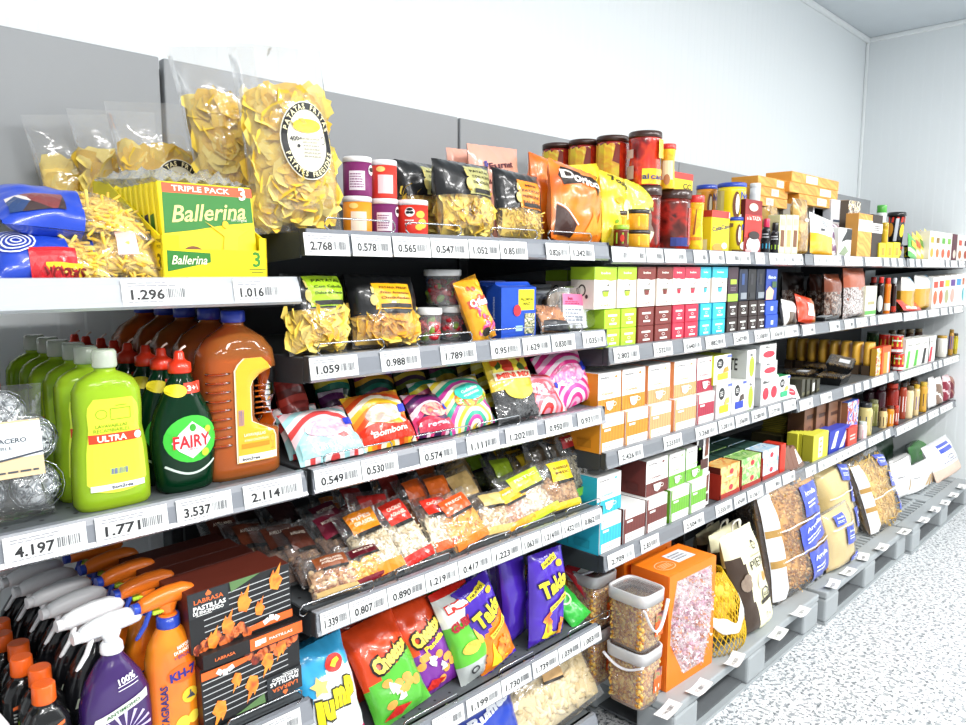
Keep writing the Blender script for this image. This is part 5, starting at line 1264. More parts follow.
heap2 = [('red-labelled seed bag at the back, left one', 338, 375, 478, 1.46, '8a1c20', ['7a2a24', '5a1c1a']), ('red-labelled seed bag at the back, right one', 375, 410, 470, 1.50, 'a02a20', ['6a2a24', '4a1c1a']),
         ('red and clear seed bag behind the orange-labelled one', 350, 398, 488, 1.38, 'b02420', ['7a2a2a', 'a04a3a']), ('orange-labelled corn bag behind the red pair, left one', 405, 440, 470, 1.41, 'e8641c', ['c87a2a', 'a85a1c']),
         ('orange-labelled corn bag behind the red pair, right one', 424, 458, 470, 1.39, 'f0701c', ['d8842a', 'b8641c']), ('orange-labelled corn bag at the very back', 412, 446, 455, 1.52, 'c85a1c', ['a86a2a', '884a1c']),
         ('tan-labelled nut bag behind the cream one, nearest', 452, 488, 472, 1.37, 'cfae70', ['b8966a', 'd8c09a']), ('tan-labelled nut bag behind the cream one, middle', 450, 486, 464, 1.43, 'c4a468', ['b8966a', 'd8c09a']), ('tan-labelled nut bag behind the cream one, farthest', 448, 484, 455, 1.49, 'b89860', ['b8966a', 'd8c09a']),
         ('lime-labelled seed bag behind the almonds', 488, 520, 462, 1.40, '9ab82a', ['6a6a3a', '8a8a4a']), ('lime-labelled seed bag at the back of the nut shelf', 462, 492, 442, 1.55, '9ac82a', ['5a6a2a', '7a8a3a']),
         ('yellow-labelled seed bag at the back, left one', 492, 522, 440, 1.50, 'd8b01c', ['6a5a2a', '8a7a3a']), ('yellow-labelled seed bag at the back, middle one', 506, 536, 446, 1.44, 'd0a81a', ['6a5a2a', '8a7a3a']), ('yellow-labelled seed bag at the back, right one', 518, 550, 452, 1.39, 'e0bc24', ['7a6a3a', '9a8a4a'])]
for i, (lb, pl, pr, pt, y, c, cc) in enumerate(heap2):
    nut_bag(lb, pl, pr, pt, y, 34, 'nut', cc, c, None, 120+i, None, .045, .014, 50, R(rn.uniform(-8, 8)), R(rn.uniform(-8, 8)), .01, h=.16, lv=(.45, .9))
# ================================================================== MIDDLE BAY, fifth shelf: puffs and corn snacks
z = ZM[4]
def puff(label, pl, pr, pt, y, lean, mats, reg, seed, tk=.08, rz=0., ry=0., dz=0., h=None, w=None, group='bags of corn puffs', nm='puff_bag'):
    y += tk*.42; xc, w_, h_ = fit(pl, pr, pt, y, z+dz, lean); w = w or thin(w_, tk, xc, y); h = h or h_
    t, P = foil_bag(nm, label, 'snack bag', (xc, y, z+dz+.006), w, h, tk, (R(-lean), ry, rz), mats, reg, seed, group, .12)
    return t, P, w, h
# white and blue star puffs
t, P, w, h = puff('white and sky blue bag of star puffs with fat yellow letters', 303, 368, 640, 1.275, 16, [foil('eef3f6'), foil('3aa8dc'), foil('d83a7a')], lambda u, v, s: 1 if v > .78-.35*abs(u-.5)+.25*(u-.5) else (2 if v < .12 and u > .6 else 0), 141, .085, R(2), R(-5), h=.245)
f = P.front
for k, (ch, du, hh) in enumerate((('J', -.36, .30), ('u', -.18, .26), ('m', .04, .27), ('p', .25, .28))):
    decal(t, 'fat_letter', txt(ch, w*du, h*(.42+.06*k), h*hh*.75, w*(.16 if ch != 'm' else .22), bold=.07, rot=R(-6)), ink('f4df1e'), f, 4)
    decal(t, 'letter_outline', txt(ch, w*du, h*(.42+.06*k), h*hh*.78, w*(.195 if ch != 'm' else .26), bold=.11, rot=R(-6)), ink('3a3a22'), f, 3)
decal(t, 'red_badge', ell(w*.12, h*.80, w*.17, h*.075, 18, 3), ink('c8261c'), f, 3)
decal(t, 'badge_shape', poly((w*.03, h*.79), (w*.1, h*.83), (w*.2, h*.835), (w*.23, h*.80), (w*.15, h*.785), (w*.1, h*.76)), ink('f3cf2a'), f, 4)
decal(t, 'star_puff', poly(*[(-w*.22+w*(.15 if k % 2 == 0 else .08)*math.cos(R(90+36*k)), h*.66+w*(.15 if k % 2 == 0 else .08)*math.sin(R(90+36*k))) for k in range(10)]), mat('f2cf7a', .6, var=.15), f, 3)
# dark blue bag behind
t, P, w, h = puff('teal blue bag behind the white star puffs bag', 296, 340, 632, 1.40, 10, [foil('1c6a8c')], None, 142, .07, R(4), 0, h=.2)
decal(t, 'maroon_badge', ell(.01, h*.62, w*.3, h*.1, 18, 3), ink('5a1a1c'), P.front, 2)
decal(t, 'badge_lettering', txt('Amiguets', .01, h*.62, h*.06, w*.44, bold=.03), ink('e8a04a'), P.front, 3)
# cheese puffs
def cheesy(label, pl, pr, pt, y, lean, seed, low, word2, rz, ry, h, w=None, red='e0481c', dz=0., lower=True, wsz=.7):
    t, P, w, h = puff(label, pl, pr, pt, y, lean, [foil(low), foil(red)], lambda u, v, s: 1 if v > .5+.22*(u-.5) else 0, seed, .085, rz, ry, dz, h, w, 'bags of cheese puffs', 'cheese_puff_bag')
    f = P.front
    decal(t, 'lettering_outline', txt('Cheetos', w*.02, h*.60, h*.15, w*(wsz+.06), bold=.12, rot=R(14)), ink('201510'), f, 3)
    decal(t, 'brand_lettering', txt('Cheetos', w*.02, h*.60, h*.135, w*wsz, bold=.06, rot=R(14)), ink('f0d45a'), f, 4)
    if word2: decal(t, 'sub_lettering', txt(word2, w*.08, h*.47, h*.055, w*.5, bold=.04, rot=R(14)), ink('f2e23a'), f, 4)
    if lower:
        rr = random.Random(seed)
        decal(t, 'puff_picture', join(*[ell(rr.uniform(-w*.34, w*.34), rr.uniform(h*.08, h*.38), w*.085, h*.04, 10, 2) for k in range(9)]), mat('f0a24a', .6, var=.2, sc=60), f, 2)
        decal(t, 'white_splash', join(*[xf(poly((-w*.08, 0), (-w*.03, -h*.04), (0, -h*.02), (w*.05, -h*.05), (w*.08, .01), (0, h*.035)), rr.uniform(-w*.25, w*.25), rr.uniform(h*.12, h*.34), rr.uniform(0, 6)) for k in range(3)]), ink('f4f2ee'), f, 3)
        decal(t, 'red_splash', poly((-w*.4, h*.06), (-w*.1, h*.04), (w*.1, h*.09), (-w*.2, h*.14)), ink('c8241c'), f, 3)
    return t
cheesy('orange-topped cheese puff bag with a green lower half', 362, 432, 634, 1.275, 30, 151, '58b83a', None, R(0), R(-8), .24, .165)
cheesy('orange-topped cheese puff bag with a purple lower half', 408, 458, 622, 1.30, 28, 152, '7a2a9a', 'Pandilla', R(0), R(-8), .245, .15)
cheesy('red cheese puff bag behind the white star puffs', 338, 408, 634, 1.40, 20, 153, 'c8301c', None, R(0), R(-6), .22, red='d0341c', lower=False)
cheesy('red cheese puff bag behind the purple one, left', 392, 452, 606, 1.43, 18, 154, 'c82c1a', None, R(0), R(-5), .23, red='cc301a', lower=False)
cheesy('red cheese puff bag behind the purple one, right', 426, 474, 598, 1.45, 18, 155, 'b8281a', None, R(0), R(-5), .24, .15, red='c42c1a', lower=False)
t, P, w, h = puff('green-edged red puff bag in the second row', 430, 478, 604, 1.385, 16, [foil('d0341c'), foil('5a9a2a')], lambda u, v, s: 1 if v > .9 else 0, 156, .07, R(0), R(-5), h=.225, w=.15)
decal(t, 'lettering', txt('Pelotazos', 0, h*.6, h*.09, w*.7, bold=.06, rot=R(8)), ink('f2d83a'), P.front, 3)
# green and white puffs
t, P, w, h = puff('green, white and silver puff bag with dark red letters', 449, 498, 612, 1.275, 22, [foil('62c03a'), foil('d8281c'), foil('e8ece8'), foil('b9bfbd')], lambda u, v, s: 1 if v > .93 else (2 if v > .60 else (3 if v < .2 else 0)), 157, .075, R(0), R(-8), h=.25, w=.13)
f = P.front
decal(t, 'upper_lettering', txt('refu', .0, h*.82, h*.085, w*.72, bold=.06, rot=R(4)), ink('f4f2f0'), f, 4)
decal(t, 'upper_outline', txt('refu', .0, h*.82, h*.1, w*.76, bold=.13, rot=R(4)), ink('d8281c'), f, 3)
decal(t, 'brand_lettering', txt('GUBLINS', 0, h*.62, h*.085, w*.86, bold=.06, rot=R(8)), ink('a81c2c'), f, 4)
decal(t, 'puff_picture', join(ell(-w*.12, h*.34, w*.24, h*.06, 14, 2), ell(w*.16, h*.44, w*.1, h*.12, 14, 2)), mat('f0bc4a', .6, var=.2, sc=60), f, 3)
decal(t, 'dark_drawing', join(ring(w*.2, h*.13, .014, .012, .004, 14), ring(-w*.2, h*.12, .013, .01, .004, 14)), ink('3a3c3e'), f, 3)
# rolled corn crisps
def rolled(label, pl, pr, pt, y, lean, seed, reg, rz, ry, h, w, word=True, col='4a2ab0', fire=True):
    t, P, w, h = puff(label, pl, pr, pt, y, lean, [foil(col, .22), foil('f0841c', .25)], reg, seed, .07, rz, ry, 0, h, w, 'bags of rolled corn crisps', 'corn_crisp_bag')
    f = P.front
    if word:
        decal(t, 'lettering_outline', txt('Takis', 0, h*.66, h*.17, w*.80, bold=.09, rot=R(14)), ink('241450'), f, 3)
        decal(t, 'brand_lettering', txt('Takis', 0, h*.66, h*.16, w*.75, bold=.045, rot=R(14)), ink('f2e03a'), f, 4)
        decal(t, 'top_badge', xf(rect(-w*.24, -h*.03, w*.24, h*.03, 4, 1), -w*.05, h*.91, R(14)), ink('f2de2a'), f, 3)
        decal(t, 'badge_lettering', txt('NUEVO', -w*.05, h*.91, h*.025, w*.36, bold=.03, rot=R(14)), ink('3a2a1a'), f, 4)
        decal(t, 'side_badge', xf(rect(-w*.28, -h*.03, w*.28, h*.03, 4, 1), w*.12, h*.45, R(20)), ink('f4e24a'), f, 4)
        decal(t, 'side_lettering', txt('QUESO CHILE', w*.12, h*.45, h*.022, w*.48, bold=.02, rot=R(20)), ink('5a3a10'), f, 5)
        rr = random.Random(seed)
        decal(t, 'crisp_picture', join(*[xf(poly((-w*.05, -h*.07), (w*.05, -h*.07), (w*.06, h*.06), (-w*.04, h*.08)), rr.uniform(-w*.2, w*.25), rr.uniform(h*.12, h*.34), rr.uniform(-1, 1)) for k in range(5)]), ramp_mat('noise', ['d8481c', 'f08a2a', 'f2c03a'], 40, 2, const=False), f, 3)
        decal(t, 'yellow_splash', poly((-w*.3, h*.1), (-w*.14, h*.34), (-w*.1, h*.2), (.0, h*.13), (w*.2, h*.1), (-.0, h*.05)), ink('f4dc2a'), f, 2)
        decal(t, 'logo_mark', ell(w*.22, h*.86, w*.1, h*.035), ink('e8b42a'), f, 3)
    return t
og = lambda u, v, s: 1 if v < .62+.35*(u-.75) and v > .05 else 0
rolled('orange and purple rolled corn crisp bag with yellow letters', 471, 520, 592, 1.275, 14, 161, og, R(0), R(-14), .25, .135)
rolled('upright purple rolled corn crisp bag with yellow letters', 518, 569, 566, 1.275, 3, 162, None, R(0), R(2), .265, .15)
rolled('purple rolled corn crisp bag right behind the upright one, left of it', 500, 530, 566, 1.345, 4, 163, None, R(10), R(-3), .275, .12, False)
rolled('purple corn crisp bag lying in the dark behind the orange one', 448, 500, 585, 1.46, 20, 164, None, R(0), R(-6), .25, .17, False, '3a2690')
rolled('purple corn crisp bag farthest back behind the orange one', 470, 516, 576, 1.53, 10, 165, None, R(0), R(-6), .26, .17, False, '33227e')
t, P, w, h = puff('small green bag lying at the right end with a pale heart', 553, 592, 600, 1.285, 48, [foil('2fae3a')], None, 171, .035, R(0), R(-18), h=.15, w=.09)
decal(t, 'pale_heart', ring(-.004, h*.55, .022, .02, .006, 18), ink('d6f2c4'), P.front, 2)
t, P, w, h = puff('small red bag lying behind the small green one', 572, 606, 594, 1.35, 40, [foil('c02430')], None, 172, .035, R(0), R(-14), h=.14, w=.09)
decal(t, 'white_band', rect(-w*.4, h*.6, w*.4, h*.75, 6, 2), ink('eef0ee'), P.front, 2)
# bottom shelf
z = .14
xc, w, h = fit(506, 596, 668, 1.30, z, 30)
t, P = clear_bag('peanut_bag', 'big clear bag of peanuts in the shell with a kraft label on the bottom shelf', 'nut bag', (xc, 1.29, z+.004), w, .27, .09, (R(-32), R(-4), R(0)), 'long', 190, .03, ['e2cfa0', 'd4bc86', 'ecdcb8'], 181, v1=.72, op=.08)
decal(t, 'kraft_label', xf(rect(-.042, -.028, .042, .028, 5, 4), .005, .165, R(-8)), mat('d8ac72', .5), P.front, 3)
decal(t, 'label_edge', xf(rect(-.042, -.036, .042, -.028, 5, 1), .005, .165, R(-8)), ink('2a2622'), P.front, 3)
xc, w, h = fit(462, 522, 690, 1.29, z, 20)
t, P = foil_bag('snack_bag', 'blue snack bag on the bottom shelf beside the peanuts', 'snack bag', (xc, 1.29, z+.004), w, .24, .08, (R(-20), R(-4), 0), [foil('1f3fae')], None, 182, None, .12)
decal(t, 'lettering', txt('Ruffles', 0, .17, .024, w*.7, bold=.05, rot=R(8)), ink('e9eef8'), P.front, 3)
decal(t, 'yellow_mark', ell(w*.22, .2, .018, .012), ink('f0c42a'), P.front, 3)
xc, w, h = fit(405, 470, 700, 1.30, z, 20)
t, P = foil_bag('snack_bag', 'orange snack bag on the bottom shelf at the picture edge', 'snack bag', (xc, 1.30, z+.004), w, .22, .08, (R(-24), R(-4), 0), [foil('e86a1c')], None, 183, None, .12)
# ================================================================== FAR BAYS
def deco(t, w, h, ds, f, s0=1):
    """prints on a front: (kind, fractions..., colour)"""
    for i, d in enumerate(ds):
        k = d[0]; lay = s0+i
        c = d[-1]; m = ink(c) if isinstance(c, str) else c
        if k == 'r': sh = rect(w*d[1], h*d[2], w*d[3], h*d[4], 4, 2); nm = 'print_panel'
        elif k == 'e': sh = ell(w*d[1], h*d[2], w*d[3], h*d[4], 14, 2); nm = 'round_print'
        elif k == 'o': sh = ring(w*d[1], h*d[2], w*d[3], h*d[4], min(w*d[3], h*d[4])*.3, 14); nm = 'ring_print'
        elif k == 't': sh = txt(d[1], w*d[2], h*d[3], h*d[4], w*d[5] if d[5] else None, bold=.02, rot=d[6] if len(d) > 7 else 0); nm = 'lettering'
        elif k == 'p': sh = poly(*[(w*a, h*b) for a, b in d[1]]); nm = 'drawing'
        elif k == 'l': sh = lines(w*d[1], h*d[2], w*d[3], h*d[4], d[5], rn); nm = 'fine_print'
        decal(t, nm, sh, m, f, lay)
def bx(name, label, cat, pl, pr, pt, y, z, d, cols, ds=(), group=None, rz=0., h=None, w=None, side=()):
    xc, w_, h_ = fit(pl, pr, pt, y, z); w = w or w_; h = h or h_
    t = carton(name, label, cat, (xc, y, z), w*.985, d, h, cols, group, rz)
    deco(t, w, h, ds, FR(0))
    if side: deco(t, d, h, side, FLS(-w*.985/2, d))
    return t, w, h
def bg(name, label, cat, pl, pr, pt, y, z, lean, tk, mats, reg=None, ds=(), seed=1, group=None, rz=0., ry=0., h=None, foot=None):
    y += tk*.4; xc, w, h_ = fit(pl, pr, pt, y, z, lean); h = h or h_; w = thin(w, tk, xc, y)
    t, P = foil_bag(name, label, cat, (xc, y, z), w, h, tk, (R(-lean), ry, rz), [foil(c) if isinstance(c, str) else c for c in mats], reg, seed, group, .1, foot, nu=14, nv=18)
    deco(t, w, h, ds, P.front, 2); return t, P, w, h
def jr(name, label, cat, pl, pr, pt, y, z, col, lid, ds=(), group=None, lidf=.14, waist=0., neck=1., a=-.35, h=None):
    xc, r = rad(pl, pr, y, z+.04); r *= .98; a = -.85*math.atan2(xc, y+r)
    h = h or fit(pl, pr, pt, y, z)[2]; hl = h*(1-lidf)
    prof = [(r*.94, 0), (r, h*.02), (r*(1-waist*.3), h*.25), (r*(1-waist), h*.55), (r*(1-waist*.5), h*.72), (r, hl*.97), (r*neck, hl)] if waist else [(r*.94, 0), (r, h*.03), (r, hl*.9), (r*neck, hl)]
    t = jar(name, label, (xc, y+r, z), prof, col, [(r*neck*1.02, hl), (r*neck*1.04, hl+.003), (r*neck*1.03, h*.985), (r*neck*.95, h)], lid, cat, group, n=20)
    f = FC(r*(1.0 if not waist else 1.01))
    deco(t, r*2, h, [tuple(list(d[:1])+[(d[1]+a*.5) if d[0] != 't' else d[1]]+list(d[2:])) if d[0] in 'reo' and False else d for d in ds], lambda u, v, o: f(u+a*r, v, o)); return t, r, h
# ------------------------------------------------------------------ top shelf
z = ZR[0][0]
mco = ramp_mat('noise', ['f4e02a', 'f4d424', 'f0a82a', 'f6e642'], 22, 3, .25, const=False, coat=.5)
mred = ramp_mat('noise', ['d8281c', 'e2401c', 'a81c18', '5a1410'], 14, 3, .2, const=False, coat=.6)
mbr = ramp_mat('noise', ['4a1c18', '6a2820', 'b02a20', '2a120e'], 16, 3, .2, const=False, coat=.6)
t, r, h = jr('cocoa_jar', 'brown and red cocoa jar on the top shelf behind the yellow pouch', 'jar', 652, 690, 187, 1.29, z, mbr, '3a2018', [('r', -.1, .08, .5, .22, '2d3a86'), ('r', .42, .1, .8, .7, mred)], 'big cocoa jars', .15, .0)
hl = h
t, r, h = jr('cocoa_jar', 'cocoa jar hidden behind the spread jars, carrying the top one', 'jar', 625, 660, 187, 1.30, z, mbr, '3a2018', (), 'big cocoa jars', .15, h=hl)
t, r, h = jr('cocoa_jar', 'front red cocoa jar on top of the others, with dark blue lettering', 'jar', 627, 661, 127, 1.30, z+hl, mred, '3b2018', [('r', -.15, .02, .75, .3, mco), ('t', 'cao', .36, .16, .1, .5, '2a2f7a'), ('t', 'ai', -.04, .16, .1, .2, '2a2f7a'), ('r', -.75, .12, -.4, .36, 'c8a8a0'), ('r', -.75, .5, -.42, .66, 'd8b8b0'), ('r', .35, .5, .8, .84, mco)], 'big cocoa jars', .12, .1, .97)
htop = h
for i in range(3):
    y = 1.31+2.12*r*(i+1)
    x = xa(643, 1.30+r, z+hl)-.006*i
    for lv in (0, 1):
        if lv == 0:
            t = jar('cocoa_jar', 'cocoa jar in the lower tier, %s from the front, hidden by snack bags' % ORD[i+1], (x, y+r, z), [(r*.94, 0), (r, .005), (r, hl*.86)], mbr, [(r*1.02, hl*.86), (r*1.03, hl*.98), (r*.95, hl)], '3a2018', 'jar', 'big cocoa jars'); continue
        rr = r
        t = jar('cocoa_jar', 'yellow-fronted cocoa jar with brown lid, %s from the front in the upper row' % ORD[i+1], (x, y+r, z+hl), [(rr*.94, 0), (rr, htop*.03), (rr*.9, htop*.5), (rr, htop*.84), (rr*.97, htop*.88)], mbr, [(rr, htop*.88), (rr*1.01, htop*.985), (rr*.93, htop)], '3b2018', 'jar', 'big cocoa jars')
        f0 = FC(rr*1.0); f = lambda u, v, o: f0(u-.75*rr, v, o); deco(t, rr*2, htop, [('r', -.85, .05, .12, .84, mco), ('p', [(-.1, .5), (.12, .45), (.14, .8), (.0, .84)], '8a2a18'), ('r', .12, .05, .6, .84, mred)], f)
t, r, h = jr('cocoa_bottle', 'yellow cocoa shaker with red cap on top of the brown and red jar', 'bottle', 659, 675, 142, 1.315, z+hl, mco, 'd8342c', [('r', -.4, .2, .3, .62, 'efe2b0'), ('e', -.1, .2, .2, .12, 'b87a4a')], None, .12, .15)
t, w, h = bx('cocoa_box', 'small red and yellow cocoa box on top of the brown jar', 'box', 673, 693, 173, 1.325, z+hl-.004, .06, ('f3dc1c', 'd8c01a', 'c8301c'), [('r', -.5, .66, .5, 1, 'dc3a30'), ('t', 'CC', .2, .3, .3, .4, '2a2418')], None)
t, r, h = jr('cocoa_bottle', 'yellow waisted cocoa bottle with red cap standing on the shelf', 'bottle', 686, 703, 194, 1.28, z, mco, 'd8302c', [('r', -.5, .2, .4, .26, 'e8882a'), ('p', [(-.2, .3), (-.05, .75), (0, .75), (-.1, .3)], '8a4a1c')], None, .13, .12)
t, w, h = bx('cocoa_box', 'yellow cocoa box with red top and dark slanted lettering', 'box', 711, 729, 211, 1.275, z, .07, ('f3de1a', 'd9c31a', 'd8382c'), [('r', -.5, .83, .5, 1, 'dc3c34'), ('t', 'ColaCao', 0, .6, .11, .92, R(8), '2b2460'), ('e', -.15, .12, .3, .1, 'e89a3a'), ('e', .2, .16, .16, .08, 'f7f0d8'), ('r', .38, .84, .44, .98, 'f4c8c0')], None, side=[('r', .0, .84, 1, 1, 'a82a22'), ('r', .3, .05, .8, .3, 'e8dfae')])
for i, (pl, pr, zz, lb, pt) in enumerate([(724, 745, 0, 'yellow cocoa tub with blue lid standing on the shelf', 216), (716, 745, 1, 'yellow cocoa tub with blue lid on top of another', 180), (695, 716, 1, 'orange-brown cocoa tub with blue lid behind the small yellow box', 183)]):
    y = (1.285, 1.295, 1.42)[i]; zz = z+(.093 if zz else 0)
    jr('cocoa_tub', lb, 'tub', pl, pr, pt, y, zz, mat('f2da1e' if i < 2 else 'e0962a', .35, coat=.3), '2a48b0', [('r', -.9, .12, -.35, .82, 'e9d98a'), ('e', .1, .5, .14, .3, '6a3a1c'), ('e', .13, .52, .07, .22, 'f6f2e6'), ('t', 'Ne', .42, .72, .16, .35, '2a48b0'), ('e', .38, .2, .22, .12, 'f4efe4'), ('r', -.2, .02, .5, .1, '6a4a18')], 'yellow cocoa tubs', .1)
jr('cocoa_tub', 'orange-brown cocoa tub under another at the back', 'tub', 695, 716, 214, 1.42, z, mat('e0962a', .35, coat=.3), '2a48b0', (), 'yellow cocoa tubs', .1, h=.0925)
# pouch with a floppy top
bg('cocoa_pouch', 'pale yellow-green pouch with folded top and brown picture', 'pouch', 616, 660, 184, 1.30, z, 4, .07, ['dfe23a', 'e9e6c0', '6a4a34'], lambda u, v, s: 0 if v > .62 or (u < .35) else (2 if (u-.62)**2*3+(v-.42)**2*5 < .14 else 1), [('t', 'Milka', .2, .62, .06, .4, '8a8a5a')], 203, None, R(6), R(5))
for i, (pl, pr, pt, y, zz, lid, lb) in enumerate([(620, 650, 229, 1.262, 0, '241a14', 'squat yellow spread jar with dark lid on the shelf'), (622, 649, 208, 1.268, .056, '241a14', 'squat yellow spread jar stacked on top of the other'), (613, 629, 224, 1.255, 0, '9ac83a', 'small spread jar with a green lid'), (611, 627, 210, 1.30, .05, '3a2a18', 'orange spread jar behind the green-lidded one')]):
    jr('spread_jar', lb, 'jar', pl, pr, pt, y, z+zz, 'e8a828' if i != 2 else '6a2a18', lid, [('r', -.8, .2, .9, .66, 'f1d63a' if i != 2 else '8cc43a')]+([('e', .0, .42, .14, .16, 'c8341c')] if i == 2 else []), 'spread jars', .2)
jr('spread_jar', 'orange spread jar at the bottom behind the green-lidded one', 'jar', 611, 627, 232, 1.32, z, 'e8a828', '3a2a18', (), 'spread jars', .2, h=.05)
# drinking chocolate packet, sauces, slim boxes
bx('chocolate_packet', 'dark red drinking chocolate packet with a white cup picture', 'packet', 744, 761, 200, 1.28, z, .05, ('8e1c1c', '5a1412', '6a1a16'), [('r', -.5, .3, .5, .72, 'c02a20'), ('t', 'a la TAZA', 0, .66, .07, .8, 'f2e4da'), ('e', -.05, .86, .26, .075, 'ecd8c4'), ('e', .0, .16, .4, .16, 'eceef0'), ('e', .02, .34, .32, .08, '2a140e'), ('r', -.46, .02, -.1, .08, 'e8a8a8')])
jr('tall_tin', 'pale tin behind the dark red chocolate packet', 'tin', 747, 758, 182, 1.40, z, 'dfe2e6', 'e8eaec', [('r', -.9, .7, .9, .74, '4a5a78')], None, .06)
for i, (pl, pr, pt, c, b) in enumerate([(761, 770, 218, 'e2305a', '3ab0d8'), (770, 779, 222, '1c1c1e', 'a8d03a')]):
    jr('sauce_bottle', ['little dark syrup bottle with a pink cap', 'little dark syrup bottle with a black cap and green band'][i], 'bottle', pl, pr, pt, 1.275, z, '2a2a2e', c, [('r', -.9, .16, .9, .3, b), ('r', -.9, .36, .9, .66, '17181a'), ('l', -.5, .44, .4, .6, 2, 'c8ccd0')], 'little syrup bottles', .24, neck=.7)
for i in range(3):
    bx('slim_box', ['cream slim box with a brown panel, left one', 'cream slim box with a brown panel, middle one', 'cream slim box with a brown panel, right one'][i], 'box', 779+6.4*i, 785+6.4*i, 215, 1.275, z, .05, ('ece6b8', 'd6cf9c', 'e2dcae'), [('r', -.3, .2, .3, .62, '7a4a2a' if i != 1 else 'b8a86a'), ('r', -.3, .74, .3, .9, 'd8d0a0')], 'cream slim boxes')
for i, (pl, pr, pt, y) in enumerate([(757, 777, 201, 1.50), (764, 784, 198, 1.46)]):
    pass
mcel = ramp_mat('noise', ['a8803a', '8a6428', 'c8a458', 'b8904a'], 18, 4, .2, const=False, coat=.6)
bg('paper_sack', 'twisted-top brown cellophane sack with a white ticket, between cream boxes and white pouch', 'sack', 789, 808, 199, 1.275, z, 2, .05, [mcel], None, [('e', .12, .62, .16, .03, 'f2eee4')], 205, 'brown cellophane sacks', 0, 0, foot=1)
bg('paper_sack', 'brown cellophane sack behind the syrup bottles', 'sack', 757, 777, 199, 1.42, z, 2, .06, [mcel], None, (), 206, 'brown cellophane sacks', 0, 0, foot=1)
bg('snack_pouch', 'white-topped yellow pouch on the far top shelf', 'pouch', 806, 834, 216, 1.27, z, 6, .05, ['f4b41a', 'f1f0ec'], lambda u, v, s: 1 if v > .5 else 0, [('l', -.2, .7, .25, .85, 3, '9aa0a8'), ('r', -.25, .58, -.12, .64, '3a3c44')], 207, None, 0, R(6))
# stacks of wooden-looking cartons at the back
mwood = ramp_mat('wave', ['e8a848', 'd8923a', 'f0b858', 'c8823a'], 6, 5, .5, rot=(0, R(70), 0), const=False, coat=0)
for s_, (pl, pr, y, pt, pb) in enumerate([(758, 788, 1.43, 178, 207), (789, 838, 1.41, 176, 206)]):
    x0, x1 = xa(pl, y, z+.3), xa(pr, y, z+.3); xm = (x0+x1)/2; z1, z0 = za(pt, xm, y), za(pb, xm, y); hh = (z1-z0)/3; wd = x1-x0
    for k in range(3):
        w = wd*(1 if s_ == 0 else (.82, .98, .96)[k]); off = 0 if s_ == 0 else (.06, 0, .012)[k]
        t = carton('long_carton', '%s long wood-patterned carton in the %s stack on the far top shelf' % (['bottom', 'middle', 'top'][k], ['left', 'right'][s_]), 'box', (xm+off, y, z0+hh*k), w, .12, hh*.97, (mwood, card('e09a38'), card('eab050')), 'wood-patterned cartons')
        u = -.1+.16*((k+s_) % 3)
        deco(t, w, hh, [('r', u-.12, .12, u+.12, .84, 'e9e2da'), ('l', u-.09, .3, u+.08, .7, 3, 'a8a098')], FR(0))
    for q, dx in enumerate((-.3, .3)): carton('stock_box', 'plain box holding up the %s stack of wood-patterned cartons, %s side' % (['left', 'right'][s_], ['near', 'far'][q]), 'box', (xm+wd*dx, y+.03, z), wd*.32, .09, z0-z-.001, ('8a857a', '6a655c', '97928a'), 'plain boxes under the wood-patterned cartons')
for i, (pl, pr, pt, y, zz) in enumerate([(811, 829, 203, 1.44, 0), (829, 851, 201, 1.40, 0)]):
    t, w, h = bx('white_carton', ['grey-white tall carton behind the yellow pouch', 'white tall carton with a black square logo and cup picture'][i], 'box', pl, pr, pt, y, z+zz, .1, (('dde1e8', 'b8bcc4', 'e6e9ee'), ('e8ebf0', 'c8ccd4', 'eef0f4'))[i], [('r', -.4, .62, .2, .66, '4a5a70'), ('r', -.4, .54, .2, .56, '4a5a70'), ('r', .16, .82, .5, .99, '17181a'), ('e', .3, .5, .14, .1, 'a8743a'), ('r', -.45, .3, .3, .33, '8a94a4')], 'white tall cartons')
bx('white_carton', 'white and black carton with leaf print at the shelf front', 'box', 838, 851, 228, 1.275, z, .07, ('e6e8e4', 'c4c6c4', 'dcdedc'), [('r', .1, .6, .5, .98, '17181a'), ('p', [(-.4, .1), (0, .4), (.3, .2), (0, .05)], '8a9a7a'), ('p', [(-.3, .5), (.1, .9), (.1, .6)], '2a2c2e')], 'white tall cartons')
bg('snack_pouch', 'small purple and white pouch leaning on the white carton', 'pouch', 829, 843, 224, 1.275, z, 10, .04, ['7a5a7a', 'e8e6ea'], lambda u, v, s: 1 if (u*3+v*4) % 1.6 < .8 else 0, (), 208)
bx('pasta_box', 'light wood-coloured pasta box with white band', 'box', 857, 871, 214, 1.27, z, .06, (mwood, 'c8924a', 'd89a40'), [('r', -.5, .6, .5, .86, 'e6dfd8'), ('l', -.36, .64, .36, .8, 3, 'b0a8a0')], 'tall pasta boxes')
bx('pasta_box', 'dark brown pasta box with white band', 'box', 871, 881, 215, 1.27, z, .06, ('2f2018', '2a1c14', '3a281e'), [('r', -.5, .58, .5, .8, 'e6e4e2'), ('l', -.36, .62, .36, .76, 3, '6a605a')], 'tall pasta boxes')
bx('pasta_box', 'pale patterned box behind the light pasta box', 'box', 846, 858, 201, 1.36, z, .06, (ramp_mat('noise', ['d8b47a', 'f0e6d0', '3a3430', 'c89a5a'], 30, 3), '5a5046', 'c0a070'), (), 'tall pasta boxes')
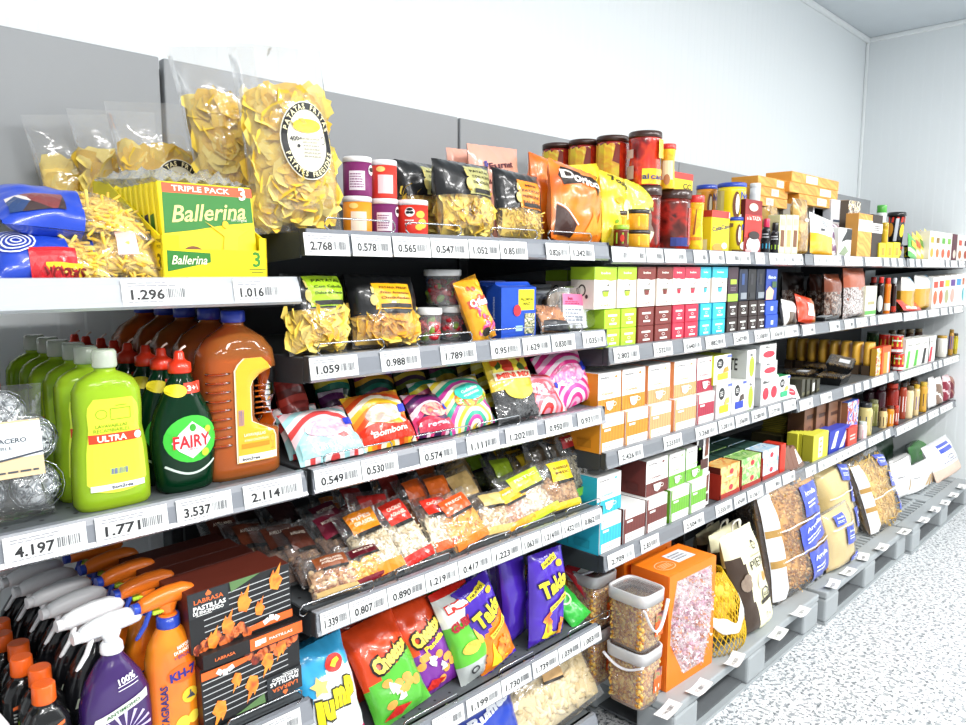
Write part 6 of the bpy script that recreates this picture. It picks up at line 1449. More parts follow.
# far right end
z = ZR[2][0]
jr('dressing_bottle', 'white and green plastic bottle behind the noodle cups', 'bottle', 874, 884, 204, 1.36, z, 'e6ece6', '4aa83a', [('r', -.6, .3, .6, .7, 'cfe0c8')], None, .14, .1)
jr('dressing_bottle', 'yellow-amber bottle beside the dark pasta box', 'bottle', 880, 887, 222, 1.30, z, 'd8b02a', 'c8a01c', (), None, .16)
for i, (pl, pr, pt, y, zz, lb) in enumerate([(886, 903, 236, 1.30, 0, 'black noodle cup at the bottom of the stack'), (885, 904, 210, 1.305, .085, 'black noodle cup with red and yellow print, on top'), (903, 914, 235, 1.29, 0, 'black and yellow noodle cup beside the stack')]):
    xc, r = rad(pl, pr, y, z+.05); h = .084 if i != 1 else fit(pl, pr, pt, y, z+zz)[2]
    t = thing('noodle_cup', lb, 'cup', (xc, y+r, z+zz), 0, 'black noodle cups')
    MB().lathe([(r*.72, 0), (r*.9, h*.9)], 20).build('cup', mat('141416', .35), t)
    MB().lathe([(r, h*.88), (r*1.02, h*.9), (r*1.0, h*.97), (r*.9, h)], 20).build('lid', plast('17181a'), t)
    f = lambda u, v, o, r=r, h=h: FC(r*(.72+.18*v/(h*.9)))(u-1.1*r, v, o+.0006)
    deco(t, r*2, h, [('r', -.5, .68, .6, .84, 'd8301c'), ('e', -.3, .45, .18, .22, 'e89a2a'), ('e', .36, .42, .14, .2, 'f2d23a'), ('r', -.04, .1, .12, .8, 'c8ccd4')] if i != 2 else [('r', -.5, .2, .6, .84, 'f0d41c'), ('e', .1, .45, .34, .2, '1a1a1a')], f)
for i in range(3): bx('yellow_box', 'small yellow box in front of the noodle cups, %s from the left' % ORD[i].replace('front', 'first'), 'box', 879.5+7*i, 886+7*i, 243-i*.3, 1.262, z, .035, ('f1e12c', 'd0c01c', 'e8d824'), [('r', -.2, .2, .25, .7, 'b89a1c')], 'small yellow boxes')
for i in range(5):
    bg('soup_sachet', 'yellow soup sachet leaning in the far row, %s from the left' % ORD[i].replace('front', 'first'), 'sachet', 906+4.2*i, 917+4.2*i, 236-i, 1.27+.012*i, z, 8, .02, [['3fae3a', 'e8c02a', 'f2dc2a', 'd8a82a', 'efe03a'][i], 'efe7c8'], lambda u, v, s: 1 if .2 < v < .4 else 0, [('r', -.3, .5, .3, .75, ['e8c83a', 'c8581c', '5a8a2a', '6a3a18', 'b8301c'][i])], 220+i, 'yellow soup sachets', 0, R(14))
cols_ = ['f0ede2', 'f4f2ee', 'e9e6dc', 'f2f2ee', '5a1c30', 'f0efe9', 'efece4']
for i in range(7):
    bx('soup_carton', '%s carton in the row by the end wall, %s from the left' % ('plum and white' if i == 4 else 'white', ORD[i].replace('front', 'first')), 'box', 929+5.6*i, 934+5.6*i, 231+i*.8, 1.27, z, .09, (cols_[i], 'dcd8cc', 'eceadf'), [('r', -.3, .6, .3, .8, ['c8b01c', '8a6a2a', '5aa83a', '7ab83a', '4a1424', 'c8401c', '5a1c30'][i]), ('e', 0, .26, .3, .16, ['d8a82a', 'c87a3a', 'd8582a', 'c8582a', 'd8c8b8', 'b86a2a', 'a8401c'][i])], 'soup cartons by the end wall')
# ------------------------------------------------------------------ second shelf: capsule boxes
z = ZR[0][1]
def cube(label, pl, pr, lv, col, y=1.268, group='small square capsule boxes', hh=.058, zz=z):
    xc, w, h = fit(pl, pr, 300, y, zz)
    t = carton('capsule_box', label, 'box', (xc, y, zz+hh*lv), w*.98, .12, hh*.985, (col, col, col), group)
    deco(t, w, hh, [('r', -.28, .62, .28, .72, 'f2f4ee'), ('o', 0, .46, .1, .08, 'f2f4ee'), ('r', -.22, .2, .22, .3, 'f2f4ee')], FR(0)); return t
for n_, (pl, pr, col, cn) in enumerate([(604, 620, 'a9d02c', 'lime, left column'), (621, 636, 'a9d02c', 'lime, right column'), (638, 653.5, '77302a', 'brown, left column'), (655, 671, '77302a', 'brown, right column'), (672.5, 684, 'c82a46', 'crimson, left column'), (685, 698, 'c82a46', 'crimson, right column'), (700, 711, '2fb6d2', 'turquoise, left column'), (712.5, 725, '2fb6d2', 'turquoise, right column'),
        (727, 737, '2e1c18', 'dark brown, first column'), (738, 747.5, '2e1c18', 'dark brown, second column'), (748.5, 757, '2e1c18', 'dark brown, third column'), (757.5, 765.5, '2e1c18', 'dark brown, fourth column')]):
    for lv in (0, 1): cube('%s capsule box, %s' % (['lower', 'upper'][lv], cn), pl, pr, lv, col)
def tallbox(label, pl, pr, col, pt=267, y=1.268, zz=None):
    zz = z+.117 if zz is None else zz
    xc, w, h = fit(pl, pr, pt, y, zz)
    t = carton('tall_capsule_box', label, 'box', (xc, y, zz), w*.98, .085, h, ('efe9df', 'e3d8cc', col), 'tall capsule boxes')
    deco(t, w, h, [('p', [(-.5, .71), (-.25, .69), (0, .7), (.25, .67), (.5, .69), (.5, 1), (-.5, 1)], col), ('t', 'bebe', 0, .86, .05, .42, 'f4f6ea'), ('p', [(-.14, .42), (.14, .42), (.1, .3), (-.1, .3)], col), ('p', [(-.16, .45), (.16, .45), (.16, .42), (-.16, .42)], '5a5a4a'), ('l', -.2, .18, .2, .24, 2, 'a8a498'), ('t', 'cafe', 0, .1, .035, .5, col), ('p', [(.0, .56), (.12, .62), (.08, .54)], '3a3a30')], FR(0))
    deco(t, .085, h, [('r', 0, .7, 1, 1, col), ('o', .5, .45, .16, .14, '3a3430'), ('e', .7, .3, .06, .05, '3a3430')], FLS(-w*.49, .085)); return t
for lb, pl, pr, col in [('tall lime-topped capsule box nearest, behind the clear tub', 594, 616, 'a3c92c'), ('tall lime-topped capsule box, second from the left', 617.5, 636, 'a3c92c'), ('tall brown-topped capsule box, left of two', 637.5, 655, '7a3028'), ('tall brown-topped capsule box, right of two', 657, 672, '7a3028'),
        ('tall crimson-topped capsule box, left of two', 672.5, 684.5, 'c42a44'), ('tall crimson-topped capsule box, right of two', 685, 699.5, 'c42a44'), ('tall turquoise-topped capsule box, left of two', 700, 710, '2fb0cc'), ('tall turquoise-topped capsule box, right of two', 712, 727, '2fb0cc')]: tallbox(lb, pl, pr, col)
tallbox('pale lime capsule box standing deeper in the shelf at its near end', 567, 583, 'a3c92c', 270, 1.42)
cube('lime capsule box at the back left, lower', 567, 583, 0, 'a9d02c', 1.42); cube('lime capsule box at the back left, upper', 567, 583, 1, 'a9d02c', 1.42)
bx('tall_capsule_box', 'tall dark purple box with lime foot beside the turquoise ones', 'box', 728, 738, 267, 1.27, z+.117, .15, ('3a2430', '2a1a22', '3a2430'), [('r', -.5, 0, .5, .22, '9ac83a'), ('r', -.3, .5, .3, .64, 'a8c83a'), ('l', -.3, .3, .3, .42, 3, '8a7a86')], 'tall capsule boxes')
for i, (pl, pr, c) in enumerate([(739, 747.5, '14203a'), (748, 756, '17161a'), (756.5, 765, '10182a')]):
    bx('tall_capsule_box', 'tall near-black box, %s of three before the blue one' % ['first', 'second', 'third'][i], 'box', pl, pr, 269, 1.275, z+.117, .15, (c, '0e1420', c), [('r', -.2, .5, .1, .85, '2a4a86' if i == 0 else '2a2a30'), ('r', -.3, .05, .4, .25, '8a929a' if i != 1 else '1c1c20')], 'tall capsule boxes')
bx('tall_capsule_box', 'tall blue box with white lettering and a pastry picture', 'box', 766, 777, 269, 1.27, z+.113, .12, ('1f3f9a', '142a66', '2a4cae'), [('t', 'fino', 0, .74, .1, .7, 'e4ecf6'), ('p', [(-.5, .02), (.1, .02), (.2, .3), (-.2, .46), (-.5, .3)], 'e0b49a'), ('r', .0, .4, .4, .6, '3a5a30')], 'tall capsule boxes')
for lv in (0, 1): bx('blue_pack', '%s flat blue pack below the tall blue box' % ['lower', 'upper'][lv], 'pack', 766, 778, 300, 1.262, z+.056*lv, .16, ('1f4cc0', '1c3f9e', '2a5ad0'), [('p', [(-.1, .3), (.1, .3), (.1, .6), (-.1, .6)], 'd8e4f8')], 'flat blue packs', h=.055)
z = ZR[1][1]
bg('biscuit_bag', 'white and brown bag beside the flat blue packs', 'snack bag', 779, 796, 300, 1.275, z, 12, .05, ['6a5a4a', 'eceae6'], lambda u, v, s: 1 if v > .5 or abs(u-.5) > .38 else 0, [('p', [(-.1, .1), (.2, .12), (.1, .45), (-.05, .4)], '3a2a20')], 231, None, 0, R(6))
bg('biscuit_bag', 'red and orange bag with a white square label', 'snack bag', 793, 816, 296, 1.275, z, 14, .05, ['d8401c', 'b8682a'], lambda u, v, s: 1 if u > .66 else 0, [('r', -.18, .25, .18, .7, 'eef0f0')], 232, None, 0, R(8))
mch = ramp_mat('noise', ['1c100c', '4a2e22', '6a4a3a', 'a89a90', '2a160e'], 55, 3, .2, const=False, coat=.6)
for i, (pl, pr, pt, y, c, lb) in enumerate([(778, 806, 272, 1.50, '2a1812', 'dark cellophane bag deep in the shelf above the white bag'), (806, 824, 274, 1.44, '5a2c1c', 'brown-topped sweet bag behind the pair'), (820, 841, 274, 1.30, '7a3c22', 'brown-topped bag of chocolates, left of two'), (839, 866, 268, 1.28, 'a8583c', 'copper-topped bag of silvery chocolates, right of two')]):
    bg('chocolate_bag', lb, 'sweet bag', pl, pr, pt, y, z, 3, .07, [mch if i != 3 else ramp_mat('noise', ['8a7a70', 'c8c6c4', '5a3428', 'dcdcdc', '9a5a44'], 55, 3, .2, const=False, coat=.6), c], lambda u, v, s: 1 if v > .58+.06*(abs(u-.5)) else 0, (), 240+i, 'bags of chocolates', 0, 0, foot=1)
t, P, w, h = bg('clear_top', 'clear gathered top of the silvery chocolate bag', 'wrapper', 838, 868, 258, 1.305, z+.165, 2, .03, [film(op=.2, bump=1.)], None, (), 247, None) if False else (None,)*4
t = thing('black_tray', 'black plastic tray lying at the front under the chocolates', 'tray', (xa(832, 1.29, z), 1.29, z), (0, R(-4), 0))
MB().box(-.09, .09, 0, .10, 0, .006).box(-.09, .09, 0, .006, .006, .02).box(-.09, .09, .094, .1, .006, .02).box(-.09, -.084, .006, .094, .006, .02).box(.084, .09, .006, .094, .006, .02).build('tray', plast('17181a'), t, bevel=.002)
MB().box(-.06, .03, .008, .05, .0205, .024).build('label', mat('9aa0a4', .4), t)
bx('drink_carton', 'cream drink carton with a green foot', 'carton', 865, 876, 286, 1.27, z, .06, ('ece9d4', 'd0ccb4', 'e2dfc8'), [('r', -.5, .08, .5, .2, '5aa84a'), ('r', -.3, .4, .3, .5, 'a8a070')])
for i, (pl, pr, pt, c, cap, lb) in enumerate([(876, 883, 277, '241c1a', 'c8281c', 'dark bottle with a red cap and white label'), (882.5, 890, 278, 'e87a1c', 'd8321c', 'orange sauce bottle with a red cap and pale label'), (890, 896, 278, '2a1614', 'b8bcc0', 'dark brown sauce bottle with pale cap'), (868, 876, 277, '3a1a18', 'b82a1c', 'dark sauce bottle with red cap behind the cream carton')]):
    jr('sauce_bottle', lb, 'bottle', pl, pr, pt, 1.275 if i < 3 else 1.40, z, c, cap, [('e', -.1, .3, .42, .22, 'f0f0ee')] if i == 0 else ([('r', -.4, .1, .5, .3, 'f0e4d4')] if i == 1 else [('r', -.8, .04, .8, .2, 'b8301c')]), 'sauce bottles', .16, .12, .7)
z = ZR[2][1]
for i, (pl, pr, pt) in enumerate([(897, 912, 277), (910, 929, 275)]):
    bg('flour_bag', ['mustard-bodied white-topped bag, left of two', 'mustard-bodied white and blue-topped bag, right of two'][i], 'bag', pl, pr, pt, 1.285, z, 2, .08, ['c89a2c', 'eae8e2', '6aa8c8'], lambda u, v, s: (2 if u > .7 else 1) if v > .62 else (2 if u > .84 and v > .3 else 0), (), 250+i, 'white-topped mustard bags', 0, 0, foot=1)
bg('snack_bag', 'red bag lying flat at the front edge', 'snack bag', 896, 920, 302, 1.265, z, 40, .035, ['d8281c'], None, [('r', -.4, .1, .1, .3, 'f0d8c0')], 255, None, 0, R(4), .08)
bg('flour_bag', 'yellow-green bag edge behind the mustard bags', 'bag', 926, 934, 276, 1.30, z, 2, .05, ['a8b03a', 'e8e8e0'], lambda u, v, s: 1 if v > .7 else 0, (), 256, None, foot=1)
for i in range(6):
    bx('dry_goods_box', 'picture-printed white box by the end wall, second shelf, %s from the left' % ORD[i].replace('front', 'first'), 'box', 932+5.7*i, 937.2+5.7*i, 277-i*.7, 1.27, z, .1, ('f1eeea', 'dcd8d2', 'eceae4'), [('r', -.4, .66, .4, .86, ['d8401c', 'd8301c', 'e8c81c', '5a2a8a', '3a9ad8', 'b8602a'][i]), ('e', 0, .36, .36, .22, ['d86a3a', 'e0522a', 'a8a87a', 'd8a89a', 'e8dcd0', '4ab0b8'][i])], 'white boxes by the end wall, second shelf')
# ------------------------------------------------------------------ third shelf: coffee capsule cartons
z = ZR[0][2]
def cap_front(t, w, h, col, cup=True, word=True):
    mm = ramp_mat('wave', [col, col, col, _lt(col)], 20, 1., .45, coat=0)
    ds = [('r', -.5, .0, .5, .36, mm), ('t', 'bonArea', -.22, .88, .05, .36, '3a3c40'), ('t', 'Cortado', -.1, .5, .06, .5, col), ('l', -.34, .56, .1, .6, 1, 'b0aca6'), ('e', .22, .88, .05, .03, col)]
    deco(t, w, h, ds, FR(0))
    if cup: deco(t, w, h, [('p', [(-.2, .3), (.16, .3), (.1, .12), (-.02, .07), (-.14, .12)], 'f4f1ec'), ('o', .18, .22, .08, .05, 'f4f1ec')], FR(0), 4)
def _lt(c):
    v = [int(c[i:i+2], 16) for i in (0, 2, 4)]; return ''.join('%02x' % min(255, int(x*.85)) for x in v)
def capbox(label, pl, pr, pt, col, y=1.275, zz=0., lower=False, d=.2, h=None, side=None, zs=None):
    xc, w, h_ = fit(pl, pr, pt, y, (zs if zs is not None else z)+zz); h = h or h_
    t = carton('coffee_carton', label, 'box', (xc, y, (zs if zs is not None else z)+zz), w*.985, d, h, ('f1efec', side or col, 'e9e7e4'), 'coffee capsule cartons')
    if not lower: cap_front(t, w, h, col)
    else:
        mm = ramp_mat('wave', [col, col, col, _lt(col)], 20, 1., .45, coat=0)
        deco(t, w, h, [('r', -.42, .28, .48, .68, mm), ('l', -.36, .12, .1, .18, 1, 'a8a49e'), ('r', -.36, .58, -.1, .64, 'f1efec'), ('r', -.5, .0, -.44, 1., col)], FR(0))
    deco(t, d, h, [('r', .12, .78, .4, .8, 'f0e4d0'), ('r', .12, .7, .5, .72, 'f0e4d0'), ('r', .5, .1, .52, .9, _lt(col)), ('r', .62, .12, .86, .34, _lt(col)), ('r', .12, .3, .4, .32, 'f0e4d0')], FLS(-w*.4925, d)); return t, w, h
LH = .112
oc, sa, cr = 'd88a1c', 'eda26a', 'a81c3a'
lowr = [('orange', 600, 624, oc), ('orange', 625, 648, oc), ('salmon', 649, 671, sa), ('salmon', 674, 696, sa), ('crimson', 697, 714, cr)]
ps = ['first', 'second', 'third', 'fourth', 'fifth']
for i, (nm, pl, pr, col) in enumerate(lowr): capbox('%s-banded coffee carton in the bottom row of the third shelf, %s from the left' % (nm, ps[i]), pl, pr, 400, col, 1.27, 0, True, .22, LH)
for i, (nm, pl, pr, pt, col) in enumerate([('orange', 598, 621, 372, oc), ('orange', 622, 645, 368, oc), ('salmon', 648, 670, 364, sa), ('salmon', 674, 696, 360, sa), ('crimson', 697, 713, 357, cr)]):
    capbox('%s-footed coffee carton in the top row of the third shelf, %s from the left' % (nm, ps[i]), pl, pr, pt, col, 1.285, LH+.001, False, .2)
def gusto(label, pl, pr, pt, zz, col, cup, y=1.275, edge=None, d=.1, h=None):
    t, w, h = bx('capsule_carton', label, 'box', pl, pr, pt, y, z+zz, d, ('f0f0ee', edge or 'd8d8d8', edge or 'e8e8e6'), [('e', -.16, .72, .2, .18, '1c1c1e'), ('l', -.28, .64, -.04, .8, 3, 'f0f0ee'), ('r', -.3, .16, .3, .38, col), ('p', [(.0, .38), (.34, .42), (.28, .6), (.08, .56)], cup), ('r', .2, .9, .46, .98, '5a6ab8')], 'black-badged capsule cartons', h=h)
    return t, w, h
t, w, h0 = gusto('white capsule carton with yellow panel in a cut-open tray', 716, 731, 391, 0, 'd8d41c', 'e0b85a', h=.128)
gusto('white capsule carton with lime edge and yellow panel, on top', 714, 731, 355, .129, 'cfd42a', 'd8983a', edge='c2cc2a')
gusto('white capsule carton with blue panel', 732, 745.5, 385, 0, '2440b0', '4a3a30', h=.125)
def oval(label, pl, pr, pt, zz, col, y=1.275, d=.11, two=False, h=None, hor=False):
    e = [('e', -.24, .42, .18, .22, col), ('e', .24, .42, .18, .22, col)] if two else [('e', .05, .42, .36 if hor else .3, .2 if hor else .36, col)]
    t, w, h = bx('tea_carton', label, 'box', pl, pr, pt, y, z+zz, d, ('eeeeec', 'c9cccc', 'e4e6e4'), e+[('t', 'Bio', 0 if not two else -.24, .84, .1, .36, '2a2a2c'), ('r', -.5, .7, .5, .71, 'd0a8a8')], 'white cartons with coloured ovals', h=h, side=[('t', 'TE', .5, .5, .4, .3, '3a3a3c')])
    return t
oval('white carton with a lime oval, lower one', 746, 754, 382, 0, 'a6d82e', h=.123)
oval('white carton with a lime oval, on top', 747, 755.5, 350, .124, 'a6d82e')
oval('white carton with two red ovals at the bottom of its stack', 761, 778, 379, 0, 'd0283e', two=True, h=.115)
oval('white carton with a flat red oval, middle of the stack', 761, 777.5, 361, .116, 'c8283e', hor=True, h=.062)
oval('white carton with a flat red oval, top of the stack', 760, 776.5, 345, .179, 'c8283e', hor=True, h=.07)
t, w, h = gusto('white and green capsule carton right of the red ovals', 778, 789.5, 376, 0, '2fb07a', 'd8b85a', edge='2f9a5a')
z = ZR[1][2]
t, w, h = bx('tea_carton', 'white box with a red lozenge leaning back at the bay joint', 'box', 789, 803, 384, 1.27, z, .03, ('f0f0f2', 'd0d2d4', 'e8e8ea'), [('e', -.1, .55, .3, .22, 'd8263e'), ('l', -.26, .5, .1, .6, 1, 'f4dfe2')], None)
t.rotation_euler = (R(-24), R(10), 0)
for i in range(4):
    bx('coffee_packet', 'dark olive flat packet standing in a row, %s from the left' % ps[i], 'packet', 801+5*i, 806+5*i, 379, 1.275+.006*i, z, .09, ('3c3a2a', '2a2a1e', '4a4634'), [('r', -.3, .2, .4, .75, 'e9e9e4')] if i == 2 else [('r', -.4, .15, .4, .3, '6a6648')], 'dark olive flat packets', R(8))
def blacktray(label, px, y, zz, w, rot, lid):
    t = thing('snack_tray', label, 'tray', (xa(px, y, z+zz), y, z+zz), rot, 'black snack trays')
    MB().loft([[(x*q, yy*q2+.06, v) for x, yy in ((-w/2, -.06), (w/2, -.06), (w/2, .06), (-w/2, .06))] for v, q, q2 in ((0, .8, .8), (.035, 1, 1), (.038, 1.04, 1.06))], 0, True, False).build('tray', plast('17181a', .2), t)
    MB().box(-w*.44, w*.44, .008, .11, .0385, .046).build('food', ramp_mat('noise', ['8a6a3a', '3a2a1c', 'c8a86a', '5a4028'], 30, 3), t)
    P = MB().box(-w*.5, w*.5, 0, .12, .0465, .048).build('clear_lid', film(op=.08, bump=.3), t)
    MB().box(-w*.2, w*.16, .02, .07, .0485, .0495).build('label', mat('e9ebec', .4), t) if lid else None
blacktray('black tray of dark snack under clear film, front left', 846, 1.285, 0, .2, (0, 0, R(6)), False)
blacktray('black tray of dark snack lying on the other tray, with a white label', 852, 1.30, .049, .19, (R(10), R(-8), R(14)), True)
blacktray('black tray of dark snack deeper behind the olive packets', 812, 1.45, 0, .18, (0, 0, R(4)), True)
blacktray('black tray of dark snack deeper behind, right one', 832, 1.46, 0, .2, (0, 0, R(-6)), False)
for i in range(8):
    y = 1.33+.058*i; x = xa(868, 1.33, z)-.004*i
    t = thing('cheese_tub', 'mustard yellow rounded tub in the row above the trays, %s from the front' % ORD[i], 'tub', (x, y, z+.05), 0, 'mustard yellow tubs in a row')
    MB().loft([se_ring(v, -.055*q, .055*q, .022, 2.6, 18) for v, q in ((0, .8), (.02, .95), (.06, 1), (.1, .95), (.125, .75))]).build('tub', plast('d8a63a', .4), t)
    if i == 0: deco(t, .11, .12, [('e', .1, .5, .26, .2, 'd8342c'), ('r', -.05, .5, .3, .66, '7a6ab0')], lambda u, v, o: (u, -.0225-o, v))
    MB().box(-.05, .05, -.02, .02, -.05, 0).build('holder', mat('4a3a2a', .6), t)
z = ZR[2][2]
bx('sauce_carton', 'red and yellow printed carton beside the yellow tubs', 'carton', 876, 881, 348, 1.275, z, .03, (ramp_mat('noise', ['d8281c', 'f0c43a', 'e8e0d0', 'c8241c'], 40, 3), 'c8962a', 'c8281c'), (), None)
bx('sauce_carton', 'orange and red tall carton left of the tomato tins', 'carton', 881.5, 890, 346, 1.268, z, .035, ('e0571c', 'c8481c', 'c8401c'), [('r', -.3, .1, .1, .8, 'c8962a'), ('r', .1, .1, .3, .8, 'f0e0d0')], None)
for i, (pl, pr, zz, y) in enumerate([(891, 904, 0, 1.275), (889, 903, .105, 1.28), (878, 890, .105, 1.36), (866, 879, .105, 1.45)]):
    jr('tomato_tin', ['red, green and white tin at the bottom', 'red and green tin stacked on the other tin', 'yellow-red tin in the upper row behind', 'dark green tin farthest back in the upper row'][i], 'tin', pl, pr, 335, y, z+zz, 'c8281c' if i < 3 else '2f4a2a', 'a8a8a4', [('r', -.8, .5, .8, .86, '7ac83a'), ('r', -.8, .36, .8, .5, 'f0c43a'), ('l', -.4, .6, .4, .78, 1, 'f0f4ea'), ('r', -.8, .06, .8, .2, 'f0e8e4')] if i < 2 else [('r', -.8, .3, .8, .7, 'c8a02a' if i == 2 else '3a5a2a')], 'tomato tins', .04, h=.103)
for k in (2, 3):
    jr('tomato_tin', ['x', 'x', 'tin holding up the yellow-red tin behind', 'tin holding up the dark green tin'][k], 'tin', (0, 0, 878, 866)[k], (0, 0, 890, 879)[k], 335, (0, 0, 1.36, 1.45)[k], z, '6a2a1c', 'a8a8a4', (), 'tomato tins', .04, h=.103)
for i, (pl, pr, pt, c, st) in enumerate([(905, 913, 339, 'e9e6dc', '5ac83a'), (913, 921, 338, 'e6e3d8', '4ab82a'), (921, 929, 337, 'ecebe6', '1a1a1a'), (928, 935, 336, 'f0efec', 'd8263a')]):
    bx('rice_packet', 'white packet with %s slanted stripe on the third shelf' % ['a green', 'a second green', 'a black', 'a red'][i], 'packet', pl, pr, pt, 1.275, z, .07, (c, 'd0cdc4', 'e0ded6'), [('p', [(-.4, .05), (-.05, .05), (.1, .6), (-.2, .6)], st), ('l', -.3, .74, .3, .84, 1, '9a9a94')], 'white striped packets')
for i, (pl, pr, pt, c, lid, lb) in enumerate([(935, 947, 337, 'e8e4da', 'b8923a', 'jar with a big white label on the third shelf'), (947.5, 953, 330, 'b88a3a', '8a6a2a', 'tall jar with gold lid and blue label'), (952, 958, 334, 'b8a02a', '3a342a', 'green-yellow jar at the end of the third shelf')]):
    jr('preserve_jar', lb, 'jar', pl, pr, pt, 1.275, z, c, lid, [('r', -.8, .25, .8, .75, ['f0ece6', '4a4a9a', 'd8d83a'][i])], 'preserve jars, third shelf', .12, 0, .85)
for i in range(5):
    jr('preserve_jar', 'dark gold-lidded jar in the back row of the third shelf, %s from the left' % ps[i], 'jar', 886+9*i, 895+9*i, 331-i*.5, 1.46, z, '4a3020', '6a5a3a', (), 'dark jars in the back row', .14, 0, .85)
# ------------------------------------------------------------------ lowest shelf of the far bays
z = ZR[0][3]
tq, dr, gr_, = '2bb4cc', '6a2a24', '6ab02e'
LH2 = .118
for i, (nm, pl, pr, col) in enumerate([('turquoise', 599, 621, tq), ('dark red', 623, 645, dr), ('dark red', 646, 667, dr), ('green', 670, 689, gr_), ('green', 690, 706, gr_)]):
    capbox('%s-banded coffee carton in the bottom row of the lowest shelf, %s from the left' % (nm, ps[i]), pl, pr, 500, col, 1.27, 0, True, .24, LH2, zs=z)
for i, (nm, pl, pr, pt, col) in enumerate([('turquoise', 597, 621, 474, tq), ('dark red', 646, 668, 458, dr), ('green', 669, 685, 452, gr_), ('green', 686, 703, 446, gr_)]):
    capbox('%s-footed coffee carton in the top row of the lowest shelf, %s from the left' % (nm, ps[i]), pl, pr, pt, col, 1.285, LH2+.001, False, .2, zs=z)
zo = z
for i, (zz, pt, h_) in enumerate([(0, 465, .125), (.126, 433, None)]):
    t, w, h = bx('capsule_carton', ['lower narrow white and brown chocolate capsule carton', 'upper narrow white and brown chocolate capsule carton'][i], 'box', 696.5, 709, pt, 1.285, z+zz, .1, ('efeeec', '2e1a16', 'd8d4d0'), [('e', -.2, .78, .2, .17, '1c1c1e'), ('r', -.2, .12, .4, .36, '4a2018'), ('p', [(.1, .4), (.36, .44), (.4, .95), (.2, .9)], '6a3420')], 'black-badged capsule cartons', h=h_)
# tea in cut-open red trays
for i, (pl, pr, nm, cols, mt) in enumerate([(719, 739, 'orange', ['f08a2c', 'f4b868', 'f6d88a', 'e8641c'], 0), (740, 760, 'green', ['7ec83a', 'c8e69a', '4aa82a', 'e2f0c4'], 0), (761, 778, 'pale blue', ['e4eef6', 'a8d4f0', 'f4f6f8', '6ab0e0'], 0)]):
    mm = ramp_mat('noise', cols, 26, 3, .35, const=False)
    xc, w, h = fit(pl, pr, 480, 1.275, z)
    t = thing('tea_tray', 'dark red cut-open cardboard tray holding %s tea boxes' % nm, 'display tray', (xc, 1.268, z), 0, 'dark red tea trays')
    mb = MB().box(-w/2, w/2, 0, .003, 0, .022).box(-w/2, -w/2+.003, 0, .4, 0, .1).box(w/2-.003, w/2, 0, .4, 0, .1).box(-w/2, w/2, 0, .4, 0, .002)
    mb.build('tray', card('a02a1c'), t)
    hb = .062
    for k in range(5):
        for lv in (0, 1):
            c = carton('tea_box', '%s tea box, %s row, %s from the front' % (nm, ['lower', 'upper'][lv], ORD[k]), 'box', (xc, 1.272+.075*k, z+.003+hb*lv), w-.009, .072, hb*.98, (mm, '5a1c14' if not k else '3a5a4a', mm if k < 1 else '2c4a42'), '%s tea boxes' % nm)
            if k == 0: deco(c, w, hb, [('e', .05, .56, .1, .18, 'd8303a'), ('l', -.2, .24, .25, .36, 1, 'f4efe4')], FR(0))
z = ZR[1][3]
bx('tea_box', 'bright red packet at the left of the brown packets', 'packet', 780, 785, 444, 1.275, z, .08, ('d8341c', 'a8281c', 'c8301c'), (), None)
for i in range(5):
    t, w, h = bx('chocolate_packet', 'brown flat packet leaning in a row, %s from the left' % ps[i], 'packet', 783+4.2*i, 788+4.2*i if i < 4 else 806, 446, 1.275, z, .06, ('7a5444', '4a3028', '8a6454'), [('r', -.3, .2, .35, .85, 'ece6e0')] if i == 4 else (), 'brown flat packets')
    t.rotation_euler = (R(-14), R(-12), R(4))
    if i == 4: t.rotation_euler = (R(-30), R(-6), R(4))
for k in range(9):
    t = carton('sauce_sachet', 'olive yellow flat sachet in the pile behind the tea, %s from the bottom' % ORD[k].replace('front', 'first'), 'sachet', (xa(788, 1.48, z+.08)+rn.uniform(-.006, .006), 1.46+rn.uniform(-.006, .006), z+.08+.0095*k), .15, .12, .009, ('b2a63c', '8a802a', 'c2b84a'), 'olive yellow sachets in the pile')
t = carton('sachet_box', 'plain carton under the olive sachet pile', 'box', (xa(788, 1.46, z+.04), 1.46, z), .17, .15, .079, ('4a4428', '3a3620', '5a5430'))
for i in range(6):
    bx('yellow_sachet_pack', 'yellow-green upright sachet in the row, %s from the right' % ORD[5-i].replace('front', 'first'), 'sachet', 797+4.2*i if i < 5 else 813, 802+4.2*i if i < 5 else 828, 433, 1.28-.002*i+.012*(5-i), z, .05, ('d9d640', 'a8a22a', 'e4e04c'), [('r', -.16, .1, .12, .85, 'eef0d8'), ('l', -.1, .2, .06, .8, 3, 'a8a23a')] if i == 5 else (), 'yellow-green upright sachets')
for i, (pl, pr, pt, y, lb) in enumerate([(803, 836, 424, 1.42, 'blue and white flat packet lying behind the yellow sachets'), (829, 849, 428, 1.275, 'blue and white packet with slanted pattern at the shelf edge')]):
    t, w, h = bx('blue_packet', lb, 'packet', pl, pr, pt, y, z+(.085 if i == 0 else 0), .07, ('2436a8', '1a2880', '3a48b8'), [('p', [(-.4, .2), (-.2, .9), (-.05, .9), (-.2, .2)], 'e2e8f4'), ('p', [(.0, .1), (.3, .8), (.42, .7), (.2, .1)], 'dce4f4')], 'blue and white packets', h=.03 if i == 0 else None)
    if i == 0: carton('sachet_box', 'plain carton under the blue flat packet', 'box', (xa(820, 1.42, z+.04), 1.42, z), .2, .08, .084, ('3a3a44', '2a2a34', '44444e'))
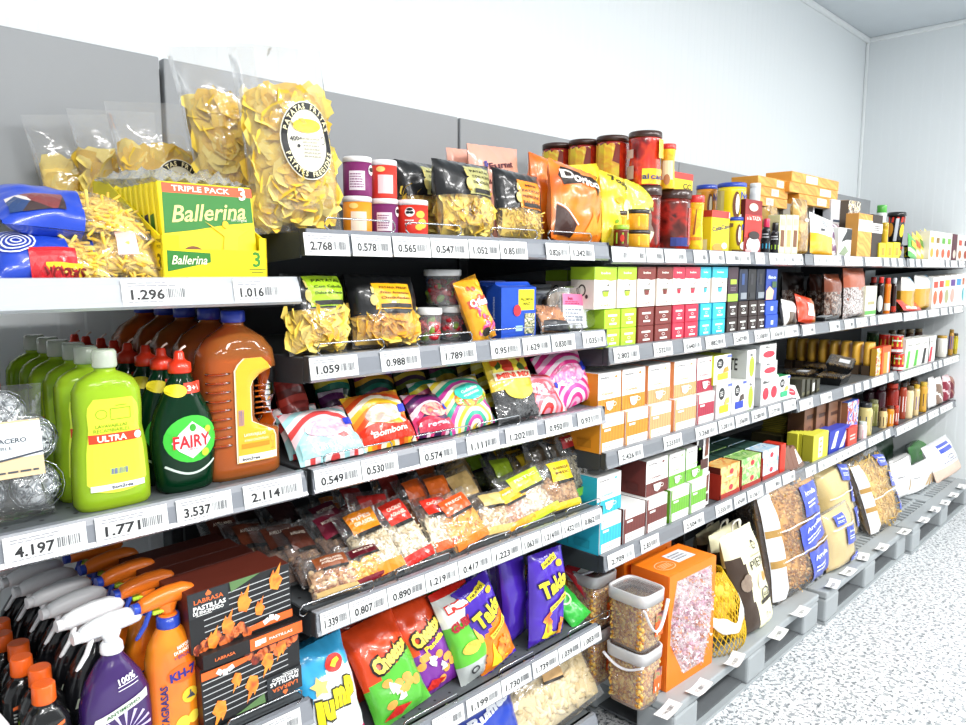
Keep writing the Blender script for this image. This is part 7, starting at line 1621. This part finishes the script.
for i in range(4):
    bx('stock_carton', 'brown kraft carton at the back of the lowest shelf, %s from the left' % ps[i], 'carton', 803+12*i, 814+12*i, 404-i*1.5, 1.36-.015*i, z, .08, ('8a6046', '5a3c2c', '9a7056'), [('r', -.3, .7, .3, .78, '4a2c20'), ('o', 0, .4, .2, .16, '6a4634')], 'brown kraft cartons')
z = ZR[2][3]
bx('soup_carton', 'blue and red picture carton beside the kraft cartons', 'carton', 846, 857, 401, 1.285, z, .06, (ramp_mat('noise', ['2a48b8', 'c8d4f0', 'b83a2c', '3a5ad0'], 24, 2), '8a5a3a', '4a6ac8'), [('r', -.4, .2, .4, .45, 'd8321c'), ('l', -.3, .28, .3, .38, 1, 'f4e8e0')])
bx('soup_carton', 'small red carton at the shelf edge below the picture carton', 'carton', 848, 857, 427, 1.262, z, .025, ('d8402c', 'a82a1c', 'c8382a'), [('l', -.3, .4, .3, .7, 2, 'f4dcd4')])
for i, (pl, pr, pt, y, c, lid, lab, lb) in enumerate([(857, 871, 406, 1.275, 'c8b87a', '2a2c30', '1c2a5a', 'jar with a dark blue label and black lid'), (868, 877, 402, 1.33, '8a8a4a', '6a6a4a', 'c8c08a', 'green olive jar behind the blue-labelled jar'), (858, 866, 424, 1.26, 'e8d8d4', 'd8e4e0', 'e4a8b8', 'little pale pink tub at the edge'),
        (879, 886, 410, 1.275, 'e0c48a', '4a2a20', '2a2018', 'honey jar with dark label, left one'), (886, 893, 408, 1.275, 'e08a1c', '5a3020', 'f0e4d0', 'orange jam jar with white label'), (893, 898, 407, 1.275, 'a83a1c', 'c83a2a', 'f0ece8', 'red sauce jar with white label'),
        (884, 897, 386, 1.33, '8a2014', 'c8341c', '9a2a1c', 'tall red ketchup bottle in the second row'), (872, 884, 388, 1.37, '3a1420', '2a1018', '4a1a24', 'tall dark wine-red bottle in the second row'), (862, 874, 388, 1.42, '2a1018', '2a1018', '3a1420', 'tall dark bottle at the back of the second row'),
        (898, 905, 384, 1.30, '9a3a20', '2a2420', 'f0ece8', 'slim bottle of red sauce with a white label'), (904, 912, 388, 1.275, 'e6cfa4', '5a4a2a', 'ead8b4', 'jar of white beans, left one'), (912, 918, 386, 1.275, 'e0c490', 'c8a02a', '5a4a9a', 'jar of white beans with a purple label'), (918, 926, 384, 1.275, 'd8a23a', 'c8a83a', '1c2420', 'jar of chickpeas with a dark label'),
        (900, 908, 380, 1.42, '5a3a28', '2a2622', '6a4a34', 'dark jar in the back row, left one'), (909, 917, 379, 1.42, '6a4a2a', '2a2622', '7a5a3a', 'dark jar in the back row, right one')]):
    jr('food_jar' if 'jar' in lb or 'tub' in lb else 'sauce_bottle', lb+' on the lowest far shelf', 'jar' if 'jar' in lb or 'tub' in lb else 'bottle', pl-.9, pr+.9, pt, y, z, c, lid, [('r', -.85, .2, .85, .62, lab)], 'jars and bottles at the far end of the lowest shelf', .13, .0, .8)
for i, (pl, pr, pt, c, c2, lb) in enumerate([(926, 934, 377, 'ecebe8', 'e0dedc', 'white cloth-like lentil bag on the lowest far shelf'), (933, 941, 377, '8a7262', 'e8e4e0', 'brown and white lentil bag on the lowest far shelf'), (940, 949, 375, '8a2438', 'e8c8cc', 'red and white bean bag near the end wall'), (946, 952, 376, '6a1a2c', '9a6a5a', 'dark red bean bag nearest the end wall')]):
    bg('pulse_bag', lb, 'bag', pl, pr, pt, 1.275, z, 3, .06, [c, c2], lambda u, v, s: 1 if v > .75 or (v*4+u*2) % 1.7 < .35 else 0, (), 270+i, 'bags of pulses by the end wall', foot=1)
# ================================================================== goods on the pallets
z = PT
m_bk = film('f4f4f2', .12, .12, .04)
def bucket(label, x0, y, zz, h=.18, handle=True, rot=0., hdl=0):
    x1 = x0+.128; w = (x1-x0)
    t = thing('snack_bucket', label, 'bucket', ((x0+x1)/2, y+w*.55, zz), rot, 'clear lidded buckets of toasted corn')
    d = w*1.14
    rg = lambda v, q, p=5.: [(x, yy, zz_) for x, yy, zz_ in se_ring(v, -w/2*q, w/2*q, d/2*q, p, 32)]
    MB().loft([rg(0, .86), rg(.003, .88), rg(h*.84, .95)]).build('bucket', m_bk, t)
    MB().loft([rg(h*.80, .955), rg(h*.80, 1.0), rg(h*.985, 1.02), rg(h, 1.0), rg(h, .93), rg(h*.965, .92)], 0, False).build('lid', film('f6f4f8', .62, .3, .05), t)
    MB().loft([rg(h*.965, .92), rg(h*.968, .915)]).build('lid_top', film('fafafa', .08, .12, .1), t)
    cm = [mat('d9a23c', .4, var=.25, sc=60, coat=.3), mat('c47f24', .4, var=.25, coat=.3), mat('e9c46a', .4, var=.2, coat=.3), mat('a8641c', .4, coat=.3)]
    mb = MB(); rr = random.Random(int(pl)); mb.loft([rg(.006, .8), rg(h*.76, .86)], 1)
    for k in range(900):
        f_ = rr.random()
        v = rr.uniform(.012, h*.78)
        if f_ < .36: p = (rr.uniform(-.38, .38)*w, -d/2*(.78+.06*v/h), v)
        elif f_ < .76: p = (-w/2*(.78+.06*v/h), rr.uniform(-.38, .38)*d, v)
        else: p = (rr.uniform(-.42, .42)*w, rr.uniform(-.42, .42)*d, h*.77)
        mb.ball(p, (rr.uniform(.004, .0075),)*3, rr.choice((0, 0, 1, 2, 2, 3)), 6, 4)
    mb.build('toasted_corn', cm, t)['kind'] = 'stuff'
    f = lambda u, v, o: (u, -d/2*(.885+.06*v/h)-.0015-o, v)
    decal(t, 'orange_label', rect(w*.06, h*.2, w*.40, h*.56), ink('e8641c'), f, 1)
    decal(t, 'label_picture', rect(w*.06, h*.46, w*.40, h*.62), ramp_mat('noise', ['3a2418', '8a3a4a', 'c87a5a', '5a8a4a', 'e0a04a'], 40, 3, const=False), f, 2)
    decal(t, 'label_marks', join(ell(w*.14, h*.27, w*.03, h*.045), ell(w*.27, h*.3, w*.025, h*.04)), ink('f0ead8'), f, 3)
    if handle:
        hp = []
        for k in range(17):
            a = math.pi*k/16
            if hdl == 0: hp.append((-w*.5+w*(1.0)*k/16, -d/2*1.03-.006*math.sin(a), h*.80-h*.45*math.sin(a)))
            elif hdl == 2: hp.append((-w*.51-.004*math.sin(a), -d/2+d*k/16, h*.82-h*.14*math.sin(a)))
            else: hp.append((w*.5*math.cos(a)*-1.02, -d*.5*.2-d*.35*math.sin(a), h*1.0+h*.14*math.sin(a)))
        MB().tube(hp, .0065, 6, flat=.5).build('handle', mat('eceaf0', .35, var=0), t)
    return t
bucket('lower front clear bucket of toasted corn at the pallet corner', 1.862, 1.152, z, .186, True, 0, 2)
bucket('upper front clear bucket of toasted corn with its handle hanging down', 1.862, 1.152, z+.187, .186, True, R(-2))
bucket('clear bucket of toasted corn behind, bottom of the rear stack', 1.868, 1.335, z, .19, False)
bucket('clear bucket of toasted corn behind, top of the rear stack, handle lying across the lid', 1.868, 1.335, z+.191, .185, True, R(-3), 1)
bucket('clear bucket of toasted corn at the back beside the shelf end', 1.87, 1.52, z, .19, False)
bucket('dark-looking bucket of toasted corn at the back, on another bucket', 1.87, 1.52, z+.191, .185, False)
# orange sweet boxes with window
def sweetbox(label, pl, pr, pt, y, front=True):
    xc, w = (pl+pr)/2, pr-pl; h = za(pt, pl, y)-z
    d = .15
    t = thing('sweet_box', label, 'box', (xc, y, z), R(-3), 'big orange sweet boxes')
    mo = card('f07c16'); mo2 = card('e46a10')
    wp = [(-.34, .93), (.40, .93), (.44, .62), (.44, .44), (.3, .07), (-.14, .07), (-.44, .40), (-.44, .60)]
    # front board with its eight-sided window cut out
    mb = MB(); mb.box(-w/2, w/2, .004, d, 0, h, [0, 0, 1, 1, 1, 0])
    mb.build('carton', [mo, mo2], t, bevel=.0015)
    n = len(wp); ot = [(-.5, 1), (.5, 1), (.5, .62), (.5, .44), (.5, 0), (-.5, 0), (-.5, .40), (-.5, .60)]
    fb = MB()
    vs = [(w*a, 0, h*b) for a, b in wp+ot]+[(w*a, .0039, h*b) for a, b in wp+ot]
    fs = []
    for i in range(n):
        j = (i+1) % n; fs += [(i, j, n+j, n+i), (2*n+i, 2*n+j, j, i)]
    fb.add(vs, fs).build('front_board', mo, t)
    if front:
        sw = MB(); rr = random.Random(5)
        def inside(u, v):
            ok = True
            for i in range(n):
                (a, b), (c, e) = wp[i], wp[(i+1) % n]
                if (c-a)*(v-b)-(e-b)*(u-a) > .0: ok = False
            return ok
        vs = [(w*a, .003, h*b) for a, b in wp]; sw.add(vs, [tuple(range(n))], 3)
        for k in range(420):
            u, v = rr.uniform(-.44, .44), rr.uniform(.07, .93)
            if not inside(u*1.05, .5+(v-.5)*1.05): continue
            s_ = rr.uniform(.007, .013); e = Euler((rr.uniform(-1, 1), rr.uniform(-1, 1), rr.uniform(0, 6))).to_matrix()
            c = Vector((w*u, -.002, h*v)); m_ = rr.choice((0, 0, 1, 2, 2, 4))
            q = [Vector((-s_*1.6, 0, -s_*.5)), Vector((-s_*.7, -.004, 0)), Vector((-s_*1.5, 0, s_*.6)), Vector((s_*.7, -.004, 0)), Vector((s_*1.6, 0, s_*.5)), Vector((s_*1.5, 0, -s_*.6)), Vector((0, -.007, s_*.7)), Vector((0, -.007, -s_*.7))]
            sw.add([c+e@p for p in q], [(0, 1, 2), (3, 5, 4), (1, 7, 3, 6)], m_)
        sw.build('wrapped_sweets', [mat('ecd0d8', .25, coat=.6, var=.15), mat('e0a88a', .25, coat=.5), mat('f4e8ee', .2, coat=.7), mat('c08a8c', .4), mat('d8b0c4', .25, coat=.5)], t)['kind'] = 'stuff'
        MB().shape(poly(*[(w*a, h*b) for a, b in wp]), FR(-.0003), 0).build('window_film', film(op=.04, bump=.9, bs=40), t)
    f = FL(-w/2)
    decal(t, 'side_lettering', join(txt('EL DE', -d*.66, h*.80, .014, .075, bold=.02, rot=R(90)), txt('EL DE', -d*.34, h*.72, .014, .075, bold=.02, rot=R(90))), ink('f4d8b8'), f, 1)
    decal(t, 'side_marks', join(ell(-d*.5, h*.16, .006, .01), ell(-d*.6, h*.13, .005, .008), ell(-d*.3, h*.10, .006, .009)), ink('f4d8b8'), f, 1)
    g = FT(h)
    decal(t, 'top_stamp', join(ring(-w*.26, d*.42, w*.16, d*.2, .0025, 22), *[line((-w*.36, d*(.34+.05*k)), (-w*.16, d*(.34+.05*k)), .0022) for k in range(4)]), ink('f4d2ac'), g, 1)
    decal(t, 'top_label', rect(-w*.05, d*.32, w*.32, d*.78), ink('e6e6ea'), g, 1)
    decal(t, 'top_label_print', lines(-w*.02, d*.4, w*.28, d*.7, 3, rn), ink('8a8c94'), g, 2)
    return t
sweetbox('front orange sweet box with a cut-corner window full of wrapped sweets', 2.022, 2.30, 578, 1.155)
sweetbox('orange sweet box behind the front one, mostly hidden', 2.02, 2.295, 557, 1.325, False)
# yellow net of potatoes
def net():
    xc, w, h = fit(718, 760, 575, 1.12, z)
    t = thing('potato_net', 'yellow net sack of potatoes with a white paper band', 'potatoes', (xc, 1.115, z), (R(-10), 0, 0))
    D = .105
    def P_(a, v, k=1.):
        q = (1.02-.62*max(0, v-.25)**1.6)*(.86+.14*min(1, v/.12))*(1+.035*math.sin(3*a+7*v)); r = .5*w*q*k
        return (r*math.cos(a)-.03*v, D+D*1.05*q*k*math.sin(a), h*v)
    mb = MB(); rr = random.Random(3); N = 26
    for k in range(90):
        v = rr.uniform(.12, .86); a = rr.uniform(0, 6.28); kk = rr.uniform(.62, .74) if k > 20 else rr.uniform(.1, .5)
        mb.ball(P_(a, v, kk), (rr.uniform(.028, .036), rr.uniform(.026, .032), rr.uniform(.03, .037)), 0, 10, 7, Euler((rr.random()*3, rr.random()*3, 0)).to_matrix())
    mb.build('potatoes', [mat('e0b83a', .5, var=.2, sc=30)], t)['kind'] = 'stuff'
    mb = MB()
    for s_ in (1, -1):
        for k in range(44): mb.tube([P_(2*math.pi*k/44+s_*1.1*v, .02+v) for v in [i/14*.97 for i in range(15)]], .0017, 3)
    mb.build('netting', mat('e2b91a', .4), t)['kind'] = 'stuff'
    MB().lathe([(.02, h*.97), (.012, h*1.02), (.028, h*1.1), (.03, h*1.12)], 12, (-.03, D)).build('gathered_top', mat('d8ae18', .5, bump=.6), t)
    M_ = 24; vs = []
    for i in range(M_+1):
        a = R(-185+170*i/M_); v = .46+.13*math.sin(i*.34+.3)+.02*math.sin(i*1.3)
        for dv in (-.075, .075): vs.append(P_(a, v+dv*(1+.3*math.sin(i*.8)), 1.035))
    o = MB().add(vs, [(2*i, 2*i+2, 2*i+3, 2*i+1) for i in range(M_)], 0, True).build('paper_band', mat('f1f1f0', .5), t); md = o.modifiers.new('thick', 'SOLIDIFY'); md.thickness = .001
net()
# cream and brown dog food sack with a carrying strap
def dogfood(label, pl, pr, pt, y, lean, rz, seed, front=True):
    xc, w, h = fit(pl, pr, pt, y, z, lean)
    t, P = foil_bag('pet_food_sack', label, 'sack', (xc, y+.05, z+.002), w, h, .10, (R(-lean), R(-2), rz), [mat('ece8c2', .4, coat=.3), mat('3a2a1e', .4, coat=.3, bump=.3), mat('d8d4ae', .4)], lambda u, v, s: 1 if u < .36-.12*v and v < .78 and s == 1 else (1 if s == -1 and v < .7 else 0), seed, 'cream and brown pet food sacks', .06, foot=1, pinch=.02)
    f = P.front
    if front:
        decal(t, 'dark_lettering', txt('PIEN', w*.13, h*.66, h*.085, w*.5, bold=.0, rot=R(2)), ink('2f2a20'), f, 3)
        decal(t, 'small_lettering', join(txt('alimento', w*.12, h*.74, h*.022, w*.34, bold=.01), line((w*.0, h*.83), (w*.26, h*.83), .002)), ink('6a6450'), f, 3)
        decal(t, 'face_drawing', join(ring(w*.13, h*.83, w*.06, h*.04, .004, 14), ell(w*.12, h*.87, w*.03, h*.012)), ink('3a3428'), f, 3)
        decal(t, 'dog_head', join(ell(w*.12, h*.47, w*.16, h*.075, 18, 3)), mat('f1e6cf', .5), f, 3)
        decal(t, 'dog_ear', join(ell(w*.2, h*.5, w*.07, h*.05, 14, 2)), mat('c8924a', .5), f, 4)
        decal(t, 'crest', join(ring(w*.16, h*.33, w*.13, h*.075, .006, 16), poly((-w*.02, h*.25), (w*.34, h*.27), (w*.34, h*.31), (-w*.02, h*.29))), ink('2a241c'), f, 3)
        decal(t, 'crest_lettering', txt('ADULT', w*.16, h*.335, h*.035, w*.2, bold=.02), ink('2a241c'), f, 4)
        decal(t, 'weight_lettering', join(txt('3', w*.06, h*.14, h*.055, bold=.01), txt('kg', w*.18, h*.14, h*.03, bold=.0)), ink('55503c'), f, 3)
        decal(t, 'dog_picture', join(ell(-w*.3, h*.5, w*.1, h*.07, 14, 2), ell(-w*.26, h*.56, w*.07, h*.04, 12, 2)), mat('8a7a6c', .6, var=.3, sc=60), f, 4)
    MB().tube([(-w*.08, 0, h*.985), (-w*.08, -.006, h*1.06), (-w*.04, -.01, h*1.09), (w*.12, -.01, h*1.09), (w*.16, -.006, h*1.06), (w*.16, 0, h*.985)], .007, 6, flat=.4).build('carrying_strap', mat('eceadc', .5), t)
    return t
dogfood('front cream and brown pet food sack with a dog picture and carrying strap', 752, 779, 533, 1.10, 15, R(-2), 301)
dogfood('cream and brown pet food sack standing behind the front one', 728, 756, 530, 1.28, 10, R(2), 302, False)
dogfood('cream and brown pet food sack at the back by the dark goods', 708, 732, 530, 1.48, 5, R(2), 303, False)
# dark goods at the back under the lowest shelf
for i, (px, y, lb) in enumerate([(640, 1.66, 'dark cellophane sack deep under the lowest shelf behind the orange boxes'), (672, 1.68, 'dark cellophane sack deep under the lowest shelf, middle one'), (745, 1.66, 'dark brown sack with a white collar deep under the lowest shelf'), (770, 1.62, 'dark navy sack deep under the lowest shelf beside the pasta')]):
    x = xa(px, y, z+.2)
    t, P = foil_bag('dark_sack', lb, 'sack', (x, y, z), .2, .36, .13, (R(-3), 0, R(4)), [ramp_mat('noise', ['1a1716', '3a302a', '241e1c', '6a625c'], 14, 4, .25, const=False, coat=.5), mat('b8b4ae', .4)], (lambda u, v, s: 1 if i_ == 2 and .66 < v < .74 else 0) if False else None, 310+i, 'dark sacks under the lowest shelf', .12, foot=1)
    if i == 2: decal(t, 'white_collar', ell(.0, .25, .03, .025, 14, 3), mat('c8c4bc', .5), P.front, 3)
# big pasta sacks: clear film over several blue-labelled packets
def pasta(label, pl, pr, pt, y, lean, rz, ry, kind, cols, seed, n, size, labs, packs, tk=.15, flaps=True, group='big clear sacks of pasta'):
    xc, w, h = fit(pl, pr, pt, y, z, lean)
    t = thing('pasta_sack', label, 'pasta', (xc, y+tk*.5, z+.003), (R(-lean), ry, rz), group)
    P = Pillow(w, h, tk, seed, .07, pu=3., pv=4., pinch=.04, foot=1)
    ms = [mat(c, .5, var=.15, sc=80) for c in cols]
    if kind == 'smooth':
        P2 = Pillow(w*.94, h*.95, tk*.9, seed, .05, pu=3., pv=4., foot=1); P2.mesh(None, 14, 18).build('grain', [mat(cols[0], .6, var=.1, sc=300, bump=.15, bs=300)], t)['kind'] = 'stuff'
    else: fill_pillow(P, kind, n, seed, size, len(ms), .03, .9).build('pasta', ms, t)['kind'] = 'stuff'
    if flaps:
        o = MB()
        N = 10
        vs = []
        for j in range(N+1):
            for i in range(4):
                u = -w*.49+w*.12*i/3*(1+.06*math.sin(j*1.9)); v = h*(.03+.88*j/N); q = P.front(u, v, .002); vs.append((q[0], q[1]-.001, q[2]))
        o.add(vs, [(j*4+i, j*4+i+1, (j+1)*4+i+1, (j+1)*4+i) for j in range(N) for i in range(3)], 0, True)
        o.build('white_side_print', mat('dcdedf', .35, coat=.3), t)
        for v_ in (.3, .55): decal(t, 'kraft_band', rect(-w*.488, h*v_, -w*.368, h*(v_+.06), 3, 1), mat('b08a4a', .5), P.front, 4)
    lb_ = []
    for (u0, v0, u1, v1, rt, wd) in labs:
        cu, cv = w*(u0+u1)/2, h*(v0+v1)/2; hw, hh = w*(u1-u0)/2, h*(v1-v0)/2
        decal(t, 'blue_label', xf(rect(-hw, -hh, hw, hh, 6, 6), cu, cv, rt), mat('2440b4', .3, coat=.5), P.front, 3)
        decal(t, 'label_lettering', join(txt('Arrulla', cu, cv+hh*.45, hh*.3, hw*1.3, bold=.03, rot=rt), xf(lines(-hw*.7, -hh*.5, hw*.6, 0, 2, rn), cu, cv, rt)), ink('e6ecfa'), P.front, 5)
    P.mesh(None, 18, 22).build('wrapper', film(op=.05, bump=.7), t)
    for v in packs: decal(t, 'seam', rect(-w*.4, h*v-.003, w*.44, h*v+.003, 10, 1), mat('dfe0dc', .3, coat=.5), P.front, 4)
    return t
pasta('clear sack of spiral pasta with three blue labels, nearest of the pasta sacks', 787, 838, 476, 1.115, 12, R(-2), R(-1), 'twist', ['d29a44', 'c0842c', 'e0b468'], 401, 420, .024,
      [(.02, .60, .34, .86, 0, 1), (-.1, .34, .36, .58, R(8), 1), (.0, .04, .42, .30, 0, 1)], (.33, .58), .14)
pasta('clear sack of fine pale semolina behind, with blue labels', 840, 866, 464, 1.18, 14, R(-2), R(-2), 'smooth', ['ddc480'], 402, 0, .02, [(.05, .72, .40, .92, R(-12), 1), (.2, .44, .46, .68, R(-10), 1), (.18, .14, .46, .38, 0, 1)], (.6,), .13, False)
pasta('clear bag of pale semolina in front of the other, blue labels', 838, 862, 510, 1.095, 10, R(-2), R(-1), 'smooth', ['e0c88a'], 403, 0, .02, [(-.3, .74, .02, .92, 0, 1), (-.05, .36, .34, .66, R(-4), 1), (.02, .02, .40, .16, R(4), 1)], (.7,), .11, False)
pasta('clear sack of long noodles with blue labels, right of the semolina', 882, 908, 456, 1.10, 20, R(-2), R(-2), 'stick', ['dfb85a', 'd0a440', 'ebcc7c'], 404, 420, .036, [(.05, .76, .38, .92, R(-10), 1), (.2, .46, .45, .66, R(-8), 1), (.22, .14, .48, .36, R(-6), 1)], (.44,), .14)
pasta('clear sack of spiral pasta hidden behind the semolina', 822, 845, 470, 1.42, 4, R(0), R(0), 'smooth', ['a8843a'], 405, 0, .02, [(-.2, .6, .2, .8, 0, 1)], (.5,), .12, False)
# white sacks by the end wall
for i, (pl, pr, pt, y, lb) in enumerate([(900, 916, 462, 1.235, 'white paper flour sack with wheat drawing, left of two'), (915, 936, 465, 1.20, 'white paper flour sack with wheat drawing, right of two'), (898, 915, 458, 1.42, 'white paper flour sack behind the front two')]):
    xc, w, h = fit(pl, pr, pt, y, z, 2)
    t, P = foil_bag('flour_sack', lb, 'sack', (xc, y+.05, z+.001), w, h, .10, (R(-3), R(0), R(-2)), [mat('efefee', .5, bump=.2)], None, 420+i, 'white flour sacks', .05, foot=1, pinch=.01)
    if i < 2: deco(t, w, h, [('p', [(.12, .12), (.2, .12), (.3, .5), (.22, .5)], 'cfa86a'), ('p', [(-.02, .2), (.04, .2), (.22, .52), (.16, .54)], 'd8b67c'), ('p', [(.28, .1), (.36, .16), (.4, .46), (.34, .46)], 'b8884a'), ('r', -.4, .62, -.2, .64, '3a3c44'), ('r', -.45, .46, .48, .47, 'c8c8c6')], P.front, 2)
t, P = None, None
xc, w, h = fit(905, 945, 436, 1.46, z, 4)
t, P = foil_bag('grain_sack', 'green sack standing behind the white sacks', 'sack', (xc, 1.48, z), w, h, .12, (R(-4), 0, R(4)), [foil('2f7a2c')], None, 431, 'sacks at the far end of the pallets', .08, foot=1)
deco(t, w, h, [('r', .1, .68, .36, .8, 'e0c0c0'), ('p', [(-.4, .5), (.2, .2), (.3, .24), (-.3, .58)], '5aa84a')], P.front, 2)
xc, w, h = fit(872, 900, 440, 1.56, z, 3)
t, P = foil_bag('grain_sack', 'dark green sack at the back by the pale straw one', 'sack', (xc, 1.6, z), w, h, .1, (R(-4), 0, R(4)), [foil('1a3a24')], None, 432, 'sacks at the far end of the pallets', .08, foot=1)
xc, w, h = fit(944, 962, 442, 1.14, z, 24)
t, P = foil_bag('rice_sack', 'clear and white sack of rice with two blue squares leaning by the end wall', 'sack', (xc, 1.18, z+.002), w, h, .10, (R(-26), R(-3), R(-4)), [mat('d8bfae', .5, var=.12, sc=300), foil('e9eaee'), foil('2a48c0')], lambda u, v, s: (2 if (.66 < v < .76 or .8 < v < .9) and .3 < u < .8 else 1) if v > .32 else 0, 433, 'sacks at the far end of the pallets', .07, foot=1)
deco(t, w, h, [('o', .05, .5, .14, .06, '2a3a6a'), ('l', -.3, .38, .35, .42, 1, '6a7088')], P.front, 3)
# ================================================================== lamps and view
def lamp(x, y, label):
    t = thing('ceiling_lamp', label, 'ceiling light', (x, y, CEIL), 0, 'ceiling lamps over the aisle')
    MB().box(-.62, .62, -.15, .15, -.05, 0).build('housing', mat('e8eaec', .4), t, bevel=.008)
    MB().box(-.6, .6, -.13, .13, -.056, -.0505).build('diffuser', mat('ffffff', .5, var=0, emit=9.), t)
    ld = bpy.data.lights.new('tube_light', 'AREA'); ld.shape = 'RECTANGLE'; ld.size = 1.2; ld.size_y = .26; ld.energy = LAMPW; ld.color = (1., .985, .96)
    o = bpy.data.objects.new('tube_light', ld); COL.objects.link(o); o.parent = t; o.location = (0, 0, -.06)
LAMPW = 46
for i, x in enumerate((-.6, 1.2, 3.0, 4.8)):
    lamp(x, -.9, 'long white ceiling lamp over the aisle, %s from the near end' % ['first', 'second', 'third', 'fourth'][i])
for i, x in enumerate((.3, 2.6, 4.9)):  # extra lamp row, added out of view to light the walls evenly
    lamp(x, -2.5, 'long white ceiling lamp farther from the shelves, %s from the near end' % ['first', 'second', 'third'][i])
w = bpy.data.worlds.new('room_light'); SC.world = w; w.use_nodes = True
w.node_tree.nodes['Background'].inputs[0].default_value = (.93, .97, 1, 1); w.node_tree.nodes['Background'].inputs[1].default_value = .55
camera()
SC.view_settings.view_transform = 'Standard'; SC.view_settings.look = 'None'; SC.view_settings.exposure = .3; SC.view_settings.gamma = 1
SC.view_settings.use_curve_mapping = False
try: SC.cycles.transparent_max_bounces = 24
except Exception: pass
